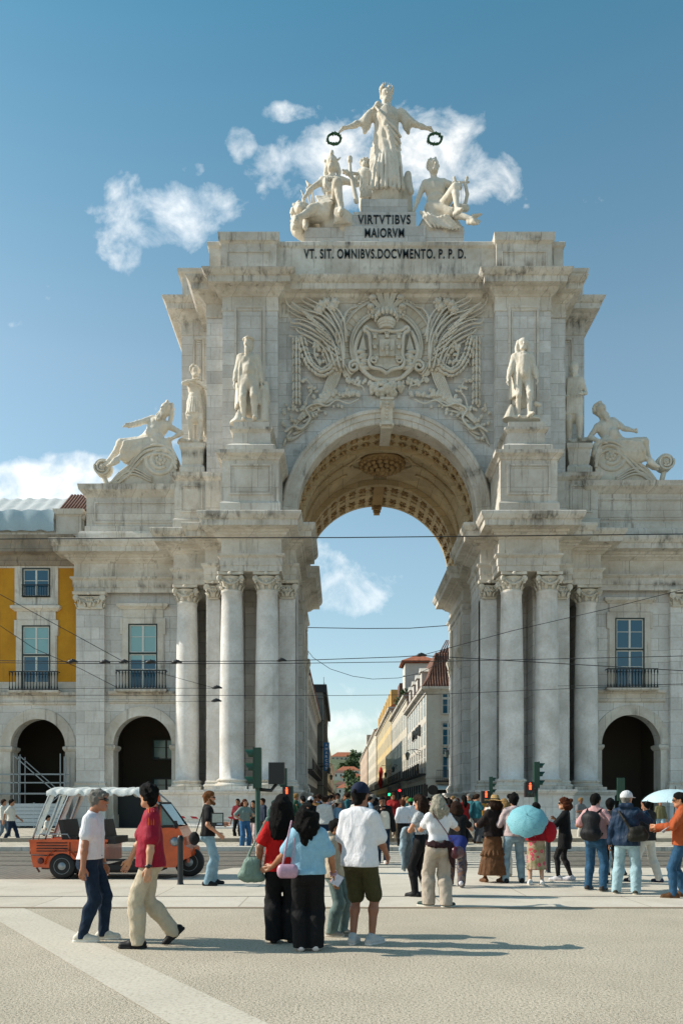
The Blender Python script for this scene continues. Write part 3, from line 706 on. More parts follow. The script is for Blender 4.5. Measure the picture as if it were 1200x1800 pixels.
for i in range(7):
    a = R(90 + (i-3)*21); l = 52 - 3.2*abs(i-3)**1.35; e = (cx + l*.82*math.cos(a), 562 - l*math.sin(a))
    for off in (-1.3, 0, 1.3): mb.tube(curve([Q(cx+off*2, 568, .15), Q((cx+e[0])/2+off*2.2, (562+e[1])/2, .22), Q(e[0]+off*2.6, e[1]+3, .28)], 6), [.05+.035*k/12 for k in range(13)], 6, .9)
    q = Q(*e, .3); mb.ball(q, .2, 8, (1.15,.8,.8)); mb.ball(q+Vector((0,-.12,-.06)), .12, 6)
for mf in MFS:
    q = Q(*mf((655,552)), .2)
    for i in range(8): mb.ball(q+Vector((.24*math.cos(i*PI/4),0,.24*math.sin(i*PI/4))), .11, 6)
    mb.ball(q, .16, 8)
kid(mb, 'feather_fan', M['carve'])
mb = MB()       # fruit cluster over the keystone
rn = random.Random(3)
for i in range(85):
    a = rn.uniform(0, 2*PI); rr = math.sqrt(rn.random()); mb.ball(Q(679+31*rr*math.cos(a), 683+14*rr*math.sin(a), .25*(1-rr)+.08), rn.uniform(.09,.19), 6)
kid(mb, 'carved_fruit_cluster', M['carve'])
for MFS in ((idt,), (mir,)):
    mb = MB()       # sheaves, vines and leaves following the arch
    for j in range(9):
        o = j*2.6; rel_tube(mb, [(497+j*.6,784-o*.6),(512+o*.5,757-o),(535+o*.4,733-o*.9),(562+o*.3,715-o*.6),(590,702-o*.3),(628,696-o*.2)][: (6 if j % 2 else 5)], .06, .035, .08, 6)
    for j in range(7): rel_tube(mb, [(600-j*3,652),(592-j*3.2,675),(580-j*2.6,697),(566-j*2,712)], .05, .04, .12, 6)
    rel_tube(mb, [(500,762),(516,752),(530,756),(545,738),(538,722),(556,712),(575,716),(592,706),(612,712),(630,704)], .08, .05, .2, 8)
    rel_tube(mb, [(600,652),(612,662),(620,675),(636,680),(640,690)], .06, .04, .12, 8)
    rel_tube(mb, [(535,722),(540,700),(548,688),(542,672),(530,668)], .06, .04, .12, 8)
    for pts, n, r in (([(498,745),(520,735),(540,715),(560,705)],16,.13), ([(552,705),(580,694),(610,690),(632,694)],20,.15), ([(508,772),(530,748),(560,726),(600,712)],16,.11), ([(498,725),(510,715),(525,722)],8,.12), ([(608,662),(622,668),(634,672),(650,675)],14,.13), ([(532,668),(545,680),(552,690)],8,.12)):
        rel_balls(mb, pts, n, r, .12, (1.25,.5,.8), .22)
    for j in range(6): rel_tube(mb, [(505+j*9,775-j*11),(520+j*9,768-j*11),(535+j*9,757-j*9)], .12, .04, .06, 6, .5, True)
    kid(mb, 'carved_vine', M['carve'])
# ================================================================ ground
def ground_mat(name, a, b, sp=60, bump=.6, c='#8f8675', stain=.15):
    m = Mat(name, .9); v = m.wco(); n1 = m.noise(v, sp, 3, .7); n2 = m.noise(v, .6, 5, .6, .3); n3 = m.noise(v, sp*2.3, 2, .6)
    k = m.ramp(n1, [(.36, c), (.47, a), (.6, b), (.72, '#c9c1b0')])
    k = m.mix(m.math('MULTIPLY', m.ramp(n2, [(.4, 0.), (.7, 1.)]), stain), k, '#6f6656')
    m.col(k); m.bump(m.math('ADD', n1, m.math('MULTIPLY', n3, .5)), bump, .02); return m.m
def paving_mat(name, a, b, bw, rh, off=0, mortar='#6d6558', ms=.012):
    m = Mat(name, .6); v = m.wco(); bt = m.N.new('ShaderNodeTexBrick'); m.L.new(v, bt.inputs['Vector'])
    bt.inputs['Scale'].default_value = 1; bt.inputs['Brick Width'].default_value = bw; bt.inputs['Row Height'].default_value = rh; bt.inputs['Mortar Size'].default_value = ms
    bt.inputs['Color1'].default_value = c4(a); bt.inputs['Color2'].default_value = c4(b); bt.inputs['Mortar'].default_value = c4(mortar)
    n = m.noise(v, 1.1, 6, .65, .4); f = m.noise(v, 30, 3, .6)
    k = m.mix(m.math('MULTIPLY', m.ramp(n, [(.42, 0.), (.7, 1.)]), .3), bt.outputs['Color'], '#8a7f70'); k = m.mix(.25, k, m.ramp(f, [(.3, .3), (.7, .75)]), 'OVERLAY')
    m.col(k); m.bump(m.math('ADD', m.math('MULTIPLY', f, .3), bt.outputs['Fac']), .15, .01); return m.m
M['gravel'] = ground_mat('fine_gravel', '#b9ae9a', '#c6baa6', 42, .8, '#82765f', .25)
M['slab'] = paving_mat('limestone_paving', '#cbc2b2', '#c3b9a8', 3.1, 1.48, mortar='#9a907f', ms=.01)
M['cobble'] = paving_mat('granite_setts', '#8b8478', '#6f695f', .16, .11, ms=.02, mortar='#4b463e')
M['pave'] = paving_mat('limestone_pavement', '#c5bcaa', '#b3aa98', .5, .5)
M['strip'] = ground_mat('smooth_limestone', '#beb5a5', '#c4bbaa', 30, .1, '#a9a08f', .15)
def sheet(name, pts, z, mat, th=None, kind='structure'):
    mb = MB(); n = len(pts)
    if th is None: mb.add([(x, y, z) for x, y in pts], [tuple(range(n))])
    else: mb.prism(pts, 'z', z-th, z)
    o = mb.build(name, mat); return tag(o, kind=kind)
sheet('ground', [(-1500,-60),(1500,-60),(1500,2500),(-1500,2500)], -.02, M['cobble'])
sheet('square', [(-90,-40),(90,-40),(90,11.85),(-90,12.0)], 0, M['gravel'])
sheet('stone_strip', [(-9.5,18-.1),(-9.5,18),(-4.75,11.9),(-.35,5.4),(5.0,-2.6),(4.3,-2.6),(-1.05,5.4),(-4.4,10.35),(-5.6,12.1)][2:9], .004, M['strip'])
sheet('crossing_apron', [(-90,11.9),(90,11.8),(90,19.2),(-2.6,19.2),(-3.6,16.3),(-90,16.3)], .008, M['slab'])
# slot drain line and joints
mb = MB(); mb.box(-60,60,13.28,13.33,.0,.011); tag(mb.build('drain', M['tblack']), kind='structure')
mb = MB(); mb.box(-60,60,11.84,11.93,.0,.012); tag(mb.build('edging', plain('brown_edging','#8d7b66',.8)), kind='structure')
sheet('road', [(-200,16.3),(200,16.3),(200,25.9),(-200,25.9)], .002, M['cobble'])
mb = MB()
for y in (20.0,21.45,23.3,24.75):
    mb.box(-150,150,y-.035,y+.035,.0,.012)
tag(mb.build('tram_track', plain('worn_rail_steel','#6a655e',.35,.8)), kind='structure')
mb = MB(); m2 = MB()
for i in range(8):
    y = 19.35 + i*.82; mb.box(.4, 5.6, y, y+.52, .0, .016)
tag(mb.build('crosswalk', ground_mat('worn_road_paint', '#c2bcb0', '#b3ac9e', 25, .1, '#8a8375')), kind='structure')
mb = MB(); mb.box(-200,200,25.9,26.2,-.02,.14); tag(mb.build('kerb', M['mould']), kind='structure')
tag(MB().box(-200,200,26.2,36,-.03,.135).build('pavement', M['pave']), kind='structure')
tag(MB().box(-200,200,29.3,29.6,.1,.27).build('kerb', M['dirty']), kind='structure')
tag(MB().box(-200,-3,29.6,41,.1,.265).build('pavement', M['pave']), kind='structure')
tag(MB().box(8,200,29.6,41,.1,.265).build('pavement', M['pave']), kind='structure')
tag(MB().box(-60,60,41,75,-.03,.13).build('pavement', M['pave']), kind='structure')
# ================================================================ arcaded wings of the square
def window(par, x0, x1, z0, z1, y, frame=M['wframe'], outer=M['gframe'], rows=2, cols=2, split=.48, balcony=None, pal=True, zb=None):
    """double casement window set in the wall plane y; coordinates local to par"""
    mb = MB(); w = .07
    for a, b, c, d in ((x0,x1,z1-w,z1),(x0,x1,z0,z0+w),(x0,x0+w,z0+w,z1-w),(x1-w,x1,z0+w,z1-w)): mb.box(a, b, y-.02, y+.12, c, d)
    zs = z0 + (z1-z0)*split
    if split: mb.box(x0+w, x1-w, y-.01, y+.1, zs-.05, zs+.05)
    wd = mb.build('window', outer, par)
    mb = MB(); xm = (x0+x1)/2; parts = [(z0+w, zs-.05), (zs+.05, z1-w)] if split else [(z0+w, z1-w)]
    for a, b in parts:
        for c, d in ((x0+w, xm), (xm, x1-w)):
            e = .055; mb.box(c, c+e, y+.03, y+.08, a, b); mb.box(d-e, d, y+.03, y+.08, a, b); mb.box(c+e, d-e, y+.03, y+.08, a, a+e); mb.box(c+e, d-e, y+.03, y+.08, b-e, b)
            mb.box(c+e, d-e, y+.04, y+.07, (a+b)/2+.1, (a+b)/2+.135)
    mb.build('frame', frame, wd)
    mb = MB(); zb_ = min(zb, z1-.07) if zb is not None else zs; mb.box(x0+w, x1-w, y+.065, y+.075, z0+w, zb_); mb.build('pane', M['glass'], wd)
    if zb_ < z1-.1: mb = MB(); mb.box(x0+w, x1-w, y+.066, y+.076, zb_+.001, z1-w); mb.build('pane', M['paleglass'] if pal else M['glass'], wd)
    if balcony:
        bx0, bx1, bz0, bz1, d = balcony; mb = MB()
        mb.boxm(bx0-.05, bx1+.05, y-d-.05, y+.02, [(-.1,bz0-.16),(0,bz0-.1),(0,bz0)]); mb.build('sill', M['mould'], wd)
        mb = MB(); yy = y-d+.06
        mb.box(bx0, bx1, yy-.03, yy+.03, bz1-.06, bz1); mb.box(bx0, bx1, yy-.02, yy+.02, bz0+.03, bz0+.07)
        for xx in (bx0+.03, bx1-.03): mb.box(xx-.02, xx+.02, yy, y, bz1-.05, bz1-.01); mb.box(xx-.02, xx+.02, yy, y, bz0+.03, bz0+.06)
        nb = int((bx1-bx0)/.17)
        for i in range(nb+1):
            xx = bx0 + .03 + (bx1-bx0-.06)*i/nb; h = bz1-bz0
            mb.lathe([(.018,.0),(.045,.12*h),(.02,.25*h),(.016,.5*h),(.02,.72*h),(.045,.85*h),(.018,.98*h)], (xx, yy, bz0), 6)
        mb.build('balcony_railing', M['iron'], wd)
    return wd
def surround(mb, x0, x1, z0, z1, y, w=.32, hood=True, ears=True):
    mb.box(x0-w, x0, y-.1, y+.04, z0, z1+w); mb.box(x1, x1+w, y-.1, y+.04, z0, z1+w); mb.box(x0, x1, y-.1, y+.04, z1, z1+w)
    mb.box(x0-w-.06, x0-w, y-.06, y+.04, z0, z1+w); mb.box(x1+w, x1+w+.06, y-.06, y+.04, z0, z1+w)
    if ears: mb.box(x0-w-.14, x0-w, y-.12, y+.03, z1-.6, z1+w+.002); mb.box(x1+w, x1+w+.14, y-.12, y+.03, z1-.6, z1+w+.002)
    if hood:
        mb.box(x0-w, x1+w, y-.08, y+.03, z1+w+.02, z1+w+.5)
        mb.boxm(x0-w-.1, x1+w+.1, y-.1, y+.03, [(0,z1+w+.5),(.06,z1+w+.56),(.2,z1+w+.66),(.22,z1+w+.8),(.05,z1+w+.86)])
def arcade_back(par, x0, x1, y, zt=7.4, lights=()):
    """vaulted passage behind an arcade opening"""
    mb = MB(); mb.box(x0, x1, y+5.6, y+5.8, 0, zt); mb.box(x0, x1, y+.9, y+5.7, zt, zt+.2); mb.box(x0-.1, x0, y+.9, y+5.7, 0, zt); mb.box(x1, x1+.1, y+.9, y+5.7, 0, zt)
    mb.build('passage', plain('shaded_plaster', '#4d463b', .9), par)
def wing(s, label, dy=0, mirror_win=None):
    """s=-1 left wing, +1 right wing; local x = u, y = Y-42"""
    Y0 = 45.5 - 42 - dy
    wg = empty('arcaded_building', label, 'building', (XC, 42, 0))
    def S(a, b): return tuple(sorted((s*a, s*b)))
    acx = s*13.85; x0, x1 = S(17.6, 11.7)
    mb = MB(); arch_wall(mb, x0, x1, 0, 13.6, acx, 1.72, 4.9, Y0, Y0+1.0); mb.box(x0, x1, Y0+7, Y0+8, 0, 15); mb.box(x0, x1, Y0+1.02, Y0+7, 13, 14); mb.build('wall', M['wall'], wg)
    mb = MB()       # arch ring, imposts, string course
    arc_band(mb, acx, 4.9, [(1.66,-.3),(1.66,.05),(2.2,.05),(2.22,0)], Y0, 24)
    for t in (-1, 1):
        a, b = sorted((acx+t*1.66, acx+t*2.2)); mb.boxm(a, b, Y0-.02, Y0+.98, [(.0,4.55),(.05,4.6),(.12,4.72),(.12,4.85),(0,4.9)]); mb.box(a, b, Y0-.05, Y0+.96, 0.5, 4.56); mb.box(a-.06, b+.06, Y0-.1, Y0+.9, 0.1, .9)
    a, b = S(15.75, 11.72); mb.sweep([(a,Y0),(b,Y0)], [(0,7.25),(.12,7.3),(.16,7.42),(.1,7.5),(.1,7.72),(.22,7.8),(.24,7.95),(0,7.98)])
    a, b = S(17.6, 11.72); mb.sweep([(a,Y0),(b,Y0)], [(.0,.0),(.15,.02),(.15,.8),(0,.9)]) if False else None
    mb.build('moulding', M['mould'], wg)
    a, b = S(17.55, 15.95); mb = MB(); mb.box(a, b, Y0-.32, Y0, 2.3, ZC-.9); mb.box(a-.12, b+.12, Y0-.5, Y0, .1, 2.28); pl = mb.build('pilaster', M['wall'], wg)
    mb = MB(); mb.boxm(a, b, Y0-.32, Y0, [(.14,2.28),(.16,2.45),(.06,2.6),(.1,2.7),(0,2.8)]); mb.build('base', M['mould'], pl)
    mb = MB(); capital(mb, .5, ((a+b)/2, Y0-.3, ZC-.93), .93, True, (b-a)/2); mb.build('capital', M['carve'], pl)
    path = [(-17.65,14),(-17.65,Y0-.33),(-11.6,Y0-.33)] if s < 0 else [(11.6,Y0-.33),(40,Y0-.33)]
    mb = MB(); mb.sweep(path, CORN); mb.build('cornice', M['mould'], wg)
    # parapet with a sunk panel
    pz = [(.35,15.9),(.35,16.75),(.3,16.9),(.08,16.95),(.08,17.25),(0,17.3),(0,18.9),(.06,18.95),(.2,19.1),(.35,19.25),(.4,19.54),(0,19.64)]
    a, b = (-16.95, -11.3) if s < 0 else (11.3, 40)
    mb = MB(); mb.boxm(a, b, Y0-.35, Y0+4, pz); frame(mb, a+.45, (b if s < 0 else 20)-.5, 17.45, 18.65, Y0-.35, .08, .05); mb.build('parapet', M['mould'], wg)
    # window on the main floor
    wy = Y0 - .0; c = s*13.82 if s < 0 else 13.75; dz = 0 if s < 0 else .22
    z0, z1 = 8.05+dz*0, 11.8+dz
    mb = MB(); surround(mb, c-.83, c+.83, z0, z1, wy); mb.build('window_surround', M['mould'], wg)
    window(wg, c-.83, c+.83, z0, z1, wy-.09, balcony=(c-1.42, c+1.42, 8.0, 9.1, .5), zb=9.75 if s < 0 else z1, split=.55, pal=True)
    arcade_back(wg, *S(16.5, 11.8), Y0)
    return wg, Y0
wl, YW = wing(-1, 'white stone arcaded building with balcony window, left of the arch')
wr, YR = wing(1, 'white stone arcaded building with balcony window, right of the arch', .5)
for x0, x1, z0, z1, par, y in ((-14.6,-12.8,4.3,5.7,wl,YW+5.4), (-14.6,-12.8,2.0,3.2,wl,YW+5.4)): window(par, x0, x1, z0, z1, y, split=0, frame=M['gframe'], zb=z0+.2)
# right end bays of the right wing (partly in frame)
mb = MB(); mb.box(17.5, 40, YR, YR+1, 0, 13.6); mb.build('wall', M['wall'], wr)
# yellow building
yb = empty('yellow_building', 'mustard yellow building with white window surrounds and arcade, at the left edge', 'building', (XC, 42, 0))
YY = 45.9 - 42; yx0, yx1 = -40, -17.65
mb = MB()
acx = wx(67, 45.9) - XC
arch_wall(mb, yx0, yx1, 0, 7.7, acx, 1.62, 4.85, YY, YY+1, 24); mb.build('wall', M['wall'], yb, )
mb = MB(); mb.box(yx0, yx1, YY+.0, YY+1, 7.9, 15.2); mb.build('wall', M['yellow'], yb, )['label'] = 'mustard plaster upper wall'
mb = MB(); arc_band(mb, acx, 4.85, [(1.57,-.3),(1.57,.05),(2.15,.05),(2.2,0)], YY, 24)
for t in (-1, 1):
    a, b = sorted((acx+t*1.57, acx+t*2.15)); mb.boxm(a, b, YY-.02, YY+.98, [(.0,4.5),(.05,4.55),(.12,4.67),(.12,4.8),(0,4.85)]); mb.box(a, b, YY-.06, YY+.96, .1, 4.52)
mb.sweep([(yx0,YY),(yx1,YY)], [(0,7.2),(.12,7.26),(.16,7.4),(.1,7.5),(.1,7.7),(.22,7.78),(.24,7.93),(.02,7.96)])
mb.box(yx0, yx1-.02, YY-.03, YY+.5, 7.9, 8.55)
mb.box(yx0, yx1-.02, YY-.04, YY+.5, 15.12, 15.55)
for wxx in (65, ): pass
mb.build('moulding', M['mould'], yb)
c1 = wx(64.5, 45.9) - XC; hw = .82
mb = MB(); surround(mb, c1-hw, c1+hw, 8.0, 11.8, YY-.0, .3, True, True)
mb.box(c1-1.25, c1-.8, YY-.06, YY+.05, 13.0, 15.3); mb.box(c1+.8, c1+1.25, YY-.06, YY+.05, 13.0, 15.3); mb.box(c1-.8, c1+.8, YY-.06, YY+.05, 13.0, 13.42); mb.box(c1-.8, c1+.8, YY-.06, YY+.05, 15.1, 15.3)
mb.build('window_surround', M['mould'], yb)
window(yb, c1-hw, c1+hw, 8.0, 11.8, YY-.09, balcony=(c1-1.4, c1+1.4, 8.0, 9.1, .45), zb=10.0, split=.55)
w2 = window(yb, c1-.8, c1+.8, 13.42, 15.1, YY-.09, split=0, zb=15.0, pal=False)
mb = MB(); mb.box(c1-.8, c1+.8, YY-.2, YY-.16, 14.08, 14.13); mb.box(c1-.8, c1+.8, YY-.2, YY-.16, 13.45, 13.49)
for i in range(12): mb.box(c1-.78+i*.14, c1-.76+i*.14, YY-.19, YY-.17, 13.47, 14.1)
mb.build('railing', M['iron'], w2)
mb = MB(); mb.sweep([(yx0,YY),(yx1,YY)], [(0,15.2),(.15,15.25),(.25,15.5),(.3,15.7),(.35,15.75),(.75,15.85),(.78,16.25),(.9,16.5),(.95,16.75),(-.3,16.85)]); mb.build('cornice', M['dirty'], yb)
mb = MB(); mb.boxm(yx0, -17.2, YY-.4, YY+.4, [(.12,16.6),(.12,17.0),(0,17.05),(0,17.7),(.1,17.8),(.15,18.0),(0,18.02)]); mb.boxm(-18.75, -17.3, YY-.55, YY+.5, [(0,16.9),(0,17.9),(.1,18.0),(.15,18.3),(0,18.32)]); mb.build('parapet', M['mould'], yb)
m = MB(); nx, ny = 90, 10; rn = random.Random(2)
vs = [(-34+ (15.0+.25*j/ny)*i/nx, YY+.3+5*j/ny, 18.25+ 2.9*j/ny + .05*math.sin(i*1.3+j*.8) + rn.uniform(-.03,.03)) for i in range(nx+1) for j in range(ny+1)]
m.add(vs, [(i*(ny+1)+j, (i+1)*(ny+1)+j, (i+1)*(ny+1)+j+1, i*(ny+1)+j+1) for i in range(nx) for j in range(ny)], True)
m.build('white_tarpaulin', plain('white_plastic_sheet', '#c9c9c4', .4), yb)
m = MB(); n = 40
vs = [(-34+15.2*i/n, YY-.62-.05*math.sin(i*1.9)-(.12 if k == 1 else 0)-.04*k, zz+.06*math.sin(i*2.3+k)) for i in range(n+1) for k, zz in enumerate((18.25, 17.7, 17.05))]
m.add(vs, [(i*3+j, (i+1)*3+j, (i+1)*3+j+1, i*3+j+1) for i in range(n) for j in range(2)], True); m.build('blue_netting', plain('blue_grey_net', '#9fb4bd', .6), yb)
m = MB()
for i in range(12):
    x = -19.2+i*.19; m.tube([(x-.5, YY+5.0, 21.25),(x+.1, YY+.4, 18.3)], .08, 6)
m.build('roof', M['tile'], yb)
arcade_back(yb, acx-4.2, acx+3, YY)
window(yb, acx+.8, acx+1.9, 2.2, 5.2, YY+5.5, split=0, frame=M['gframe'], zb=2.5)
# ================================================================ street behind the arch
def col_wall(par, X, y0, y1, zt, mat, s, floors, winw=1.1, bay=3.1, corn=.5, dark=M['glass'], shops=True, first=4.4, fh=3.3):
    """a street facade in the plane x=X running in y; s=+1 faces -x (right side of street), s=-1 faces +x"""
    mb = MB(); a, b = sorted((X, X+s*9)); mb.box(a, b, y0, y1, 0, zt); w = mb.build('wall', mat, par)
    mb = MB(); pth = [(X, y1), (X, y0), (X+s*9, y0)] if s > 0 else [(X+s*9, y0), (X, y0), (X, y1)]
    mb.sweep(pth, [(0,zt-.6),(.1,zt-.55),(.12,zt-.35),(.3,zt-.2),(corn,zt-.12),(corn+.05,zt+.12),(-.1,zt+.16)])
    mb.sweep(pth, [(0,first-.25),(.05,first-.2),(.06,first),(0,first+.02)])
    mb.build('cornice', M['mould'], par)
    nb = max(1, int((y1-y0)/bay)); nw = 0
    for f in range(floors):
        for i in range(nb):
            if nw >= 70: break
            yc = y0 + (y1-y0)*(i+.5)/nb; z0 = first + .35 + f*fh; h = 2.1 if f else 2.5; nw += 1
            mb = MB(); d = -s*.012
            xa, xb = sorted((X+d*2, X-s*0)); 
            for q0, q1, r0, r1 in ((yc-winw/2-.16,yc-winw/2,z0,z0+h),(yc+winw/2,yc+winw/2+.16,z0,z0+h),(yc-winw/2-.16,yc+winw/2+.16,z0+h,z0+h+.18)): mb.box(xa, xb+.02, q0, q1, r0, r1)
            wn = mb.build('window', M['mould'], par)
            mb = MB(); xa, xb = sorted((X-s*.012, X+s*.1)); mb.box(xa, xb, yc-winw/2, yc+winw/2, z0, z0+h); mb.build('pane', dark, wn)
            if y0 < 110:
                mb = MB(); xa, xb = sorted((X-s*.02, X-s*.012)); mb.box(xa, xb, yc-.04, yc+.04, z0, z0+h); mb.box(xa, xb, yc-winw/2, yc+winw/2, z0+h*.62, z0+h*.62+.08); mb.build('frame', M['wframe'], wn)
            if f == 0:
                mb = MB(); xa, xb = sorted((X-s*.75, X)); mb.box(xa, xb, yc-winw/2-.5, yc+winw/2+.5, z0-.2, z0-.05)
                xo = X-s*.72; mb.box(*sorted((xo, xo+s*.04)), yc-winw/2-.5, yc+winw/2+.5, z0+.9, z0+.95)
                for k in range(9): yy = yc-winw/2-.48+k*(winw+.96)/8; mb.box(*sorted((xo, xo+s*.03)), yy, yy+.03, z0-.05, z0+.9)
                mb.build('balcony_railing', M['iron'], wn)
    if shops:
        mb = MB()
        for i in range(nb):
            yc = y0 + (y1-y0)*(i+.5)/nb; mb.box(*sorted((X-s*.03, X+s*.3)), yc-.95, yc+.95, 0.1, 3.5)
        mb.build('shopfront', M['dark'], par)
    return w
def pitched(par, X, y0, y1, z0, z1, s, mat, depth=9, inset=.2):
    mb = MB(); 
    A = [(X-s*.35, z0), (X+s*depth/2, z1), (X+s*(depth+.3), z0), (X+s*(depth+.3), z0-.05), (X-s*.35, z0-.05)]
    mb.prism(A, 'y', y0-inset, y1+inset)
    for i in range(int((y1-y0)/.45)):
        y = y0+i*.45; mb.bar((X-s*.35, y, z0+.06), (X+s*depth/2, y, z1+.06), .16, .12)
    return mb.build('roof', mat, par)
def bldg(name, label, x, y): return empty(name, label, 'building', (0, 0, 0))
XR = 8.35; XL = -3.35
wht = stone('street_plaster_white', '#c9c6bd', '#bdb8ad', None, .2, .6, .15); ylw = stone('street_plaster_cream', '#d3bd8c', '#c2aa78', None, .2, .6, .15)
pal = stone('street_plaster_pale', '#cdc6b6', '#bcb4a2', None, .3, .6, .15); ochre = stone('street_plaster_ochre', '#c8a25a', '#b38f50', None, .2, .6, .15); pink = stone('street_plaster_rose', '#c0aa96', '#a9937f', None, .2, .6, .15)
b1 = bldg('street_building', 'white corner building with curved tiled mansard roof, right side of the street', 0, 0)
col_wall(b1, XR, 78.5, 101, 12.9, wht, 1, 3, bay=2.8, fh=2.85, first=4.2)
mb = MB()       # mansard: steep curved tiled slope, flat ridge
pr = [(0,13.05),(.35,13.4),(.8,14.2),(1.1,15.1),(1.35,16.0),(1.5,16.6)]
n = 0
vsr = []
for o, z in pr: vsr.append([(XR-.5+o*1.1, 78.1+o*1.1, z), (XR+9.5, 78.1+o*1.1, z), (XR-.5+o*1.1, 101, z)])
for (a, b) in zip(vsr, vsr[1:]):
    mb.add([a[0],a[1],b[1],b[0]], [(0,1,2,3)], True); mb.add([a[2],a[0],b[0],b[2]], [(0,1,2,3)], True)
t = vsr[-1]; mb.add([t[0], t[1], (XR+9.5,88,19.5), (XR+5,88,19.5)], [(0,1,2,3)]); mb.add([t[2], t[0], (XR+5,88,19.5), (XR+5,101,19.5)], [(0,1,2,3)])
for i in range(40):
    x = XR+.9+i*.26; mb.tube([(x*1 if False else XR-.5+max(o*1.1, i*.26+.1), 78.04+o*1.1, z) for o, z in pr if True], .07, 5)
    mb.tube([(x+.6, 79.7, 16.65), (x+.9+(XR+5-x)*.35, 88, 19.55)], .07, 5)
for i in range(80):
    y = 79.5+i*.27; mb.tube([(XR-.56+o*1.1, y, z) for o, z in pr], .07, 5)
mb.build('roof', M['tile'], b1)
for y in (82, 86.5, 91, 95.5): MB().box(XR-.1, XR+2.4, y, y+1.7, 13.2, 15.1).prism([(y-.15, 15.1), (y+.85, 15.6), (y+1.85, 15.1)], 'x', XR-.25, XR+2.5).build('dormer', wht, b1)
for f, (z0, h, ar) in enumerate(((10.0,2.2,1),(6.9,2.4,0),(3.2 ,2.9,0))):      # front face looking at the square
    x0 = XR+1.5
    for k in range(2):
        wd = window(b1, x0+k*3.0, x0+k*3.0+1.25, z0+ (.75 if f == 2 else .3), z0+h+.75*(f == 2)+.3, 78.36, outer=M['mould'], split=.72, zb=99, pal=False)
        if f == 2:
            mb = MB(); mb.box(x0+k*3-.6, x0+k*3+1.9, 77.7, 78.5, 3.62, 3.78); mb.box(x0+k*3-.6, x0+k*3+1.9, 77.7, 77.74, 4.75, 4.8)
            for q in range(14): mb.box(x0+k*3-.6+q*.19, x0+k*3-.57+q*.19, 77.7, 77.73, 3.78, 4.75)
            mb.build('balcony_railing', M['iron'], wd)
mb = MB(); mb.box(XR+.9, XR+3.3, 78.4, 78.6, .2, 3.1); mb.build('shopfront', M['dark'], b1)
mb = MB(); mb.prism([(77.0, 2.95), (78.45, 3.45), (78.45, 3.35), (77.0, 2.85)], 'x', XR+1.0, XR+4.5); mb.build('awning', M['wframe'], b1)
for i, (a, w_) in enumerate(((.0,1.1),(1.9,1.0),(3.6,1.6))):      # raised dark lettering blocks on the side wall
    pass
text_obj('lettering', 'BPI', XR-.1, 88.5, 9.3, 1.1, 9.0, M['letter'], b1, .06, .05, rz=R(-90))
b2 = bldg('street_building', 'pale grey building with red dormers, second on the right of the street', 0, 0)
col_wall(b2, XR-.05, 101.2, 131.5, 15.2, pal, 1, 3, bay=3.0); pitched(b2, XR, 101.4, 131.3, 15.3, 18.6, 1, M['tile'])
mb = MB(); mb.box(XR+.1, XR+4, 106, 110, 15.2, 20.2); mb.build('attic_tower', wht, b2); mb = MB(); mb.boxm(XR-.1, XR+4.2, 105.8, 110.2, [(0,20.2),(.3,20.35),(.3,20.5),(-1.5,21.4)]); mb.build('roof', M['tilewarm'], b2)
mb = MB(); mb.box(XR-.1, XR+1.5, 113, 117, 15.4, 18.6); mb.build('dormer', M['tile'], b2)
rn = random.Random(8)
def foliage(mb, c, r, n, sz, rn, sq=1.0):
    for _ in range(n):
        d = Vector((rn.gauss(0,1), rn.gauss(0,1), rn.gauss(0,1))).normalized() * (rn.random()**.45)
        p = Vector(c) + Vector((d.x*r, d.y*r, d.z*r*sq)); a = Vector((rn.gauss(0,1), rn.gauss(0,1), rn.gauss(0,.6))).normalized(); b = a.cross(Vector((rn.gauss(0,1), rn.gauss(0,1), 1))).normalized(); s_ = sz*rn.uniform(.6,1.3)
        mb.add([p-a*s_-b*s_*.6, p+a*s_-b*s_*.6, p+a*s_+b*s_*.6, p-a*s_+b*s_*.6], [(0,1,2,3)])
leafm = Mat('foliage', .8); leafm.col(leafm.ramp(leafm.noise(leafm.wco(), .9, 4), [(.3, (.02,.045,.015)), (.55, (.05,.09,.025)), (.75, (.1,.14,.04))])); M['leaf'] = leafm.m
pl = empty('rooftop_plant', 'green shrubs spilling over the cornice of the pale grey street building', 'plant', (XR, 112, 15.3))
mb = MB(); [foliage(mb, (x, y, z), .8, 160, .13, rn) for x, y, z in ((0,-7,.6),(.2,-4,1.0),(-.3,-1.5,.4),(0,3,.5))]; mb.build('foliage', M['leaf'], pl)
b3 = bldg('street_building', 'cream yellow building with ochre dormer row, third on the right of the street', 0, 0)
col_wall(b3, XR-.1, 131.7, 185, 17.3, ylw, 1, 4, bay=3.8); pitched(b3, XR, 131.9, 184.8, 17.4, 21, 1, M['tilewarm'])
for k in range(9): MB().box(XR-.05, XR+2.2, 133.5+k*5.6, 137+k*5.6, 17.5, 20.6).build('dormer', ochre, b3)
b4 = bldg('street_building', 'weathered cream building far down the street on the right, before the rose one', 0, 0); col_wall(b4, XR-.3, 185.2, 240, 18.6, pal, 1, 4, bay=5.5); pitched(b4, XR, 185.4, 239.8, 18.7, 21.5, 1, M['tile'])
b5 = bldg('street_building', 'narrow rose and cream building at the far right end of the street', 0, 0); col_wall(b5, XR-.6, 240.2, 330, 18.5, pink, 1, 4, bay=9); pitched(b5, XR, 240.4, 329, 18.6, 21, 1, M['tile'])
mb = MB(); mb.box(XR-.4, XR+1.5, 250, 254, 18.5, 23); mb.build('chimney', pink, b5)
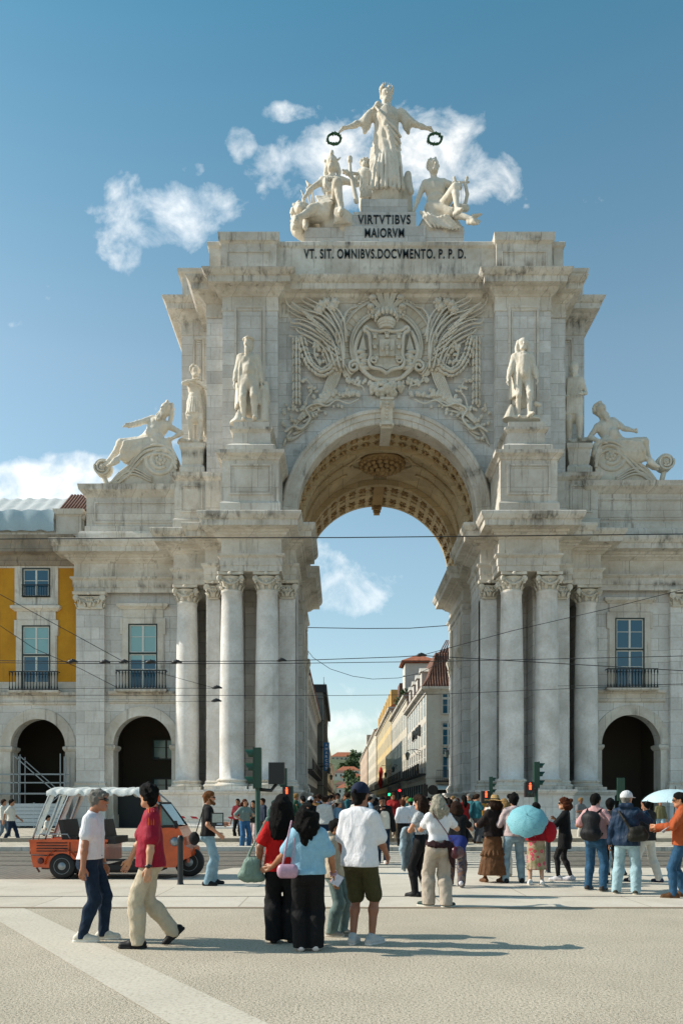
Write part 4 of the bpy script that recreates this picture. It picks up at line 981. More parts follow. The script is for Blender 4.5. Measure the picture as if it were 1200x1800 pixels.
l1 = bldg('street_building', 'white building with red roof edge, nearest on the left of the street', 0, 0); col_wall(l1, XL, 72, 110, 12.9, wht, -1, 3, bay=3.2); pitched(l1, XL, 72.2, 109.8, 14.2, 17, -1, M['tilewarm'])
mb = MB(); mb.box(XL-6, XL-.1, 72.1, 109.9, 12.8, 14.4); mb.build('attic_storey', wht, l1)
l2 = bldg('netted_tower', 'tall grey building wrapped in scaffold netting with a dark top, left of the street', 0, 0)
mb = MB(); mb.box(XL-8, XL+.75, 110.2, 150, 0, 16.9); mb.build('netting', plain('grey_scaffold_net', '#6f7069', .9, var=.3, scale=.5), l2)
mb = MB(); mb.box(XL-8, XL+1.3, 110.1, 150, 16.9, 18.0)
for k in range(6): mb.bar((XL+.9, 110.1+k*5, 0), (XL+.9, 110.1+k*5, 19), .06)
for z in (4, 7, 10, 13, 16): mb.bar((XL+.92, 110, z), (XL+.92, 150, z), .06); mb.bar((XL-4, 110, z), (XL+.9, 110, z), .06)
mb.build('scaffold_frame', M['iron'], l2)
l3 = bldg('street_building', 'long cream building with iron balconies beyond the netted tower, left of the street', 0, 0); col_wall(l3, XL-.1, 150.2, 235, 14.8, ylw, -1, 3, bay=5.5); pitched(l3, XL, 150.4, 234.5, 14.9, 17.5, -1, M['tile'])
l4 = bldg('street_building', 'pale building at the far left end of the street', 0, 0); col_wall(l4, XL+.2, 235.2, 330, 13.0, pal, -1, 3, bay=9); pitched(l4, XL, 235.5, 329, 13.1, 15.5, -1, M['tile'])
# blue vertical sign, banner, street lamps
sg = empty('shop_sign', 'blue vertical sign with pale letters on the netted building', 'sign', (XL+1.3, 109.6, 0)); bl = plain('blue_sign_paint', '#1568a0', .4)
MB().box(-.38, .38, -.1, .1, 6.0, 9.9).build('panel', bl, sg); MB().box(-.9, -.38, -.03, .03, 9.2, 9.3).box(-.9, -.38, -.03, .03, 6.5, 6.6).build('bracket', M['iron'], sg)
for i, ch in enumerate('AMARCOS'): text_obj('letter', ch, 0, -.13, 9.55-i*.53, .36, .34, plain('sign_white', '#d5dfe4', .5), sg, .02, .02)
sg = empty('banner', 'red hanging banner figure fixed to the cream building on the right', 'banner', (7.4, 150, 0)); mb = MB(); mb.bar((.1,0,8.6),(1.0,0,8.6),.08); mb.bar((.1,0,8.6),(.1,0,8.2),.05); mb.build('bracket', M['iron'], sg)
mb = MB(); mb.tube([(0,0,8.3),(.05,0,7.4),(-.05,0,6.4),(0,0,5.4),(.05,0,4.4)], [.2,.45,.3,.55,.25], 8, .5); mb.build('fabric', M['red'], sg)
def lantern(name, label, X, y, z, s, arm=1.0, group='wall lanterns along the street'):
    l = empty(name, label, 'street lamp', (X, y, z), group=group)
    mb = MB(); mb.tube([(s*arm, 0, .7), (s*arm*.5, 0, .9), (0, 0, .78)], .035, 6); mb.tube([(s*arm, 0, .2), (s*arm*.6, 0, .35), (s*arm*.35, 0, .8)], .025, 6); mb.tube([(s*arm*.9,0,.7),(s*arm*.8,0,.5),(s*arm*.65,0,.6),(s*arm*.75,0,.75)], .02, 5)
    mb.lathe([(.02,.78),(.02,.62),(.1,.58),(.24,.44),(.26,.42)], (0,0,0), 6); mb.build('bracket', M['iron'], l)
    mb = MB(); mb.lathe([(.13,-.15),(.15,-.12),(.25,.4)], (0,0,0), 6, smooth=False); mb.build('glass', plain('lantern_glass', '#5e6a66', .1), l)
    mb = MB()
    for k in range(6):
        a = k*PI/3; mb.bar((.13*math.cos(a), .13*math.sin(a), -.15), (.26*math.cos(a), .26*math.sin(a), .42), .025)
    mb.lathe([(.02,-.3),(.15,-.15)], (0,0,0), 6); mb.build('frame', M['iron'], l); return l
lantern('street_lamp', 'black lantern on the front of the white corner building, near the right pier', 10.3, 78.0, 6.2, 0, .0)
lantern('street_lamp', 'black lantern on a long scrolled bracket on the side of the white corner building', wx(716, 84), 84, 6.35, 1, 1.6)
lantern('street_lamp', 'bright lantern on the corner between the pale and cream buildings', wx(691, 118), 118, 6.4, 1, .6)
lantern('street_lamp', 'small lantern hanging over the crowd beside the red banner', wx(677.5, 128), 128, 5.9, 1, 1.2)
lantern('street_lamp', 'upper of two black lanterns below the blue sign on the left side', wx(578, 108), 108, 5.8, -1, 1.3)
lantern('street_lamp', 'lower of two black lanterns below the blue sign on the left side', wx(582, 130), 130, 5.6, -1, 1.3)
# ================================================================ hill with houses at the end of the street
mb = MB(); nx, ny = 50, 30; rn = random.Random(4)
def hz(x, y): return max(-1, 44*(1/(1+math.exp(-(y-520)/55))) * math.exp(-((x+18)/190)**2)) + 1.2*math.sin(x*.07)*math.sin(y*.03)
vs = [(-250+500*i/nx, 380+520*j/ny, hz(-250+500*i/nx, 380+520*j/ny)-2) for i in range(nx+1) for j in range(ny+1)]
mb.add(vs, [(i*(ny+1)+j, (i+1)*(ny+1)+j, (i+1)*(ny+1)+j+1, i*(ny+1)+j+1) for i in range(nx) for j in range(ny)], True)
tag(mb.build('hill', ground_mat('dry_hillside', '#4f5a35', '#3d4a2a', .2, .1, '#6b6548')), kind='structure')
def house(label, px, py, D, w, d, h, wm, rm):
    x = wx(px, D); z = wz(py, D); e = empty('hill_house', label, 'house', (x, D, z-h-1))
    MB().box(-w/2, w/2, 0, d, -6, h).build('wall', wm, e)
    mb = MB(); mb.add([(-w/2-.4,-.4,h),(w/2+.4,-.4,h),(w/2+.4,d+.4,h),(-w/2-.4,d+.4,h),(-w/4,d/2,h+w*.19),(w/4,d/2,h+w*.19)], [(0,1,5,4),(1,2,5),(2,3,4,5),(3,0,4),(0,3,2,1)]); mb.build('roof', rm, e)
    for fl in range(max(1, int(h/3.2))):
        for k in range(max(2, int(w/3))):
            xx = -w/2 + w*(k+.5)/max(2, int(w/3)); MB().box(xx-.45, xx+.45, -.06, .1, h-2.4-fl*3.1, h-.9-fl*3.1).build('window', M['gframe'], e)
wm = plain('whitewash', '#cfc9bd', .8); 
house('long orange roofed house on top of the far hill', 604, 1328, 620, 20, 14, 7, pal, M['tilewarm'])
house('pale house right of the hilltop trees', 622, 1333, 640, 9, 12, 5, ylw, M['tile'])
house('white house with orange roof half way up the hill', 612, 1352, 520, 15, 12, 6.5, wm, M['tilewarm'])
house('small white house left of the hill trees', 599, 1356, 500, 9, 10, 5, wm, M['tile'])
house('wide white house in the middle of the hillside', 619, 1364, 470, 13, 10, 6, wm, M['tilewarm'])
house('low rose house at the foot of the hill', 603, 1376, 420, 9, 10, 5, pink, M['tile'])
house('house with broad orange roof at the foot of the hill', 613, 1382, 400, 12, 12, 4.5, wm, M['tilewarm'])
def tree(label, px, py, D, r, h, n=420, tall=1.0):
    r *= 1.35
    x = wx(px, D); z = wz(py, D); e = empty('tree', label, 'tree', (x, D, z-h), group='trees on the far hill')
    mb = MB(); mb.tube([(0,0,-3),(.1,0,h*.4),(0,.1,h*.8)], [.4,.3,.12], 6); [mb.tube([(0,0,h*.5),(r*.5*math.cos(a),r*.5*math.sin(a),h*.85)], [.16,.05], 5) for a in (0,2.1,4.2)]; mb.build('trunk', plain('bark', '#4a3a2a', .9), e)
    mb = MB(); rn = random.Random(int(px*7+py)); 
    for _ in range(7): foliage(mb, (rn.uniform(-.5,.5)*r, rn.uniform(-.5,.5)*r, h+rn.uniform(-.4,.4)*r*tall), r*.55, n//7, r*.13, rn, tall)
    mb.build('crown', M['leaf'], e)
tree('broad dark tree right of the hilltop house', 628, 1332, 600, 5.5, 9); tree('second dark tree beside the hilltop house', 633, 1342, 580, 5, 8); tree('round green tree below the hilltop house', 617, 1343, 560, 4.5, 7)
tree('dark slim cypress in front of the hilltop', 609, 1340, 555, 1.3, 6, 260, 3.6); tree('bushy tree at the left of the hillside', 603, 1349, 545, 3.6, 6); tree('round tree between the white hillside houses', 614, 1362, 460, 3.4, 5); tree('green tree at the street end above the crowd', 626, 1380, 370, 4.5, 6)
tree('low green tree at the street end beside the orange roof', 631, 1390, 350, 4, 5)
# ================================================================ bodies grown from distance fields
class SDF:
    def __init__(s): s.p = []; s.cl = []; s.wr = None
    def cap(s, a, b, r1, r2=None, k=.03, sq=None, sub=False):
        s.p.append((np.array(a, float), np.array(b, float), r1, r1 if r2 is None else r2, k, sq, sub)); return s
    def clip(s, p, n): s.cl.append((np.array(p, float), np.array(n, float))); return s      # removes the side n points to
    def chain(s, pts, rs, k=.03, sq=None):
        for i in range(len(pts)-1): s.cap(pts[i], pts[i+1], rs[i], rs[i+1], k, sq)
        return s
    def mesh(s, h):
        lo = np.full(3, 1e9); hi = np.full(3, -1e9)
        for a, b, r1, r2, k, sq, sub in s.p:
            if sub: continue
            r = max(r1, r2) * (max(1, sq[1]) if sq else 1) + .02
            lo = np.minimum(lo, np.minimum(a, b)-r); hi = np.maximum(hi, np.maximum(a, b)+r)
        lo -= 3*h; n = np.ceil((hi+3*h-lo)/h).astype(int)+1
        f = np.full(n, 1e3, np.float32); ax = [lo[i]+h*np.arange(n[i]) for i in range(3)]
        for a, b, r1, r2, k, sq, sub in s.p:
            r = max(r1, r2) * (max(1, sq[1]) if sq else 1) + k + 3*h
            i0 = np.clip(((np.minimum(a, b)-r-lo)/h).astype(int), 0, n-1); i1 = np.clip(((np.maximum(a, b)+r-lo)/h).astype(int)+2, 1, n)
            if (i1 <= i0).any(): continue
            sl = tuple(slice(i0[i], i1[i]) for i in range(3))
            X = ax[0][sl[0]][:,None,None]-a[0]; Y = ax[1][sl[1]][None,:,None]-a[1]; Z = ax[2][sl[2]][None,None,:]-a[2]; d = b-a
            if sq:
                w, q = np.array(sq[0], float), sq[1]; w /= np.linalg.norm(w); t = (X*w[0]+Y*w[1]+Z*w[2])*(1/q-1)
                X = X+t*w[0]; Y = Y+t*w[1]; Z = Z+t*w[2]; d = d + w*(d@w)*(1/q-1)
            dd = d@d
            t = np.clip((X*d[0]+Y*d[1]+Z*d[2])/dd, 0, 1) if dd > 1e-12 else np.zeros(1)
            v = np.sqrt((X-t*d[0])**2+(Y-t*d[1])**2+(Z-t*d[2])**2) - (r1+(r2-r1)*t)
            if sq and sq[1] < 1: v = v*(.4+.6*sq[1])
            g = f[sl]
            if sub: f[sl] = np.maximum(g, -v)
            else:
                hh = np.clip(.5+.5*(g-v)/k, 0, 1); f[sl] = np.minimum(g*(1-hh)+v*hh-k*hh*(1-hh), g) if k > 1e-6 else np.minimum(g, v)
        if s.wr: f = f + s.wr(ax[0][:,None,None], ax[1][None,:,None], ax[2][None,None,:]).astype(np.float32)
        for p, m in s.cl:
            m = m/np.linalg.norm(m)
            f = np.maximum(f, (ax[0][:,None,None]-p[0])*m[0]+(ax[1][None,:,None]-p[1])*m[1]+(ax[2][None,None,:]-p[2])*m[2])
        f = np.clip(f, -4*h, 4*h); return snet(f, lo, h)
def snet(f, lo, h):
    s = f < 0; n = f.shape; c = np.zeros((n[0]-1, n[1]-1, n[2]-1), np.int8)
    CR = [(i, j, k) for i in (0, 1) for j in (0, 1) for k in (0, 1)]
    for i, j, k in CR: c += s[i:n[0]-1+i, j:n[1]-1+j, k:n[2]-1+k]
    act = (c > 0) & (c < 8); I = np.argwhere(act); idx = np.full(c.shape, -1, np.int32); idx[act] = np.arange(len(I))
    acc = np.zeros((len(I), 3)); cnt = np.zeros(len(I))
    vals = {q: f[I[:,0]+q[0], I[:,1]+q[1], I[:,2]+q[2]] for q in CR}
    for a in CR:
        for d in range(3):
            if a[d]: continue
            b = list(a); b[d] = 1; b = tuple(b); fa, fb = vals[a], vals[b]; m = (fa < 0) != (fb < 0); t = fa[m]/(fa[m]-fb[m])
            p = np.tile(np.array(a, float), (m.sum(), 1)); p[:,d] += t; acc[m] += p; cnt[m] += 1
    V = (I + acc/cnt[:,None])*h + lo; F = []
    for d in range(3):
        a, b = (d+1) % 3, (d+2) % 3
        s0 = [slice(None)]*3; s1 = [slice(None)]*3; s0[d] = slice(0, -1); s1[d] = slice(1, None)
        for q in (s0, s1): q[a] = slice(1, -1); q[b] = slice(1, -1)
        A, B = s[tuple(s0)], s[tuple(s1)]; m = A != B; J = np.argwhere(m); J[:,a] += 1; J[:,b] += 1
        def g(oa, ob): K = J.copy(); K[:,a] -= oa; K[:,b] -= ob; return idx[K[:,0], K[:,1], K[:,2]]
        Q = np.stack([g(1,1), g(0,1), g(0,0), g(1,0)], 1); fl = ~A[m]; Q[fl] = Q[fl][:,::-1]; F.append(Q)
    return V, np.concatenate(F)
def wrinkle(amp, sc=1.0, seed=0, vert=.35, z1=None):
    rs = np.random.RandomState(seed); D = rs.normal(size=(5, 3)); D[:,2] *= vert; D /= np.linalg.norm(D, axis=1)[:,None]; ph = rs.rand(5)*6
    fr = np.array([22, 31, 43, 57, 75])*sc
    def w(x, y, z):
        o = 0; wx_ = .03*np.sin(9*sc*z+ph[0])+.02*np.sin(14*sc*x+6*z)
        for i in range(5): o = o + (np.abs(np.sin(.6*fr[i]*(D[i,0]*(x+wx_)+D[i,1]*(y+wx_)+D[i,2]*z)+ph[i]))*1.7-.9)/(1+i*.4)
        return amp*(o*.7-.4)
    return w
def rotm(yaw=0, pitch=0, roll=0): return Matrix.Rotation(yaw, 3, 'Z') @ Matrix.Rotation(pitch, 3, 'X') @ Matrix.Rotation(roll, 3, 'Y')
def ik(a, t, l1, l2, pole):
    a, t = Vector(a), Vector(t); d = t-a; L = min(d.length, (l1+l2)*.999); L = max(L, abs(l1-l2)+.02); d.normalize()
    x = (l1*l1-l2*l2+L*L)/(2*L); hgt = math.sqrt(max(0, l1*l1-x*x)); p = Vector(pole); p = p-d*p.dot(d)
    if p.length < 1e-4: p = Vector((0,-1,0))
    p.normalize(); return a+d*x+p*hgt, a+d*L
class Fig:
    """skeleton of a person; local axes: x = own right, y = forwards, z = up"""
    def __init__(s, H=1.72, build=1.0, lean=0, side=0, twist=0, head=(0,0,0), lh=None, rh=None, lp=None, rp=None, lf=None, rf=None, hipz=None, hipy=0, sex='m', ld=None, rd=None, knl=None, knr=None, shw=1.0, lfy=0, rfy=0, ltp=0, rtp=0, neck=0, hk=1.0, nk=0):
        k = H/1.72; s.k = k; s.hk = hk; s.b = .96+(build-1)*.45 if hk == 1.0 else build; s.H = H; s.sex = sex
        hz_ = (hipz if hipz is not None else .905)*k; s.pel = Vector((0, hipy*k, hz_))
        Rm = rotm(R(twist), R(-lean), R(side)); s.Rm = Rm; s.Rp = rotm(R(twist*.3), R(-lean*.4), 0)
        P = lambda x, y, z: s.pel + Rm @ (Vector((x, y, z))*k)
        s.P = P; s.waist = P(0,0,.16); s.chest = P(0,.005,.36); s.nb = P(0,-.015,.55)
        sw = (.172 if hk > 1 else .158)*shw*(.93 if sex == 'f' else 1); s.sh = [P(-sw,-.01,.466), P(sw,-.01,.466)]
        s.hc = s.nb + Rm @ Vector((0, .035+neck, .135*hk+nk))*k; s.hR = Rm @ rotm(R(head[0]), R(-head[1]), R(head[2]))
        s.hip = [s.pel + s.Rp @ Vector((-.088*k, 0, -.01)), s.pel + s.Rp @ Vector((.088*k, 0, -.01))]
        lf = lf or (-.1, 0, .085); rf = rf or (.1, 0, .085)
        s.kn = []; s.an = []
        for i, (f, kp) in enumerate(((lf, knl), (rf, knr))):
            K, A = ik(s.hip[i], Vector(f)*k, .425*k, .415*k, kp or (-.12+.24*i, 1, 0)); s.kn.append(K); s.an.append(A)
        s.fy = [lfy, rfy]; s.tp = [ltp, rtp]
        lh = lh or (-.27, .06, .83); rh = rh or (.27, .06, .83); s.el = []; s.wr = []
        for i, (h, pl) in enumerate(((lh, lp), (rh, rp))):
            E, Wr = ik(s.sh[i], Vector(h)*k, .285*k, .25*k, pl or ((-.5+i)*1.0, -1, -.3)); s.el.append(E); s.wr.append(Wr)
        s.hd = [ld, rd]
    def torso(s, f, e=0, kk=.04):
        P = s.P; b = s.b; k = s.k; q = (s.Rm @ Vector((0,1,0)), .92); fm = s.sex == 'f'
        hw = (.085 if fm else .075)*(1 if s.hk > 1 else .9)
        f.cap(P(-hw,-.01,.02), P(hw,-.01,.02), (.105*b+e)*k, k=kk*k, sq=q); f.cap(P(-.05,-.045,-.03), P(-.06,-.045,-.03), (.09*b+e)*k, k=kk*k); f.cap(P(.05,-.045,-.03), P(.06,-.045,-.03), (.09*b+e)*k, k=kk*k)
        f.cap(P(-.045,.0,.15), P(.045,.0,.15), ((.088 if fm else .1)*b+e)*k, k=kk*k, sq=q)
        f.cap(P(-.055,.0,.3), P(.055,.0,.3), (.1*b+e)*k, k=kk*k, sq=q); f.cap(P(-.07,-.005,.39), P(.07,-.005,.39), (.098*b+e)*k, k=kk*k, sq=q)
        f.cap(P(-.115,-.01,.462), P(.115,-.01,.462), (.056+e)*k, k=kk*k); f.cap(P(-.045,-.02,.505), P(.045,-.02,.505), (.056+e*.5)*k, k=kk*k); [f.cap(P(0,-.02,.54), P(q_*.15,-.01,.47), (.03+e*.6)*k, (.044+e*.8)*k, k=kk*k) for q_ in (-1, 1)]
        if fm: f.cap(P(-.07,.075,.37), P(-.068,.08,.36), (.05+e)*k, k=kk*k); f.cap(P(.07,.075,.37), P(.068,.08,.36), (.05+e)*k, k=kk*k)
        elif b > 1.1: f.cap(P(0,.05*b,.14), P(0,.05*b,.2), (.09*b+e)*k, k=kk*k)
    def arms(s, f, e=0, upto=1.0, fore=1.0, end=0, kk=.02):
        k = s.k; b = .5+.5*s.b
        for i in (0, 1):
            S, E, Wp = s.sh[i], s.el[i], s.wr[i]
            if upto < 1: f.cap(S, S.lerp(E, upto), (.052*b+e)*k, (.046*b+e+end)*k, k=.04*k); continue
            f.cap(S, E, (.052*b+e)*k, (.038*b+e)*k, k=.04*k)
            f.cap(E, E.lerp(Wp, .3*fore), (.038*b+e)*k, (.04*b+e)*k, k=kk*k); f.cap(E.lerp(Wp, .3*fore), E.lerp(Wp, fore), (.04*b+e)*k, (.026+e+end)*k, k=kk*k)
    def legs(s, f, e=0, frac=1.0, kn=0, hem=0, hip=0):
        k = s.k; b = .5+.5*s.b
        for i in (0, 1):
            Hp, K, A = s.hip[i], s.kn[i], s.an[i]
            f.cap(Hp, K.lerp(Hp, 0) if frac >= 1 else Hp.lerp(K, frac), (.088*b+e+hip)*k, (.056*b+e+kn + (.02 if frac < 1 else 0))*k, k=.04*k)
            if frac < 1: continue
            A2 = A if not hem else A - Vector((0,0,.03*k))
            C = K.lerp(A, .3); back = Vector((0, -.014*k, 0))
            f.cap(K, C+back, (.054*b+e+kn)*k, (.056*b+e+(kn+hem)/2)*k, k=.03*k); f.cap(C+back, A2, (.056*b+e+(kn+hem)/2)*k, (.037+e+hem)*k, k=.03*k)
    def foot_m(s, i): return rotm(R(s.fy[i]), R(-s.tp[i]))
    def feet(s, f, e=0, sole=0, r=.04):
        k = s.k
        for i in (0, 1):
            A = s.an[i]; F = s.foot_m(i); g = lambda x, y, z: A + F @ (Vector((x, y, z))*k)
            f.cap(g(0,-.045,-.045), g(0,.06,-.05), (r-.002+e)*k, (r+e)*k, k=.02*k); f.cap(g(0,.06,-.05), g(.0,.15,-.058), (r+.003+e)*k, (r-.012+e)*k, k=.02*k, sq=((1,0,0), 1.15))
            f.cap(g(0,0,0), g(0,.07,-.04), (.04+e)*k, (.035+e)*k, k=.02*k)
    def hands(s, f, detail=True):
        k = s.k
        for i in (0, 1):
            Wp = s.wr[i]; d = (Wp - s.el[i]).normalized(); sd = 1 if i else -1; hd = s.hd[i] or {}
            if 'd' in hd: d = Vector(hd['d']).normalized()
            n = Vector(hd.get('n', (-sd, 0, 0))); n = (n - d*n.dot(d)).normalized(); w = d.cross(n)*sd*(-1)   # w points to the thumb side
            if 'w' in hd: w = Vector(hd['w']); w = (w-d*w.dot(d)-n*w.dot(n)).normalized()
            elif w.y < 0 and abs(d.z) > .3: w = -w
            cu = hd.get('curl', .5); g = lambda a, b, c: Wp + (d*a + w*b + n*c)*k
            if not detail:
                f.cap(g(0,0,0), g(.07,0,0), .026*k, .034*k, k=.02*k, sq=(n, .6)); f.cap(g(.08,0,.005), g(.15,0,.02+.05*cu), .03*k, .018*k, k=.015*k, sq=(n, .6)); f.cap(g(.03,.03,.0), g(.09,.05,.02), .013*k, .01*k, k=.01*k); continue
            f.cap(g(-.01,0,0), g(.03,0,0), .025*k, .028*k, k=.015*k, sq=(n, .75)); f.cap(g(.035,-.018,0), g(.082,-.025,0), .019*k, .017*k, k=.012*k, sq=(n, .8)); f.cap(g(.035,.014,0), g(.085,.02,0), .02*k, .017*k, k=.012*k, sq=(n, .8))
            for j, (o, L) in enumerate(((.031,.07),(.011,.08),(-.01,.075),(-.03,.058))):
                a1, a2 = cu*.7, cu*1.7; p0 = g(.088, o, 0); p1 = p0+(d*math.cos(a1)+n*math.sin(a1))*L*.52*k; p2 = p1+(d*math.cos(a2)+n*math.sin(a2))*L*.48*k
                f.cap(p0, p1, .0095*k, .0088*k, k=.004*k); f.cap(p1, p2, .0088*k, .0075*k, k=.004*k)
            p0 = g(.02,.028,.006); p1 = g(.055,.05,.018); p2 = g(.088,.052,.018+.03*cu); f.cap(p0, p1, .0145*k, .012*k, k=.01*k); f.cap(p1, p2, .0115*k, .009*k, k=.004*k)
    def hp(s, x, y, z): return s.hc + s.hR @ (Vector((x, y, z))*s.k*s.hk)
    def head(s, f, detail=True, ears=True):
        k = s.k*s.hk; h = s.hp; X = s.hR @ Vector((1,0,0))
        f.cap(s.nb, h(0,-.02,-.05), .054*s.k*(.4+.6*s.hk), .053*s.k*(.4+.6*s.hk), k=.02*k)
        f.cap(h(0,-.022,.028), h(0,.005,.035), .09*k, .085*k, k=.03*k, sq=(X, .86)); f.cap(h(0,.02,.01), h(0,.04,-.06), .068*k, .048*k, k=.03*k); f.cap(h(-.012,.066,-.09), h(.012,.066,-.09), .022*k, k=.025*k)
        f.cap(h(-.035,.0,-.06), h(-.02,.05,-.085), .03*k, .024*k, k=.03*k); f.cap(h(.035,.0,-.06), h(.02,.05,-.085), .03*k, .024*k, k=.03*k)
        if detail:
            f.cap(h(0,.083,.022), h(0,.104,-.022), .010*k, .0125*k, k=.012*k); f.cap(h(-.03,.076,.03), h(.03,.076,.03), .012*k, k=.015*k)
            f.cap(h(-.014,.088,-.052), h(.014,.088,-.052), .009*k, k=.008*k); f.cap(h(-.012,.085,-.063), h(.012,.085,-.063), .009*k, k=.008*k)
            for t in (-1, 1):
                f.cap(h(t*.032,.095,.01), h(t*.032,.096,.01), .013*k, sub=True); f.cap(h(t*.032,.074,.008), h(t*.032,.075,.008), .0135*k, k=.004*k)
        if ears:
            for t in (-1, 1): f.cap(h(t*.076,-.012,.014), h(t*.074,-.008,-.022), .014*k, .010*k, k=.008*k, sq=(X, .7))
def skinmi(fg, V, F):
    """material index: 1 = eyes, 2 = lips / brows"""
    hc = np.array(fg.hc); Rt = np.array(fg.hR.transposed()); C = V[F].mean(1); L = (C-hc)@Rt.T/(fg.k*fg.hk); mi = np.zeros(len(F), np.int32)
    ax = np.abs(L[:,0]); mi[(np.hypot(ax-.032, L[:,2]-.008) < .0105) & (L[:,1] > .07)] = 1
    mi[(ax < .022) & (np.abs(L[:,2]+.057) < .009) & (L[:,1] > .08)] = 2; mi[(np.abs(ax-.034) < .017) & (np.abs(L[:,2]-.032) < .005) & (L[:,1] > .06)] = 3
    return mi
def put(name, sdf, vox, mat, parent, mi=None, smooth=True):
    V, F = sdf.mesh(vox); return link(name, mesh_np(name, V, F, smooth, mi(V, F) if mi else None), mat, parent)
SKIN = {}
def skin(c):
    if c not in SKIN:
        m = Mat('skin', .5); n = m.noise(m.co(), 14, 3); cc = c4(c); m.col(m.ramp(n, [(.3, tuple(x*.88 for x in cc[:3])), (.7, cc)]))
        m.b.inputs['Subsurface Weight'].default_value = .08; m.b.inputs['Subsurface Radius'].default_value = (.02,.01,.005)
        SKIN[c] = [m.m, plain('eye', '#1b1512', .3), plain('lip', tuple([cc[0]*.75, cc[1]*.5, cc[2]*.5]), .5), plain('eyebrow', '#1c1410', .9)]
    return SKIN[c]
def cloth(name, col, rough=.85, var=.14, sc=18):
    key = ('c', name, str(col))
    if key in _cache: return _cache[key]
    m = Mat(name, rough); v = m.co(); c = c4(col); n = m.noise(v, sc, 4, .6); f = m.noise(v, 160, 2); fo = m.noise(m.co('Object', (1, 1, .55)), 7.5, 5, .55, 1.6); st = m.noise(m.co('Object', (1, 1, .12)), 95, 3, .6, .6)
    m.col(m.mix(.12, m.ramp(n, [(.3, tuple(x*(1-var) for x in c[:3])), (.7, tuple(min(1, x*(1+var)) for x in c[:3]))]), m.ramp(f, [(.3,.2),(.7,.8)]), 'OVERLAY')); 
    if 'hair' in name: m.bump(st, .9, .03)
    elif name in ('shoe', 'sole') or 'shoes' in name: m.bump(n, .2, .01)
    else: m.bump(m.math('ADD', fo, m.math('MULTIPLY', n, .15)), .5, .045)
    m.b.inputs['Specular IOR Level'].default_value = .12 if 'hair' in name else .25
    if 'hair' in name: m.b.inputs['Roughness'].default_value = .75
    _cache[key] = m.m; return m.m
# ================================================================ statues
STV = .045
def stat(name, label, x, y, z, rz, sc, grp=None):
    return empty(name, label, 'statue', (x, y, z), rz, grp)
def body_all(fg, f, hair=None):
    fg.torso(f); fg.arms(f); fg.legs(f); fg.feet(f); fg.hands(f, False); fg.head(f)
def finish(e, f, name, sc, vox=.011, wr=None, mat=None):
    """meshed at human size, then scaled up"""
    f.wr = wr; V, F = f.mesh(vox); V = V*sc; return link(name, mesh_np(name, V, F), mat or M['statue'], e)
def hair_curl(fg, f, back=.0, n=14, r=.024, low=-.02, seed=1):
    rn = random.Random(seed)
    for i in range(n*3):
        a = rn.uniform(-PI, 0)+ (0 if rn.random() > .3 else rn.uniform(0, PI)); e = rn.uniform(-.1, 1.2); rr = .098
        x = rr*.9*math.cos(a)*math.cos(e); y = rr*math.sin(a)*math.cos(e)-.01; z = .035+rr*math.sin(e)
        if y > .045 and z < .085: continue
        if z < low: continue
        f.cap(fg.hp(x, y, z), fg.hp(x*1.02, y*1.02, z+.01), r, k=.008)
# --- Glory: standing robed woman with arms held out
y0 = 47.0; x0 = wx(679, y0); z0 = wz(352, y0)-.05; S0 = (wz(155, y0)-z0)/1.74
gl = stat('statue', 'tall robed standing woman statue holding out two wreaths at the very top of the arch', x0, y0, z0, R(180), 1)
fg = Fig(1.66, sex='f', build=1.12, shw=1.1, lh=(-.66,.08,1.09), rh=(.66,.08,1.1), lp=(0,-.2,-1), rp=(0,-.2,-1), lf=(-.1,.1,.085), rf=(.08,-.02,.085), head=(3,4,0), hk=1.1, nk=.045)
f = SDF(); body_all(fg, f)
for i, (a, r1, r2) in enumerate(((0,.17,.235),)): f.cap((0,0,1.0), (0,.0,.06), .185, .25, k=.06, sq=((0,1,0), .85)); f.cap((0,0,1.32), (0,0,1.0), .15, .18, k=.06, sq=((0,1,0), .85))
f.cap((.0,.06,.75), (-.08,.13,.2), .12, .13, k=.05); f.cap((-.02,-.05,.6), (.02,-.12,.1), .12, .17, k=.05)
fg.torso(f, .012)
rn = random.Random(4)
# folds of the mantle: diagonal from the left shoulder down across to the right hip and hanging skirt folds
for i in range(9):
    t = i/8; f.chain([(.17-.014*i, .10, 1.37-.01*i), (.12-.02*i, .165-.01*t, 1.25-.05*i), (.0-.014*i, .19, 1.08-.085*i), (-.13, .17, .96-.1*i), (-.21, .08, .93-.1*i)], [.014,.02,.024,.024,.016], .007)
for i in range(8):
    x = -.22+.06*i; f.chain([(x*.8, .18-.9*x*x, .72-.02*i), (x*.97, .22-1.0*x*x, .4), (x*1.1, .235-1.0*x*x, .05)], [.014,.024,.028], .007)
for i in range(6): x = .1+.025*i; f.chain([(x, .12-.02*i, .8), (x+.01, .15-.02*i, .55), (x+.015, .15-.02*i, .3-.02*i)], [.02,.03,.02], .012)
for t in (-1, 1):     # sleeves hanging from the upper arms
    f.cap((t*.22,.0,1.36), (t*.34,.03,1.2), .065, .075, k=.03); f.chain([(t*.26,0,1.3), (t*.31,.02,1.15), (t*.33,.02,1.05)], [.06,.06,.03], .03)
    for j in range(4): f.chain([(t*(.2+.03*j), .05, 1.4-.02*j), (t*(.25+.03*j), .05, 1.2), (t*(.28+.02*j), .04, 1.08)], [.012,.018,.01], .01)
f.cap((.14,.05,1.44), (.19,.06,1.38), .05, .03, k=.02)
hair_curl(fg, f, n=14, r=.016, low=.0); f.cap(fg.hp(0,-.1,.0), fg.hp(0,-.12,.04), .045, k=.02)
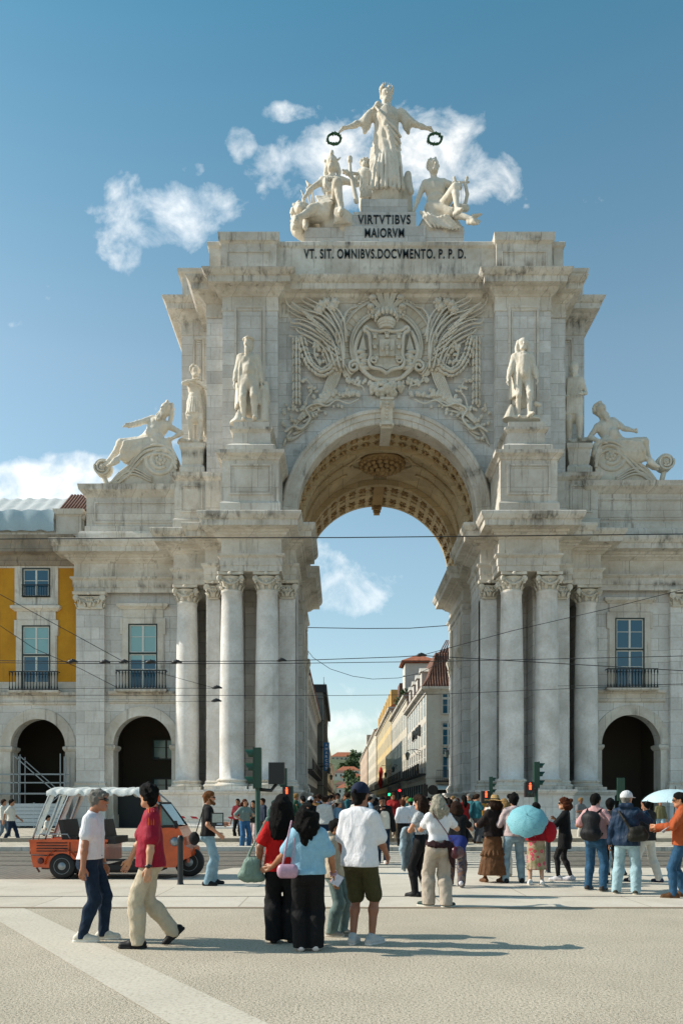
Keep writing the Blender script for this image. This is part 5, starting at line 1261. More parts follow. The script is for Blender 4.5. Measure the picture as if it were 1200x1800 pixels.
for i in range(20): a = PI*2*i/20; f.cap(fg.hp(.088*math.cos(a), .098*math.sin(a)-.01, .085+.02*math.sin(a)), fg.hp(.093*math.cos(a), .104*math.sin(a)-.01, .11+.02*math.sin(a)), .013, k=.004)
f.wr = wrinkle(.006, 1.1, 3, .25); finish(gl, f, 'figure', S0, .0095, f.wr)
mb = MB(); mb.lathe([(.012,0),(.002,.5)], (0, 0, 1.73*S0), 6); mb.build('lightning_rod', M['iron'], gl)
for px, lab in ((587, 'dark green wreath in the right hand of the tall statue, left in the picture'), (764, 'dark green wreath in the left hand of the tall statue, right in the picture')):
    d = y0-.65; c = Vector(W(px, 243.5, d)); e = empty('wreath', lab, 'wreath', c, 0, 'green metal wreaths held by the top statue')
    mb = MB(); mb.tube([(.38*math.cos(a*PI/12), .02*math.sin(a), .32*math.sin(a*PI/12)) for a in range(24)], .07, 6, closed=True); rn = random.Random(px)
    for i in range(120):
        a = 2*PI*i/40+rn.uniform(-.05,.05); p = Vector((.38*math.cos(a), rn.uniform(-.08,.05), .32*math.sin(a))); dr = Vector((-math.sin(a+rn.uniform(-1,.2)), rn.uniform(-.5,.5), math.cos(a+rn.uniform(-.3,1)))).normalized()*.16; sd = dr.cross(Vector((0,1,0))).normalized()*.04
        mb.add([p, p+dr*.5+sd, p+dr, p+dr*.5-sd], [(0,1,2,3)])
    mb.build('leaves', plain('green_bronze', '#1f4a26', .5), e)
# --- seated figures
def seated_cloth(f, pts, r, n=6):
    for p in pts: f.cap(p[0], p[1], r, r*1.1, k=.05)
yv = 46.2
va = stat('statue', 'seated helmeted woman statue with sword, left of the inscription on top', wx(583, yv), yv, wz(419, yv)-.1, R(180), 1)
Sv = 3.35      # metres per human metre
fg = Fig(1.72, sex='f', hipz=.60, hipy=.02, lean=-6, build=1.12, hk=1.15, nk=.03, lh=(-.30,.2,.98), rh=(.46,.12,.66), lp=(-1,-.4,-.2), rp=(1,-.3,.4), lf=(-.16,.42,.22), rf=(.62,.45,.04), knl=(.1,1,.8), knr=(.3,.8,.9), head=(-6,2,0), ltp=20, rtp=25)
f = SDF(); body_all(fg, f)
for i in (0, 1): f.cap(fg.hip[i], fg.kn[i], .1, .085, k=.04)
f.cap((-.02,-.1,.2), (-.02,-.08,.42), .24, .2, k=.06); f.cap((-.25,.05,.15), (-.2,.05,.3), .17, .15, k=.06)
for i in range(8): a = i/7; f.chain([(-.08-.035*i,.2+.08*math.sin(a*3),.5-.05*i), (-.08-.035*i,.27+.05*math.sin(a*4),.32-.01*i), (-.05-.035*i,.26,.12)], [.02,.03,.02], .02)
for i in range(7): f.chain([(.08+.03*i,.17,.63), (.0+.03*i,.28-.01*i,.45), (.06+.04*i,.2,.3)], [.018,.026,.02], .012)
for i in range(7): f.chain([(-.13+.04*i,.12,1.0), (-.1+.035*i,.14,.88), (-.12+.04*i,.13,.75)], [.012,.016,.012], .01)
f.cap(fg.P(-.08,.09,.37), fg.P(-.08,.09,.36), .05, k=.02); f.cap(fg.P(.08,.09,.37), fg.P(.08,.09,.36), .05, k=.02)
f.cap(fg.hp(0,-.02,.07), fg.hp(0,.01,.06), .1, .09, k=.01); f.chain([fg.hp(0,.09,.1), fg.hp(0,.02,.19), fg.hp(0,-.1,.17), fg.hp(0,-.14,.04), fg.hp(0,-.12,-.1)], [.02,.035,.035,.03,.02], .01)
for t in (-1, 1): f.chain([fg.hp(t*.08,-.03,.04), fg.hp(t*.1,-.05,-.08), fg.hp(t*.1,-.02,-.22)], [.035,.04,.03], .02); f.cap(fg.hp(t*.1,.0,.08), fg.hp(t*.13,-.05,.16), .02, .008, k=.01)
f.cap((.12,.12,.35), (.35,.05,.4), .12, .12, k=.06)
finish(va, f, 'figure', Sv, .011, wrinkle(.005, 1.1, 5))
f = SDF(); f.cap((-.42,.26,.48), (-.33,.22,.98), .04, .034, k=.01); f.cap((-.44,.22,.98), (-.2,.22,1.0), .024, k=.01); f.cap((-.32,.22,1.0), (-.31,.22,1.18), .03, .025, k=.01); f.cap((-.31,.22,1.2), (-.31,.22,1.24), .045, k=.01)
finish(va, f, 'sword', Sv, .011)
f = SDF()
for k_ in range(3): f.cap((.28+.05*k_,-.1,.5), (.36+.09*k_,-.2,1.12-.05*k_), .018, .012, k=.005)
f.cap((.4,-.2,1.1), (.47,-.22,1.22), .035, .004, k=.01); f.cap((.3,-.15,.55), (.34,-.2,.95), .07, .012, k=.01); finish(va, f, 'standards', Sv, .011)
# lion beside her
li = stat('lion_statue', 'curly maned stone lion lying under the arm of the seated helmeted woman', wx(528, yv), yv, wz(418, yv)-.1, R(180), 1)
f = SDF(); f.cap((0,.12,.46), (0,.24,.42), .13, .09, k=.03); f.cap((0,.28,.38), (0,.31,.37), .06, .05, k=.02); f.cap((0,-.15,.35), (-.3,-.35,.3), .2, .2, k=.05); f.cap((0,.0,.35), (.03,.1,.1), .16, .1, k=.05)
for t in (-1, 1): f.cap((t*.1,.1,.3), (t*.1,.25,.05), .06, .05, k=.03); f.cap((t*.1,.08,.57), (t*.12,.07,.6), .03, k=.01)
rn = random.Random(2)
for i in range(110):
    d = Vector((rn.gauss(0,1), rn.gauss(-.35,.7), rn.gauss(0,1))).normalized(); p = Vector((0,.05,.4))+Vector((d.x*.17,d.y*.17,d.z*.24)); f.cap(p, p+Vector((0,.015,-.03)), .032, .02, k=.008)
finish(li, f, 'body', 3.1, .013, wrinkle(.004, 1.5, 8, 1))
# small torso / trophy behind
tr = stat('trophy_statue', 'small armour trophy with helmet carved between the seated woman and the tall statue', wx(642, 47), 47.2, wz(352, 47)-.2, R(180), 1)
f = SDF(); f.chain([(0,0,0),(0,0,.35),(0,.02,.6)], [.13,.12,.15], .04); f.cap((0,.03,.78), (0,.05,.8), .085, k=.02); f.chain([(.1,.03,.7),(.18,.08,.55),(.2,.06,.4)], [.05,.045,.04], .02)
for i in range(10): a = i/10*2*PI; f.cap((.08*math.cos(a),.03+.08*math.sin(a),.86), (.1*math.cos(a),.03+.1*math.sin(a),.88), .03, k=.01)
for i in range(6): f.chain([(-.1+.04*i,.12,.5),(-.1+.04*i,.13,.1)], [.015,.02], .01)
finish(tr, f, 'figure', 2.9, .013, wrinkle(.004, 1.3, 9))
ge = stat('statue', 'seated nude winged youth statue leaning on a lyre, right of the inscription on top', wx(766, yv), yv, wz(419, yv)-.1, R(180), 1)
fg = Fig(1.72, hipz=.56, hipy=.0, lean=-4, side=3, build=1.08, hk=1.12, nk=.03, lh=(-.38,.2,.80), rh=(.40,.05,.44), lp=(-1,-.5,0), rp=(1,-.5,0), rf=(-.64,.36,.08), lf=(-.30,.42,.22), knr=(-.25,.8,.75), knl=(-.35,.6,1), head=(10,2,0), ltp=10, rtp=25, lfy=30, rfy=50)
f = SDF(); body_all(fg, f); hair_curl(fg, f, n=18, r=.022, low=-.05, seed=6)
for i in (0, 1): f.cap(fg.hip[i], fg.kn[i], .095, .07, k=.04)
f.cap((.1,-.05,.15), (.05,-.05,.36), .24, .18, k=.05); f.cap((-.15,-.02,.1), (-.12,-.02,.3), .2, .16, k=.05); f.cap((-.35,.05,.1), (-.32,.05,.2), .13, .1, k=.05)
for i in range(9): a = i/8; f.chain([(.28-.06*i,.1+.06*math.sin(a*5),.42-.03*i), (.22-.05*i,.2+.03*math.sin(a*9),.25), (.1-.06*i,.22,.06+.02*math.sin(a*6))], [.02,.026,.02], .02)
finish(ge, f, 'figure', Sv, .011, wrinkle(.0035, 1.0, 11))
f = SDF(); 
for t, (ax_, az) in enumerate((((.42,-.14), 0), ((-.20,-.15), 0))):
    x, y = ax_; hgt = (1.28, 1.12)[t]
    for i in range(7): f.chain([(x,y,.95), (x+(.05 if t == 0 else -.03)+.008*i,y-.03,hgt-.03*i), (x+.03*i-.02,y-.06,.5+.03*i)], [.04,.05,.03], .02, ((0,1,0), .7))
finish(ge, f, 'wings', Sv, .012)
f = SDF()
f.cap((-.3,.1,.5), (-.5,.1,.48), .06, k=.02)
for t in (0, 1): x = -.34-.14*t; f.chain([(x,.1,.5),(x+(.05-.1*t)*.9,.1,.72),(x+.01-.02*t,.1,.9),(x+(.04-.08*t),.1,1.0)], [.03,.032,.028,.03], .01)
f.cap((-.28,.1,.93), (-.55,.1,.93), .018, k=.01)
for i in range(4): f.cap((-.37-.028*i,.1,.5), (-.37-.028*i,.1,.93), .007, k=.002)
f.cap((-.62,.2,.26), (-.74,.25,.27), .06, .02, k=.02, sq=((0,0,1), .6)); f.cap((-.55,.2,.2), (-.72,.2,.18), .05, .02, k=.02)
finish(ge, f, 'lyre', Sv, .0105)
# --- the four standing worthies
def worthy(label, px, pf, ptop, y, kind, rz=180):
    x = wx(px, y); z = wz(pf, y)-.02; sc = (wz(ptop, y)-z)/1.74; e = stat('statue', label, x, y, z, R(rz), 1, 'standing statues on the pedestals of the arch'); f = SDF()
    if kind == 'gama':
        fg = Fig(1.72, hk=1.2, build=1.15, lh=(-.27,.02,.84), rh=(.3,.03,.8), head=(-25,4,0), lf=(-.14,.08,.085), rf=(.1,.0,.085)); body_all(fg, f); fg.torso(f, .02); fg.legs(f, .012)
        fg.arms(f, .028, 1, .8)
        for i in range(3): f.cap((0,0,.8+.03*i), (0,0,.88), .16, .15, k=.03)
        for i in range(11):
            for t in (-1, 1): f.chain([(t*(.13+.005*i), .06-.02*i, 1.42), (t*(.17+.008*i), .08-.024*i, 1.1), (t*(.21+.008*i), .06-.024*i, .4)], [.025,.03,.03], .018)
        f.chain([(0,-.1,1.35),(0,-.14,.8),(0,-.13,.38)], [.15,.19,.2], .04, ((0,1,0), .6)); f.cap(fg.hp(0,.07,-.1), fg.hp(0,.08,-.2), .05, .03, k=.02); f.cap(fg.hp(-.02,0,.1), fg.hp(.03,-.01,.11), .11, .1, k=.01, sq=((0,0,1), .4)); f.cap(fg.hp(0,-.05,.0), fg.hp(0,-.06,.03), .075, k=.02)
        f.cap((.22,.0,.0), (.2,.02,.25), .13, .03, k=.02); f.cap((-.33,0,.05), (-.33,-.02,.7), .1, .08, k=.04); f.cap((-.36,-.05,.5), (-.36,-.05,.85), .09, .06, k=.03)
    elif kind == 'pombal':
        fg = Fig(1.72, hk=1.2, build=1.12, lh=(-.3,.1,.82), rh=(.34,.06,.8), head=(0,2,0), lf=(-.12,.12,.085), rf=(.09,-.02,.085), lfy=20); body_all(fg, f); fg.torso(f, .018); fg.arms(f, .022, 1, .85)
        for i in range(9):
            for t in (-1, 1): f.chain([(t*(.06+.015*i), .11-.012*i, 1.38), (t*(.11+.014*i), .12-.024*i, 1.0), (t*(.15+.013*i), .1-.026*i, .5)], [.022,.026,.024], .018)
        f.chain([(0,-.08,1.3),(0,-.1,.8),(0,-.1,.48)], [.14,.17,.2], .04, ((0,1,0), .6)); f.cap((0,.09,1.3), (0,.1,.95), .09, .1, k=.03); f.cap((0,.1,1.4), (0,.13,1.3), .045, .03, k=.01)
        for t in (-1, 1): f.chain([fg.hp(t*.075,-.02,.06), fg.hp(t*.1,-.02,-.05), fg.hp(t*.1,-.01,-.16)], [.045,.05,.04], .015)
        f.cap(fg.hp(0,-.04,.05), fg.hp(0,-.05,.06), .1, k=.01); f.cap((.3,0,.0), (.25,0,.28), .14, .05, k=.04); f.cap((-.36,0,.32), (-.28,.02,.34), .05, k=.02)
    elif kind == 'viriato':
        fg = Fig(1.72, hk=1.18, build=1.05, sex='m', lh=(-.08,.16,1.28), rh=(.05,.2,1.34), lp=(-1,.3,-.6), rp=(1,.3,-.6), head=(15,0,0), lf=(-.12,.08,.085), rf=(.1,-.02,.085)); body_all(fg, f)
        f.cap((0,0,1.0), (0,0,.66), .15, .21, k=.03, sq=((0,1,0), .8))
        for i in range(12): a = PI*i/11; f.chain([(.13*math.cos(a), .02+.11*math.sin(a), 1.0), (.2*math.cos(a), .02+.16*math.sin(a), .64)], [.016,.024], .01)
        for i in range(8): f.chain([(-.14-.012*i,-.02-.02*i,1.4),(-.2-.012*i,-.04-.02*i,.9),(-.22-.01*i,-.04-.02*i,.25)], [.024,.03,.03], .018)
        f.cap((0,0,1.02), (0,0,1.04), .15, k=.01, sq=((0,1,0), .8)); hair_curl(fg, f, n=18, r=.026, low=-.1, seed=3)
    else:
        fg = Fig(1.72, hk=1.18, build=1.08, lh=(-.18,.16,1.0), rh=(.22,.12,1.0), head=(-10,8,0), lf=(-.12,.06,.085), rf=(.1,-.02,.085)); body_all(fg, f); fg.torso(f, .015); fg.legs(f, .012)
        f.chain([(0,-.02,1.42),(0,.0,1.0),(0,.0,.62)], [.13,.16,.18], .03, ((0,1,0), .75))
        for i in range(9): f.chain([(-.12+.03*i,.1,1.4),(-.14+.035*i,.14,1.0),(-.15+.038*i,.15,.6)], [.014,.018,.02], .01)
        for i in range(5): f.chain([(.2,-.03*i,1.42),(.26,-.04*i,.9),(.24,-.03*i,.2)], [.028,.032,.035], .02)
        f.cap((.2,.16,1.05), (.2,.18,.02), .03, .02, k=.01); f.cap((.12,.16,.98), (.28,.16,.98), .02, k=.01); f.cap(fg.hp(0,-.01,.04), fg.hp(0,-.01,.05), .1, k=.01); f.cap(fg.hp(0,.08,-.09), fg.hp(0,.09,-.15), .04, .02, k=.01)
    f.cap((-.28,-.05,.0), (.28,-.05,.0), .12, k=.02); f.clip((0,0,0), (0,0,-1)); finish(e, f, 'figure', sc, .0115, wrinkle(.004, 1.2, px)); return e
worthy('bearded standing statue in cap and long fur coat, left of the great arch', 437, 743, 598, 42.9, 'gama')
worthy('standing statue in open frock coat and long wig, right of the great arch', 918, 737, 597, 42.9, 'pombal')
worthy('standing statue in short tunic, arms across its chest, far left shoulder of the arch', 343, 780, 645, 46.0, 'viriato', 195)
worthy('standing helmeted statue leaning on a sword, far right shoulder of the arch', 1008, 779, 640, 46.0, 'nuno', 165)
# --- river gods on their scrolls
def spiral(c, r0, r1, turns, a0, sgn=1, n=44): return [(c[0]+sgn*(r0+(r1-r0)*i/n)*math.cos(a0-2*PI*turns*i/n), c[1]+(r0+(r1-r0)*i/n)*math.sin(a0-2*PI*turns*i/n)) for i in range(n+1)]
def river(label, slabel, s, pts, big, small, yy, figx, figz):
    e = empty('scroll_ornament', slabel, 'scroll', (pts[0][0], yy, pts[0][2]), 0, 'scroll ornaments on the wing parapets')
    mb = MB(); X0, _, Z0 = pts[0]
    for (cx_, cz_), r, dr in ((big, .95, s), (small, .5, s)):
        rel = (cx_-X0, cz_-Z0); mb.lathe([(r*.97,-.55),(r*.97,.55 if r > .8 else -.1)], (rel[0], 0, rel[1]), 28, axis=(0,1,0), smooth=False)
        mb.tube([(p[0], -.6, p[1]) for p in spiral(rel, r*.92, r*.42, 1.4, PI*.1, s)], r*.13, 8); 
        for i in range(7): a = i*PI*2/7; mb.ball((rel[0]+r*.22*math.cos(a), -.62, rel[1]+r*.22*math.sin(a)), r*.14, 6)
        mb.ball((rel[0], -.66, rel[1]), r*.16, 6)
    C = curve([(p[0]-X0, 0, p[2]-Z0) for p in pts], 8); top = [(c.x, c.z) for c in C]
    mb.prism(top + [(top[-1][0], .0), (top[0][0], .0)], 'y', -.5, .5) if False else None
    n = len(C); vs = []
    for c in C: vs += [(c.x,-.62,c.z),(c.x,.6,c.z),(c.x,.6,min(c.z, 0)-.0),(c.x,-.62,min(c.z,0)-.0)]
    mb.add(vs, [(4*i+j, 4*i+(j+1) % 4, 4*i+4+(j+1) % 4, 4*i+4+j) for i in range(n-1) for j in range(4)], False)
    for o in (0, .22, .5): mb.tube([(c.x, -.66, max(.05, c.z-.1-o)) for c in C], .09, 7)
    for k in range(3): mb.tube(curve([(figx-X0-s*1.2, -.66, .1+.12*k), (figx-X0-s*.1, -.68, .55+.16*k), (figx-X0+s*.9, -.66, .15+.1*k)], 8), .06, 6)
    q = C[0]; q2 = C[1]; sx_, sz_ = small[0]-X0, small[1]-Z0; mb.tube(curve([(sx_, -.3, sz_-.44), ((sx_+q.x)/2, -.3, .1), (q.x-s*.05, -.3, .16), (C[9].x, -.3, C[9].z-.1)], 6), .15, 8); mb.box(min(sx_, q.x)-.1, max(sx_, q.x)+.1, -.5, .5, -.05, .1)
    mb.build('scroll', M['carve'], e)
YR_ = 45.6
Lp = [W(px, py, YR_) for px, py in ((198,846),(215,838),(232,824),(246,806),(262,792),(285,788),(305,795),(314,815))]; zt = wz(846, 45.1)
Lp = [(x, y, z) for x, y, z in Lp]; base_z = 19.6
Lp[0] = (Lp[0][0], YR_, base_z)
river('', 'scroll ornament under the reclining figure on the left wing parapet', -1, Lp, (wx(287,YR_), wz(817,YR_)), (wx(185,YR_), wz(828,YR_)), YR_, wx(235,YR_), 0)
Rp = [W(px, py, YR_) for px, py in ((1150,838),(1130,832),(1112,818),(1095,800),(1078,786),(1060,782),(1045,792),(1040,812))]; Rp[0] = (Rp[0][0], YR_, base_z)
river('', 'scroll ornament under the reclining figure on the right wing parapet', 1, Rp, (wx(1066,YR_), wz(810,YR_)), (wx(1163,YR_), wz(819,YR_)), YR_, wx(1112,YR_), 0)
def recline(label, px, py, s, yy, sc):
    """figure leaning back towards the arch; s=-1: legs to the left of the picture"""
    e = stat('statue', label, wx(px, yy), yy, wz(py, yy), R(180), 1, 'reclining river god statues'); f = SDF()
    # local x is reversed by the half turn: picture left = +x
    g = -s
    if s < 0: fg = Fig(1.72, hk=1.2, build=1.3, hipz=.12, side=-26, lean=-4, lh=(-.46,.1,.16), rh=(.40,.30,.30), lp=(-1,-.4,.3), rp=(.2,-.3,-1), rf=(.74,.14,-.28), lf=(.60,.30,-.34), knl=(.3,.8,.6), knr=(.1,.2,1), head=(-25,4,0), rfy=-90, lfy=-90, rtp=20, ltp=20)
    else: fg = Fig(1.72, hk=1.2, build=1.3, hipz=.12, side=21, lean=-4, rh=(.34,.18,.12), lh=(-.26,.26,.28), rp=(1,-.4,-.2), lp=(-.6,-.3,-1), lf=(-.64,.12,-.28), rf=(-.74,.30,-.36), knr=(-.3,.8,.4), knl=(-.1,.4,1), head=(15,6,0), rfy=90, lfy=90, rtp=20, ltp=20)
    body_all(fg, f)
    for i in (0, 1): f.cap(fg.hip[i], fg.kn[i], .125, .095, k=.06)
    for i in range(13):
        t = i/12; q = fg.hip[0].lerp(fg.kn[0], t)*.5+fg.hip[1].lerp(fg.kn[1], t)*.5; dz = .12+.05*math.sin(i*2.1)
        f.chain([q+Vector((-g*.03,.02,.11)), q+Vector((g*.02,.13,.03)), q+Vector((g*.07,.15,-dz)), q+Vector((g*.12,.1,-dz-.12))], [.018,.03,.03,.02], .025)
    q = (fg.hip[0]+fg.hip[1])/2; q2 = (fg.kn[0]+fg.kn[1])/2; f.cap(q+Vector((0,0,-.1)), q2+Vector((0,0,-.2)), .17, .12, k=.06)
    f.cap(q+Vector((-g*.18,.02,.02)), q+Vector((-g*.22,.02,-.12)), .15, .16, k=.05)
    f.cap((-g*.34,.08,.06), (-g*.36,.1,-.08), .11, .12, k=.03)
    hair_curl(fg, f, n=16, r=.026, low=-.12, seed=9); rn = random.Random(6)
    for i in range(26): x = rn.uniform(-.045,.045); f.cap(fg.hp(x,.07,-.08), fg.hp(x*1.2,.085+rn.uniform(0,.02),-.15-rn.uniform(0,.09 if s < 0 else .14)), .018, .012, k=.01)
    if s < 0:
        f.cap(fg.hp(-.09,-.05,0), fg.hp(-.13,-.08,-.2), .05, .035, k=.02)
        for i in range(5): p = fg.el[1].lerp(fg.wr[1], i/4); f.cap(p, p+Vector((0,.01,-.04)), .042, .03, k=.02)
    finish(e, f, 'figure', sc, .0115, wrinkle(.004, 1.2, px)); return e
recline('reclining bearded river god statue with one hand held out, on the left wing', 262, 790, -1, 45.5, 3.0)
recline('reclining long bearded river god statue wrapped in a cloak, on the right wing', 1080, 794, 1, 45.5, 3.0)
# ================================================================ street furniture
def tlight(label, px, py0, py1, D, face, pole_to=None, side=0, ped=None, heads=3, scale=1.0):
    """signal head between py0 and py1; face: yaw in degrees the lamps look to (0 = towards -y / camera)"""
    x = wx(px, D); z1 = wz(py0, D); z0 = wz(py1, D); e = empty('traffic_light', label, 'traffic light', (x, D, 0))
    mb = MB(); mb.lathe([(.16,0),(.16,.04),(.09,.08),(.085,.3),(.06,.32),(.06,z0+.1)], (side,0,0), 16); 
    if side: mb.tube([(side,0,z0-.05),(side*.5,0,z0-.12),(0,0,z0+.02)], .04, 8)
    mb.build('pole', M['tgreen'], e)
    h = z1-z0; w = h*.3; Mr = Matrix.Rotation(R(face), 3, 'Z')
    hd = MB(); hd.obox((0,0,(z0+z1)/2), w, w*.6, h, Mr); hd.obox(Mr @ Vector((0,-w*.33,0))+Vector((0,0,(z0+z1)/2)), w*1.12, .02, h*1.03, Mr); head = hd.build('signal_head', M['tgreen'], e)
    for i in range(heads):
        zc = z0+h*(i+.5)/heads; r = w*.42; f = Mr @ Vector((0,-1,0)); c = Mr @ Vector((0,-w*.36,0))+Vector((0,0,zc))
        m = MB(); m.lathe([(r*.8,0),(.001,.02)], c, 14, axis=f); m.build('lens', plain('dark_lens', '#1a2a22', .2), head)
        m = MB(); n = 12; vs = []
        for j in range(n+1):
            a = PI*(-.15+1.3*j/n)
            for rr in (r, r-.012):
                for t in (0, w*.75*(.55+.45*math.sin(min(max(a,0),PI)))): p = c + (Mr @ Vector((math.cos(a)*rr, -t, 0)))+Vector((0,0,math.sin(a)*rr)); vs.append(p)
        m.add(vs, [(4*j+a_, 4*j+4+a_, 4*j+4+b_, 4*j+b_) for j in range(n) for a_, b_ in ((0,1),(1,3),(3,2),(2,0))]); m.build('visor', M['tgreen'], head)
    if ped:
        qx, qy0, qy1 = ped; X = wx(qx, D)-x; a, b = wz(qy1, D), wz(qy0, D); m = MB(); m.box(X-.13*scale, X+.13*scale, -.32, -.1, a, b); m.box(X-.02, 0.02+abs(X)*0, -.12, 0, (a+b)/2-.03, (a+b)/2+.03) if X < 0 else None; pb = m.build('pedestrian_signal', M['tblack'], e)
        red = bpy.data.materials.get('red_lamp')
        if not red: red = Mat('red_lamp', .4); red.col('#ff3a20'); red.b.inputs['Emission Color'].default_value = (1,.07,.02,1); red.b.inputs['Emission Strength'].default_value = 2.2; red = red.m
        m = MB(); zc = b-(b-a)*.28; s_ = .085*scale
        m.ball((X,-.335,zc+s_*.95), s_*.33, 8, (1,.4,1)); m.prism([(X-s_*.45,zc+s_*.5),(X+s_*.45,zc+s_*.5),(X+s_*.35,zc-s_*.2),(X-s_*.35,zc-s_*.2)], 'y', -.35, -.322)
        m.box(X-s_*.35, X-s_*.06, -.35, -.322, zc-s_*1.1, zc-s_*.2); m.box(X+s_*.06, X+s_*.35, -.35, -.322, zc-s_*1.1, zc-s_*.2); m.build('red_man', red, pb)
        m = MB(); m.lathe([(.09*scale,0),(.001,.02)], (X,-.322,a+(b-a)*.25), 12, axis=(0,-1,0)); m.build('lens', plain('dark_lens', '#1a2a22', .2), pb)
    return e
t = tlight('large green traffic light on a base plate, hoods facing left, beside the red-topped woman', 453, 1315, 1386, 17.9, -88)
m = MB(); m.box(.25, .6, -.12, .12, wz(1379,17.9), wz(1341,17.9)); m.tube([(0,0,wz(1388,17.9)),(.3,0,wz(1390,17.9)),(.42,0,wz(1378,17.9))], .04, 8); m.build('signal_back', M['tblack'], t)
tlight('slim traffic light with red walking figure, in front of the left pier', 501, 1351, 1388, 25, -85, ped=(505, 1383, 1411), side=.2)
tlight('green traffic light with red walking figure, nearest the right inner pier', 862, 1366, 1397, 26.2, 80, ped=(851, 1391, 1413), side=.0)
tlight('tall green traffic light with red walking figure, right of the right pier centre', 942, 1340, 1385, 24, 85, ped=(927, 1376, 1402), side=.0)
t = tlight('green signal box seen from behind, before the dark right arcade', 1091, 1368, 1408, 24.5, 170, heads=2)
e = empty('traffic_light', 'small dark traffic light with round disc at the street corner beyond the arch', 'traffic light', (wx(747, 66), 66, 0))
m = MB(); m.lathe([(.07,.1),(.06,3.2)], (0,0,0), 8); m.build('pole', M['tblack'], e); m = MB(); m.box(-.2,.2,-.15,.15,2.1,3.1); m.lathe([(.42,0),(.42,.05)], (.62,-.05,2.65), 20, axis=(0,-1,0)); m.bar((0,0,2.6),(.6,0,2.6),.06); m.build('signal_head', M['tblack'], e)
for px, py, D, col, lab in ((684,1397,75,'#20ff90','small green lit signal among the far street crowd'),(702,1390,82,'#ff2a30','small red lit signal over the far street crowd')):
    e = empty('traffic_light', lab, 'traffic light', (wx(px,D), D, 0)); z = wz(py, D)
    m = MB(); m.lathe([(.07,.1),(.06,z-.3)], (0,0,0), 8); m.box(-.17,.17,-.1,.1,z-.35,z+.75); m.build('pole', M['tblack'], e)
    em = Mat('signal_lamp', .4); em.col(col); em.b.inputs['Emission Color'].default_value = c4(col); em.b.inputs['Emission Strength'].default_value = 2; m = MB(); m.lathe([(.13,0),(.001,.02)], (0,-.105,z), 12, axis=(0,-1,0)); m.build('lens', em.m, e)
def bollard(label, px, py, h, D=None):
    D = D or gd(py); e = MB().lathe([(.075,0),(.06,.03),(.055,.05),(.055,h-.12),(.062,h-.11),(.062,h-.04),(.03,h)], (0,0,0), 16).build('bollard', plain('dark_steel', '#2c3033', .4, .5)); e.location = (wx(px,D), D, 0); tag(e, label, 'bollard')
bollard('dark steel bollard in front of the orange tuk-tuk wheel', 317, 1556, .95)
bollard('dark steel bollard behind the woman in the flowered skirt', 963, 1535, .95)
# ------------------------------------------------ orange three wheeler
org = plain('orange_paint', '#c04a10', .28, var=.18, scale=5); org.node_tree.nodes['Principled BSDF'].inputs['Coat Weight'].default_value = .5; wv = plain('white_vinyl', '#cfd0ca', .55); blk_ = plain('black_rubber', '#101112', .7)
D0 = 17.0; tk = empty('tuk_tuk', 'orange three-wheeled tuk-tuk with slatted side and white canopy, parked behind the two men', 'tuk-tuk', (wx(70, D0), D0, 0))
T = lambda px: (px-70)/FPX*D0
Zt = lambda py: wz(py, D0)
mb = MB()      # cargo body
mb.prism([(T(71),Zt(1476)),(T(74),Zt(1500)),(T(78),Zt(1521)),(T(108),Zt(1522)),(T(113),Zt(1514)),(T(122),Zt(1506)),(T(138),Zt(1504)),(T(148),Zt(1508)),(T(200),Zt(1512)),(T(200),Zt(1474))], 'y', -.62, .62)
mb.box(T(72), T(205), -.66, -.62, Zt(1478), Zt(1474)); mb.box(T(72), T(205), .62, .66, Zt(1478), Zt(1474))
body = mb.build('cargo_body', org, tk)
mb = MB(); 
for i in range(4): mb.box(T(84), T(136), -.635, -.615, Zt(1480.5+i*4.6), Zt(1479+i*4.6))
mb.build('slot', blk_, body)
for i, (px, yy) in enumerate(((127, -.55), (127, .55), (333, -.0))):
    w = MB(); r = .27 if i < 2 else .31; c = (T(px), yy, r); w.lathe([(r*.6,-.09),(r*.92,-.1),(r,-.06),(r,.06),(r*.92,.1),(r*.6,.09)], c, 28, axis=(0,1,0)); ww = w.build('wheel', blk_, tk)
    w = MB(); w.lathe([(.02,-.1),(r*.3,-.09),(r*.35,-.06),(r*.56,-.07),(r*.6,-.095),(r*.62,-.09)], c, 20, axis=(0,1,0), cap=False); w.ball((T(px), yy-.09, r), .05, 8, (1,.4,1)); w.build('rim', M['steel'], ww)
mb = MB(); n = 14       # rear mudguard
vs = [];
for i in range(n+1):
    a = PI*(.12+.85*i/n)
    for y in (-.7,-.42): vs.append((T(127)+.34*math.cos(a), y, .27+.36*math.sin(a)))
mb.add(vs, [(2*i,2*i+2,2*i+3,2*i+1) for i in range(n)], True); mb.build('mudguard', org, tk)
mb = MB(); mb.ball((T(91), -.63, Zt(1510)), .07, 8, (1,.3,1)); mb.ball((T(72), -.55, Zt(1495)), .05, 8, (.4,1,1.2)); mb.box(T(76),T(110),-.1,.1,Zt(1528),Zt(1520)); mb.bar((T(80),-.5,Zt(1522)),(T(85),-.5,Zt(1530)),.03); mb.build('tail_light', plain('dark_red_lens', '#4a1210', .3), tk)
mb = MB(); mb.box(T(118), T(285), -.5, .5, Zt(1531), Zt(1522)); mb.box(T(200), T(290), -.6, .6, Zt(1526), Zt(1517)); mb.box(T(185),T(290),-.62,-.56,Zt(1510),Zt(1507)); mb.build('chassis', blk_, tk)
mb = MB()      # seats
for px in (125, 190): mb.box(T(px), T(px+24), -.5, .5, Zt(1482), Zt(1470)); mb.obox((T(px-2), 0, Zt(1458)), .09, .95, .42, Matrix.Rotation(R(-12), 3, 'Y'))
mb.build('seat', plain('black_leather', '#17181a', .5), tk)
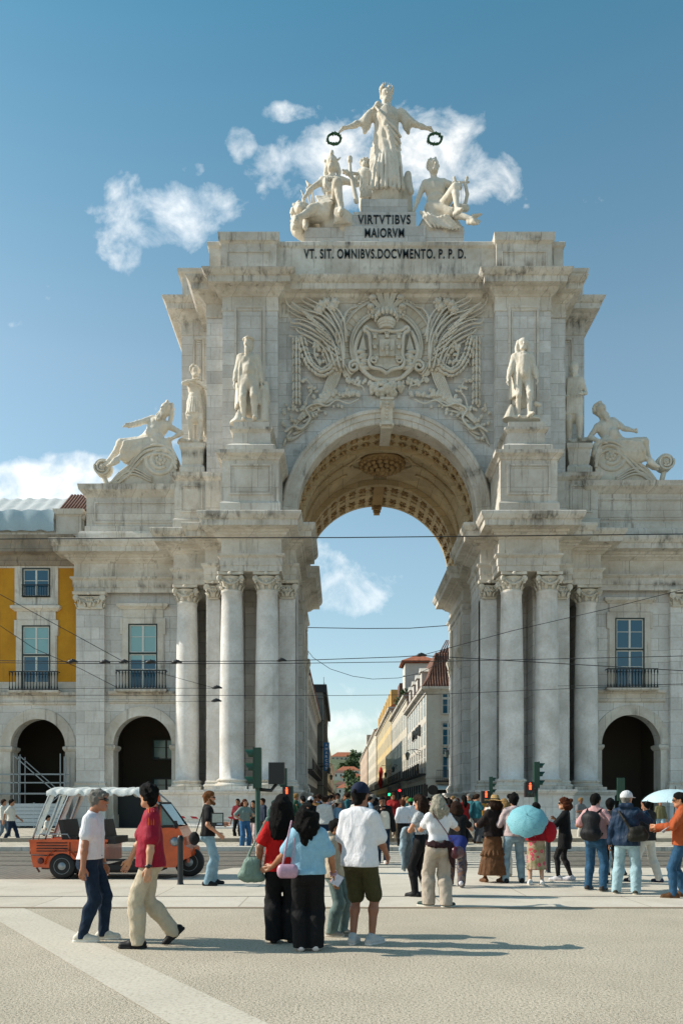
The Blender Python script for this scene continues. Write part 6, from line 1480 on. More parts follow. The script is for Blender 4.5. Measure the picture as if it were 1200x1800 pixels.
mb = MB(); mb.box(T(72)-.01, T(72)+.005, -.2, .2, Zt(1512), Zt(1505)); mb.build('number_plate', plain('plate_white', '#c4c6c0', .5), body)
mb = MB(); mb.tube([(T(76),-.64,Zt(1500)),(T(100),-.645,Zt(1501)),(T(113),-.64,Zt(1500))], .012, 5); mb.box(T(148),T(200),-.632,-.61,Zt(1496),Zt(1494.5)); mb.box(T(140),T(141),-.632,-.61,Zt(1506),Zt(1476)); mb.build('trim', blk_, body)
# cab
cab = [(T(285),Zt(1522)),(T(283),Zt(1440)),(T(285),Zt(1412)),(T(291),Zt(1412)),(T(294),Zt(1455)),(T(322),Zt(1452)),(T(331),Zt(1470)),(T(333),Zt(1485)),(T(343),Zt(1490)),(T(344),Zt(1503)),(T(322),Zt(1513)),(T(318),Zt(1522))]
mb = MB(); mb.prism(cab, 'y', -.52, .52); cb = mb.build('cab', org, tk)
mb = MB(); mb.prism([(T(288),Zt(1450)),(T(287),Zt(1418)),(T(293),Zt(1414)),(T(318),Zt(1450))], 'y', -.5, .5); mb.build('windscreen', plain('tinted_glass', '#5d7a7c', .08), tk)
mb = MB()
for y in (-.53, .53): 
    for a, b in (((290,1412),(320,1452)),((288,1452),(321,1453)),((289,1412),(288,1452)),((284,1418),(284,1522))): mb.bar((T(a[0]),y,Zt(a[1])),(T(b[0]),y,Zt(b[1])),.035)
mb.bar((T(290),-.53,Zt(1412)),(T(290),.53,Zt(1412)),.04); mb.tube([(T(318),-.55,Zt(1455)),(T(325),-.7,Zt(1450)),(T(322),-.72,Zt(1444))], .015, 6); mb.obox((T(321),-.72,Zt(1446)), .06,.02,.1); mb.build('window_frame', blk_, tk)
MB().box(T(284), T(290), -.52, -.45, Zt(1410), Zt(1399)).build('roof_lamp', plain('orange_lens', '#d84a10', .3), tk)
mb = MB(); mb.lathe([(.09,0),(.1,.03),(.07,.06),(.001,.08)], (T(316),-.5,Zt(1478)), 14, axis=(0,-1,0)); mb.build('headlight', M['steel'], tk)
mb = MB(); mb.prism([(T(322),Zt(1490)),(T(343),Zt(1489)),(T(346),Zt(1500)),(T(338),Zt(1500)),(T(330),Zt(1496)),(T(320),Zt(1504))], 'y', -.14, .14); mb.bar((T(333),-.13,.31),(T(333),-.13,Zt(1492)),.05); mb.bar((T(333),.13,.31),(T(333),.13,Zt(1492)),.05); mb.build('fork', org, tk)
# canopy
mb = MB(); fr = [(79,1474,107,1397),(140,1476,148,1397),(230,1500,230,1396)]
for y in (-.58, .58):
    mb.tube([(T(75),y,Zt(1476)),(T(88),y,Zt(1438)),(T(104),y,Zt(1400)),(T(110),y,Zt(1393))], .022, 8); mb.tube([(T(97),y,Zt(1474)),(T(110),y,Zt(1440)),(T(125),y,Zt(1400))], .018, 8)
    mb.bar((T(108),y,Zt(1394)),(T(270),y,Zt(1394)),.03); mb.bar((T(268),y,Zt(1394)),(T(291),y,Zt(1414)),.03)
    mb.tube([(T(86),y,Zt(1474)),(T(88),y,Zt(1465)),(T(135),y,Zt(1465)),(T(140),y,Zt(1474))], .014, 6)
    mb.build('canopy_frame', M['steel'], tk); mb = MB()
mb = MB(); nx = 40; vs = []
for i in range(nx+1):
    px = 104+170*i/nx; z = Zt(1389.5)+.015*math.sin(i*1.7)+(.0 if i < nx-4 else -.05*(i-nx+4)); dr = .115+.02*math.sin(i*.9)
    for y, dz in ((-.64,-dr),(-.63,-.02),(-.4,.03),(0,.05),(.4,.03),(.63,-.02),(.64,-dr)): vs.append((T(px)-(.04 if i == 0 else 0), y, z+dz+.012*math.sin(i*2.3+y*3)))
mb.add(vs, [(7*i+j, 7*i+7+j, 7*i+8+j, 7*i+1+j) for i in range(nx) for j in range(6)], True); mb.build('canopy', wv, tk)
mb = MB()
for y in (-.59,.59):
    vs = []
    for i in range(9):
        t = i/8; xa, za = T(104)+(T(79)-T(104))*t, Zt(1398)+(Zt(1468)-Zt(1398))*t; w = .13*(1-.35*t)
        vs += [(xa-.02, y+.01*math.sin(i*2), za), (xa+w, y+.015*math.sin(i*2+1), za+.01)]
    mb.add(vs, [(2*i,2*i+1,2*i+3,2*i+2) for i in range(8)], True)
    vs = [(T(122),y,Zt(1398)),(T(134),y,Zt(1398)),(T(114),y+.02,Zt(1440)),(T(104),y-.01,Zt(1466)),(T(97),y,Zt(1468)),(T(106),y+.01,Zt(1440))]; mb.add(vs, [(0,1,2,5),(5,2,3,4)], True)
    mb.build('side_curtain', wv, tk); mb = MB()
MB().box(T(268), T(284), -.6, -.57, Zt(1500), Zt(1432)).build('door_panel', plain('pale_panel', '#c6ccd2', .4), tk)
# ------------------------------------------------ scaffold and boards in the left arcade
Ys = 44.6; sc_ = empty('scaffold', 'grey tube scaffold standing in the arcade opening of the yellow building', 'scaffold', (wx(60, Ys), Ys, 0)); X0 = wx(60, Ys)
mb = MB(); z = lambda p: wz(p, Ys)
for dy in (0, .9):
    for px in (24, 33, 106, 113): mb.bar((wx(px,Ys)-X0, dy, .1), (wx(px,Ys)-X0, dy, z(1325 if px in (24,106) else 1330)), .05)
    for py in (1361, 1376, 1396): mb.bar((wx(-25,Ys)-X0, dy, z(py)), (wx(112,Ys)-X0, dy, z(py)), .05)
    mb.bar((wx(24,Ys)-X0, dy, z(1328)), (wx(105,Ys)-X0, dy, z(1400)), .05); mb.bar((wx(105,Ys)-X0, dy, z(1398)), (wx(45,Ys)-X0, dy, z(1450)), .05)
mb.build('scaffold_tube', M['steel'], sc_); MB().box(wx(-25,Ys)-X0, wx(112,Ys)-X0, 0, .9, z(1397), z(1394)).build('platform', plain('grey_board', '#8a8f90', .8), sc_)
hd = empty('hoarding', 'low white boarded hoarding across the arcade of the yellow building', 'hoarding', (wx(40, 44), 44.0, 0)); mb = MB()
for i in range(6): mb.box(-3.4, 2.4, -.02, .02, .3+i*.21, .49+i*.21)
mb.build('board', plain('white_board', '#a9b3b8', .6), hd); mb = MB(); [mb.box(x-.04, x+.04, .02, .1, .1, 1.6) for x in (-3.2,-1.3,.6,2.3)]; mb.build('post', M['steel'], hd)
hd2 = empty('hoarding', 'dark board closing the foot of the arcade behind the tuk-tuk', 'hoarding', (wx(250, 46.4), 46.4, 0)); MB().box(-1.7, 1.4, -.04, .04, .1, 2.0).build('board', plain('dark_board', '#202424', .7), hd2)
tp = MB(); yt = 29.0; a, b = wx(305, yt), wx(455, yt); n = 40; tm = Mat('hazard_tape', .5); v = tm.co('Object', (1,1,1)); w_ = tm.N.new('ShaderNodeTexWave'); w_.inputs['Scale'].default_value = 1.4; w_.bands_direction = 'DIAGONAL'; tm.L.new(v, w_.inputs['Vector']); tm.col(tm.ramp(w_.outputs['Fac'], [(.49, '#b8242a'), (.51, '#d8d4cc')]))
vs = []
for i in range(n+1):
    x = a+(b-a)*i/n; zz = wz(1436, yt)-.05*math.sin(PI*i/n)+.004*math.sin(i)
    vs += [(x, yt+.01*math.sin(i*.7), zz-.04), (x, yt+.01*math.sin(i*.7), zz+.04)]
tp.add(vs, [(2*i,2*i+2,2*i+3,2*i+1) for i in range(n)], True); tag(tp.build('barrier_tape', tm.m), 'red and white striped tape stretched before the left pedestals', 'tape')
# ------------------------------------------------ tram wires
wm_ = plain('black_cable', '#15181a', .6)
def wire(label, pts, D, r=.012, hang=(), Ds=None, sag=0, grp=None):
    P = []
    k = len(pts)
    for i in range(k-1):
        for j in range(10):
            t = j/10; px = pts[i][0]+(pts[i+1][0]-pts[i][0])*t; py = pts[i][1]+(pts[i+1][1]-pts[i][1])*t; d = D if not Ds else Ds[0]+(Ds[1]-Ds[0])*((px-pts[0][0])/(pts[-1][0]-pts[0][0])); P.append(W(px, py, d))
    d = D if not Ds else Ds[1]; P.append(W(*pts[-1], d)); o0 = Vector(P[0])
    e = empty('overhead_wire', label, 'cable', o0, group=grp)
    mb = MB(); mb.tube([Vector(p)-o0 for p in P], r, 5); mb.build('cable', wm_, e)
    for h in hang:
        d = D if not Ds else Ds[0]+(Ds[1]-Ds[0])*((h[0]-pts[0][0])/(pts[-1][0]-pts[0][0])); c = Vector(W(h[0], h[1], d))-o0
        mb = MB(); mb.tube([c+Vector((-.13,0,0)), c+Vector((-.05,0,.02)), c+Vector((.05,0,.03)), c+Vector((.14,0,0))], [.015,.045,.04,.015], 6); mb.ball(c+Vector((0,0,.05)), .035, 6); mb.build('insulator', M['iron'], e)
wire('thick tram cable crossing the whole picture at the level of the main cornice', [(-150,948.5),(300,945.5),(600,945),(900,942),(1350,937)], 22, .014)
wire('contact wire with a row of black insulators crossing the left wing', [(-150,1160),(120,1163),(300,1163),(500,1162),(700,1155),(740,1152.5),(1350,1188)], 20, .010, [(127,1164),(184,1165),(218,1164.5),(264,1165),(310,1165),(494,1162),(740,1153)])
wire('second contact wire running just below the one with insulators', [(-150,1164),(200,1167),(500,1166.5),(760,1163),(1000,1158),(1350,1150)], 20.4, .009)
wire('slanting wire rising to the right in front of the right columns', [(742,1152),(900,1109),(1060,1072),(1350,998)], 20, .008)
wire('slanting wire dropping from the upper left across the yellow wall', [(-60,1012),(0,1045),(120,1110),(222,1166)], 20, .009)
wire('lower slanting wire dropping across the yellow wall to a balcony', [(-60,1063),(0,1100),(60,1140),(140,1175),(206,1209),(380,1246)][:5], 20, .008)
wire('thin horizontal wire across the balcony railings on the left', [(-100,1211),(380,1210)], 21, .006, [(381,1210)])
wire('thin horizontal wire across the whole width above the arcade', [(-100,1222),(600,1223),(760,1221),(1350,1196)], 21, .007)
wire('lowest thin wire across the left arcade', [(-100,1235),(380,1233)], 21, .005, [(380,1233)])
wire('thin wire across the right balcony railing', [(980,1206),(1350,1201)], 21, .006)
wire('cable strung across the opening beyond the arch', [(520,1103),(640,1105),(720,1104.5),(810,1098)], 70, .035)
wire('sagging cable hanging across the street beyond the arch', [(530,1130),(550,1156),(580,1176),(620,1189),(655,1194),(700,1192),(735,1184),(765,1170),(800,1148)], 76, .025, [(710,1189)])
wire('wire slanting from the left balcony down to the left columns', [(270,1180),(330,1197),(381,1211)], 20.5, .006)
# ================================================================ people
def gpos(px, py): D = gd(py); return wx(px, D), D
def person(label, px, py, yaw, fig, vox=.010, skinc='#b98363', top=None, bot=None, shoe='#d8d6d0', hair=None, hat=None, glasses=False, group=None, extra=None, bare_legs=False, detail=True, sole=None):
    x, y = gpos(px, py); e = empty('person', label, 'person', (x, y, 0), R(yaw), group); fg = Fig(**fig); k = fg.k
    e.location.z = 0
    lg_ = bot and bot.get('kind', 'trousers') == 'trousers'; sl = (top or {}).get('sleeve', .6) > .9
    f = SDF(); fg.torso(f, -.03); fg.arms(f, -.012 if sl else 0, end=.012 if sl else 0); fg.legs(f, -.022 if lg_ else -.004, hem=.0); fg.hands(f, detail and vox < .0105); fg.head(f, vox < .013)
    f.clip((0,0,.03), (0,0,-1)); put('body', f, vox, SKIN_OF(skinc), e, (lambda V, F: skinmi(fg, V, F)) if vox < .013 else None)
    if top:
        f = SDF(); T = dict(ease=.02, sleeve=.62, hem=.86, flare=.0, loose=0, collar=0); T.update(top); T['ease'] = .004+T['ease']*.45; T['send'] = T.get('send', .022)*.5; T['wr'] = T.get('wr', .007)*.7
        fg.torso(f, T['ease'], .05)
        z1 = T['hem']*k
        if T['hem'] < 1.0:
            r = .098*fg.b+T['ease']+T['loose']+.004; P = fg.P
            f.cap(P(-.07,0,.25), (fg.pel+fg.Rp@Vector((-.075,0,0))*k)*1.0 + Vector((0,0,z1-fg.pel.z)), r*k, (r+.004+T['flare']*.7)*k, k=.05*k, sq=(fg.Rm@Vector((0,1,0)), .95)); f.cap(P(.07,0,.25), (fg.pel+fg.Rp@Vector((.075,0,0))*k) + Vector((0,0,z1-fg.pel.z)), r*k, (r+.004+T['flare']*.7)*k, k=.05*k, sq=(fg.Rm@Vector((0,1,0)), .95))
        if T['sleeve'] > 1: fg.arms(f, T['ease'], 1, .93, T.get('cuff', .006))
        elif T['sleeve'] > 0:
            fg.arms(f, T['ease'], T['sleeve'], end=T.get('send', .022))
            for i in (0, 1): c = fg.sh[i].lerp(fg.el[i], T['sleeve']+.05); f.clip(c, fg.el[i]-fg.sh[i]) if False else None
        if T.get('hood'): f.cap(fg.nb+Vector((-.06,-.06,.03))*k, fg.nb+Vector((.06,-.06,.03))*k, .055*k, k=.03*k)
        if T.get('collar'): f.cap(fg.nb+Vector((0,-.005,-.02))*k, fg.nb+Vector((0,.0,.035))*k, .07*k, k=.02*k)
        f.wr = wrinkle(T.get('wr', .007)*k, T.get('ws', .8), int(px), .5); f.clip((0,0,z1), (0,0,-1)); 
        if not T.get('collar') and not T.get('hood'): f.clip(fg.nb+fg.Rm@Vector((0,0,.012))*k, fg.Rm@Vector((0,.35,1)))
        put(T.get('name', 'shirt'), f, vox, T['mat'], e)
    if bot:
        B = dict(kind='trousers', ease=.012, kn=.0, hem=.02, waist=1.0, hip=0); B.update(bot); B['ease'] *= .5; B['kn'] *= .62; B['hem'] *= .62; B['hip'] *= .5; B['wr'] = B.get('wr', .006)*.75; B['waist'] = min(B['waist'], (T['hem']+.045) if top else 9); f = SDF()
        if B['kind'] in ('trousers', 'shorts'):
            P = fg.P; f.cap(P(-.075,-.01,.02), P(.075,-.01,.02), (.105*fg.b+B['ease'])*k, k=.04*k); f.cap(P(-.05,-.045,-.03), P(-.06,-.045,-.03), (.092*fg.b+B['ease'])*k, k=.03*k); f.cap(P(.05,-.045,-.03), P(.06,-.045,-.03), (.092*fg.b+B['ease'])*k, k=.03*k); f.cap(P(-.05,0,.12), P(.05,0,.12), (.095*fg.b+B['ease'])*k, k=.04*k)
            fg.legs(f, B['ease'], 1.0 if B['kind'] == 'trousers' else B.get('frac', .85), B['kn'], B['hem'], B['hip']); f.wr = wrinkle(B.get('wr', .006)*k, B.get('ws', .9), int(px)+5, .6)
            f.clip((0,0,B['waist']*k), (0,0,1)); f.clip((0,0,.035), (0,0,-1))
        else:
            z0 = B['len']*k; P = fg.P; f.cap(P(0,0,.1), fg.pel+Vector((0,0,-.1)), .13*fg.b*k, .17*fg.b*k, k=.04, sq=((0,1,0), .85)); c = (fg.an[0]+fg.an[1])/2; c = Vector((c.x*.7, c.y*.7, z0))
            f.cap(fg.pel+Vector((0,0,-.05)), c, .165*fg.b*k, B.get('r', .2)*k, k=.05, sq=((0,1,0), .85))
            for i in range(14): a = 2*PI*i/14; d = Vector((math.cos(a), .8*math.sin(a), 0)); f.cap(fg.pel+d*.15*k+Vector((0,0,-.1)), c+d*B.get('r', .2)*1.0*k, .01, B.get('fold', .022), k=.02)
            for t in B.get('tiers', ()): 
                for i in range(16): a = 2*PI*i/16; d = Vector((math.cos(a), .85*math.sin(a), 0)); q = fg.pel.lerp(c, t); f.cap(q+d*.19*k, q+d*.235*k+Vector((0,0,-.08)), .02, .03, k=.02)
            f.wr = wrinkle(.006, .9, int(px)+5, .4); f.clip((0,0,B['waist']*k), (0,0,1)); f.clip((0,0,z0), (0,0,-1))
        put(B.get('name', B['kind']), f, vox*1.1, B['mat'], e)
    if shoe:
        for i in (0, 1):
            f = SDF(); A = fg.an[i]; F = fg.foot_m(i); g = lambda X, Y, Z: A+F@(Vector((X,Y,Z))*k); r = .046
            f.cap(g(0,-.05,-.04), g(0,.06,-.045), r*k, .047*k, k=.02*k); f.cap(g(0,.06,-.045), g(0,.16,-.052), .048*k, .036*k, k=.02*k, sq=(F@Vector((1,0,0)), 1.12)); f.cap(g(0,-.01,.005), g(0,.06,-.03), .045*k, .04*k, k=.02*k)
            f.clip(g(0,0,-.085), F@Vector((0,0,-1))); so = put('shoe', f, min(vox, .01), cloth('shoe', shoe, .6), e)
            if sole:
                f = SDF(); f.cap(g(0,-.055,-.07), g(0,.06,-.07), .045*k, .047*k, k=.02*k); f.cap(g(0,.06,-.07), g(0,.165,-.07), .047*k, .037*k, k=.02*k, sq=(F@Vector((1,0,0)), 1.15)); f.clip(g(0,0,-.086), F@Vector((0,0,-1))); f.clip(g(0,0,-.058), F@Vector((0,0,1))); put('sole', f, min(vox, .01), cloth('sole', sole, .6), so)
    if hair:
        f = SDF(); h = fg.hp; X = fg.hR@Vector((1,0,0)); t = hair.get('t', 0)*.6-.002; ln = hair.get('len', 0); w = hair.get('w', .085)
        f.cap(h(0,-.024,.032), h(0,.0,.045), (.1+t)*k, (.094+t)*k, k=.03*k, sq=(X, .88)); f.clip(h(0,.072,.03), fg.hR@Vector((0,1,-.45)))
        f.cap(h(0,-.04,-.03), h(0,-.05,-.06), (.07+t)*k, .055*k, k=.02*k) 
        # open the face and ears
        f.cap(h(0,.1,-.035), h(0,.13,-.06), .086*k, sub=True)
        if not ln: 
            for s_ in (-1,1): f.cap(h(s_*.1,.02,-.035), h(s_*.1,.03,-.05), .04*k, sub=True)
        if ln:
            for i in range(9):
                a = PI*(i/8); cx_, cy_ = math.cos(a), -math.sin(a); rn = random.Random(i+int(px)); p0 = h(cx_*w, -.02+cy_*.075, .01); lean_ = Vector((rn.uniform(-.02,.02), rn.uniform(-.015,.015), 0)); end = fg.hc + Vector((cx_*w*1.15, -.05+cy_*.07, -ln*rn.uniform(.85,1.05)))*k*1.0 + lean_
                if fig.get('lean', 0): end += fg.Rm@Vector((0,0,-ln))*k*.0
                mid = p0.lerp(end, .5)+Vector((cx_*.02, -.015+cy_*.015, 0))*k; f.chain([p0, mid, end], [.038*k, hair.get('r', .04)*k, .022*k], .02*k)
            f.chain([h(0,-.08,.0), fg.hc+Vector((0,-.1,-ln*.5))*k, fg.hc+Vector((0,-.09,-ln*.95))*k], [.07*k,.06*k,.035*k], .03*k, None)
        if hair.get('bun'): f.cap(h(0,-.12,.06), h(0,-.14,.08), .045*k, k=.015)
        if hair.get('fringe'): f.cap(h(-.045,.07,.065), h(.045,.07,.065), .03*k, k=.02)
        f.wr = wrinkle(hair.get('wr', .006), hair.get('ws', 1.6), int(px)+9, hair.get('wv', .3)); put('hair', f, vox*.9, hair['mat'], e)
    if hat:
        h = fg.hp; X = fg.hR@Vector((1,0,0)); kd = hat['kind']; f = SDF(); U = fg.hR@Vector((0,0,1))
        if kd == 'cap':
            f.cap(h(0,-.02,.05), h(0,-.005,.055), .106*k, .104*k, k=.02, sq=(X, .9)); f.clip(h(0,0,.032), -U); put('cap', f, vox*.9, hat['mat'], e)
            f = SDF(); f.cap(h(0,.07,.042), h(0,.15,.035), .072*k, .06*k, sq=(U, .12)); put('cap_peak', f, .007, hat['mat'], e)
            if hat.get('gap'): f = SDF(); f.cap(h(0,-.115,.05), h(0,-.12,.05), .024*k); put('cap_opening', f, .007, hair['mat'], e)
        else:
            br = hat.get('brim', .17); f.cap(h(0,-.015,.06), h(0,-.005,.1), .104*k, .09*k, k=.02, sq=(X, .9)); f.clip(h(0,0,.045), -U); f.clip(h(0,0,.155), U)
            n = 24; f2 = SDF()
            for i in range(n): a = 2*PI*i/n; f.cap(h(0,-.01,.06), h(br*math.cos(a), -.01+br*math.sin(a), .058-.25*(br-.1)*(1 if kd == 'bucket' else .35)), .012, .008, k=.012)
            f.cl = []; f.clip(h(0,0,.165), U); f.clip(h(0,0,.0), -U); put('hat', f, .009, hat['mat'], e)
            if hat.get('band'): f = SDF(); f.cap(h(0,-.012,.072), h(0,-.008,.084), .108*k, .106*k, sq=(X, .9)); f.clip(h(0,0,.068), -U); f.clip(h(0,0,.092), U); put('hat_band', f, .008, hat['band'], e)
    if glasses:
        f = SDF(); h = fg.hp
        for s_ in (-1, 1): f.cap(h(s_*.018,.1,.01), h(s_*.047,.092,.012), .017*k, .018*k, k=.003, sq=(fg.hR@Vector((0,1,0)), .4)); f.cap(h(s_*.062,.08,.016), h(s_*.08,-.02,.02), .006*k, .006*k, k=.002)
        f.cap(h(-.02,.104,.014), h(.02,.104,.014), .006*k, k=.002); put('sunglasses', f, .006, plain('dark_glasses', '#0c0a09', .15), e)
    if extra: extra(e, fg)
    return e, fg
def SKIN_OF(c): return skin(c)
hb = cloth('black_hair', '#0d0b0a', .5, .3, 40); hbr = cloth('brown_hair', '#2a1a10', .55, .3, 40); hgr = cloth('grey_hair', '#75726c', .6, .3, 50); hbl = cloth('blond_hair', '#8d6f45', .6, .3, 40); hau = cloth('auburn_hair', '#4a2412', .55, .3, 40); hsil = cloth('silver_blond_hair', '#9a9484', .5, .35, 30)
jean = cloth('dark_denim', '#14263a', .85, .35, 9); jean2 = cloth('mid_denim', '#284b66', .85, .3, 9); jeanl = cloth('light_denim', '#7b96a3', .85, .25, 8); jeanp = cloth('pale_denim', '#8fa9b0', .85, .2, 8)
wt = cloth('white_cotton', '#d3d3d6', .85, .06); wt2 = cloth('off_white_cotton', '#c9c5bb', .85, .08); bk = cloth('black_cloth', '#0e0e10', .85, .25); bk2 = cloth('charcoal_cloth', '#1c1b1c', .85, .2)
def bag(name, label, cat, pos, build, group=None):
    e = empty(name, label, cat, pos, 0, group); build(e); return e
def to_world(e, v): return Matrix.Translation(e.location) @ Matrix.Rotation(e.rotation_euler.z, 4, 'Z') @ Vector(v)
def put_w(name, f, vox, mat, label, cat, e=None):
    """a held or carried thing of its own, given in the carrier's axes"""
    V, F = f.mesh(vox); c = V.mean(0); o = link(name, mesh_np(name, V-c, F), mat); o.location = to_world(e, c) if e else c
    if e: o.rotation_euler = (0, 0, e.rotation_euler.z)
    return tag(o, label, cat)
# 1 grey haired man in white tee, facing right
def ex(e, fg):
    f = SDF(); n = 20
    mb = MB(); c = fg.P(0,-.005,.06); mb.tube([c+Vector((.145*math.cos(a*PI/10), .11*math.sin(a*PI/10), 0)) for a in range(20)], .018, 6, closed=True, up=(0,0,1)); mb.build('belt', cloth('tan_belt', '#8a6a50'), e)
    mb = MB(); p = fg.wr[0]; mb.tube([p+Vector((.03*math.cos(a*PI/6), .03*math.sin(a*PI/6), .01)) for a in range(12)], .008, 5, closed=True, up=(0,0,1)); mb.build('wristwatch', M['steel'], e)
person('grey haired man in white t-shirt, sunglasses and dark jeans, walking right', 160, 1654, -88, dict(H=1.73, build=1.12, lean=4, lh=(-.26,.08,.84), rh=(.27,-.02,.80), lf=(-.08,.12,.085), rf=(.09,-.08,.085), hipy=.0, head=(-6,-2,0), knl=(0,1,0), knr=(0,1,0), neck=.02, rd=dict(curl=.7), ld=dict(curl=.7)), .0085, '#a56f52', dict(mat=wt, ease=.022, sleeve=.6, hem=.93, send=.03, wr=.009, loose=.0), dict(mat=jean, ease=.012, kn=.008, hem=.02, waist=.97, wr=.008), '#c9c3b4', dict(mat=hgr, t=.002, fringe=1, wr=.008, ws=2.2, wv=1), glasses=True, extra=ex, sole='#dedad0')
# 2 man in crimson jersey, seen from behind, head turned left
crim = cloth('crimson_jersey', '#8a0c28', .7, .12); og = cloth('orange_trim', '#d8640f', .6)
def ex(e, fg):
    for sd in (1, 0):
        mb = MB(); q = 2*sd-1
        for o in (-.024, 0, .024): S, E = fg.sh[sd], fg.el[sd]; mb.tube([fg.P(q*.075,o-.015,.558), S+Vector((-q*.01,o,.082)), S+Vector((q*.04,o,.062)), S.lerp(E,.3)+Vector((q*.076,o,0))], .0095, 5, .6, up=(0,1,0))
        mb.build('shoulder_stripe', og, e)
    f = SDF(); f.chain([fg.P(-.15,.045,.36), fg.P(-.15,.04,.2), fg.P(-.145,.04,.0)], [.012,.026,.032], .02); put('side_panel', f, .009, og, e)
    mb = MB(); p = fg.wr[0]+Vector((0,0,.02)); mb.tube([p+Vector((.033*math.cos(a*PI/6), .033*math.sin(a*PI/6), 0)) for a in range(12)], .011, 5, closed=True, up=(0,0,1)); mb.ball(p+Vector((-.035,.0,0)), .024, 8, (.5,1,1)); mb.build('wristwatch', plain('black_watch', '#101214', .3), e)
person('dark haired man in crimson jersey and cream trousers, looking back over his shoulder', 264, 1664, 104, dict(H=1.78, build=.95, lean=0, lh=(-.28,.02,.84), rh=(.28,.22,.88), lf=(-.09,.13,.085), rf=(.09,-.24,.16), knl=(0,1,0), knr=(0,1,0), head=(-52,4,0), rtp=42, lfy=-12, rfy=0), .0085, '#c08f6e', dict(mat=crim, ease=.03, sleeve=.78, hem=.85, send=.05, flare=.03, loose=.022, wr=.006, name='jersey'), dict(mat=cloth('cream_trousers', '#b8ab94', .85, .08), ease=.02, kn=.025, hem=.05, waist=.98, wr=.008), '#131315', dict(mat=hb, t=.012, wr=.014, ws=1.5, wv=1), sole='#18181a', extra=ex)
# 3 man in black tee with tablet
def ex(e, fg):
    f = SDF(); f.chain([(.0,-.08,1.42),(-.13,.08,1.2),(-.15,.05,.98)], [.008]*3, .002); 
person('bearded man in black t-shirt, sunglasses and light jeans, holding a tablet', 366, 1557, -72, dict(H=1.80, build=1.02, lh=(-.26,.30,1.12), rh=(.24,.14,.95), lp=(-1,-.6,-.8), head=(-14,2,0), lf=(-.12,.12,.085), rf=(.13,-.04,.085), lfy=-10, rfy=-20), .0095, '#b77f60', dict(mat=bk, ease=.022, sleeve=.62, hem=.90, send=.028), dict(mat=jeanl, ease=.014, kn=.012, hem=.03, waist=.97), '#141518', dict(mat=cloth('ginger_hair', '#6b4426', .6, .3, 40), t=.004, wr=.006, ws=2, wv=1), glasses=True, extra=lambda e, fg: (lambda f: put('beard', f, .008, cloth('ginger_hair', '#6b4426', .6, .3, 40), e))(SDF().chain([fg.hp(-.07,.02,-.03), fg.hp(-.045,.06,-.085), fg.hp(0,.085,-.1), fg.hp(.045,.06,-.085), fg.hp(.07,.02,-.03)], [.016,.026,.03,.026,.016], .02)))
tx, ty = wx(382,14.7), 14.7; e = empty('tablet', 'black framed tablet held up by the man in the black t-shirt', 'tablet', (tx, ty, wz(1441,14.7)), R(12)); MB().box(-.115,.115,-.006,.006,-.125,.125).build('case', M['tblack'], e); MB().box(-.095,.095,-.010,-.0065,-.055,.105).build('screen', plain('pale_screen', '#98a09a', .3), e); MB().box(-.01,.09,-.010,-.0065,-.1,-.07).build('sticker', plain('white_sticker', '#8fa0b0', .5), e)
e_ = MB(); e_.ball((0,0,0), .13, 12, (.8,.6,1)); e_.tube([(.03,0,.1),(.12,.02,.4),(.16,.05,.55)], .01, 5); o = e_.build('shoulder_bag', bk2); o.location = (wx(343,15.1), 15.0, wz(1474,15.1)); tag(o, 'black shoulder bag at the hip of the man with the tablet', 'bag')
# 4 woman in red, back view
e4, f4 = person('woman with very long dark hair, red top and wide black trousers, seen from behind', 496, 1658, 4, dict(H=1.66, sex='f', build=1.12, lh=(-.27,.02,.9), rh=(.24,.10,.86), lf=(-.1,0,.085), rf=(.1,.02,.085), head=(-8,4,0)), .0095, '#8a5a40', dict(mat=cloth('red_top', '#b3100f', .8, .12), ease=.024, sleeve=.7, hem=.84, flare=.02, wr=.009, name='top'), dict(mat=bk, ease=.02, kn=.045, hem=.085, waist=.98, hip=.015, wr=.008), '#1a1a1c', dict(mat=hb, t=.012, len=.52, w=.09, r=.05, wr=.009, ws=1.2, wv=.35))
f = SDF(); f.cap((-.45,-.02,.76), (-.25,-.02,.74), .045, .06, k=.06); f.cap((-.38,-.02,.9), (-.30,-.02,.92), .05, .05, k=.1); f.cap((-.36,-.02,.8), (-.32,-.02,.85), .10, .09, k=.06, sq=((0,1,0), .6)); f.chain([(-.38,-.02,.97),(-.27,-.05,1.2),(-.17,-.06,1.4)], [.012]*3, .004); f.chain([(-.28,-.04,.97),(-.22,-.06,1.2),(-.15,-.06,1.4)], [.012]*3, .004); f.wr = wrinkle(.008, 1, 3)
put_w('handbag', f, .010, cloth('sage_leather', '#6f8579', .5), 'sage green slouchy handbag on the shoulder of the woman in red', 'handbag', e4)
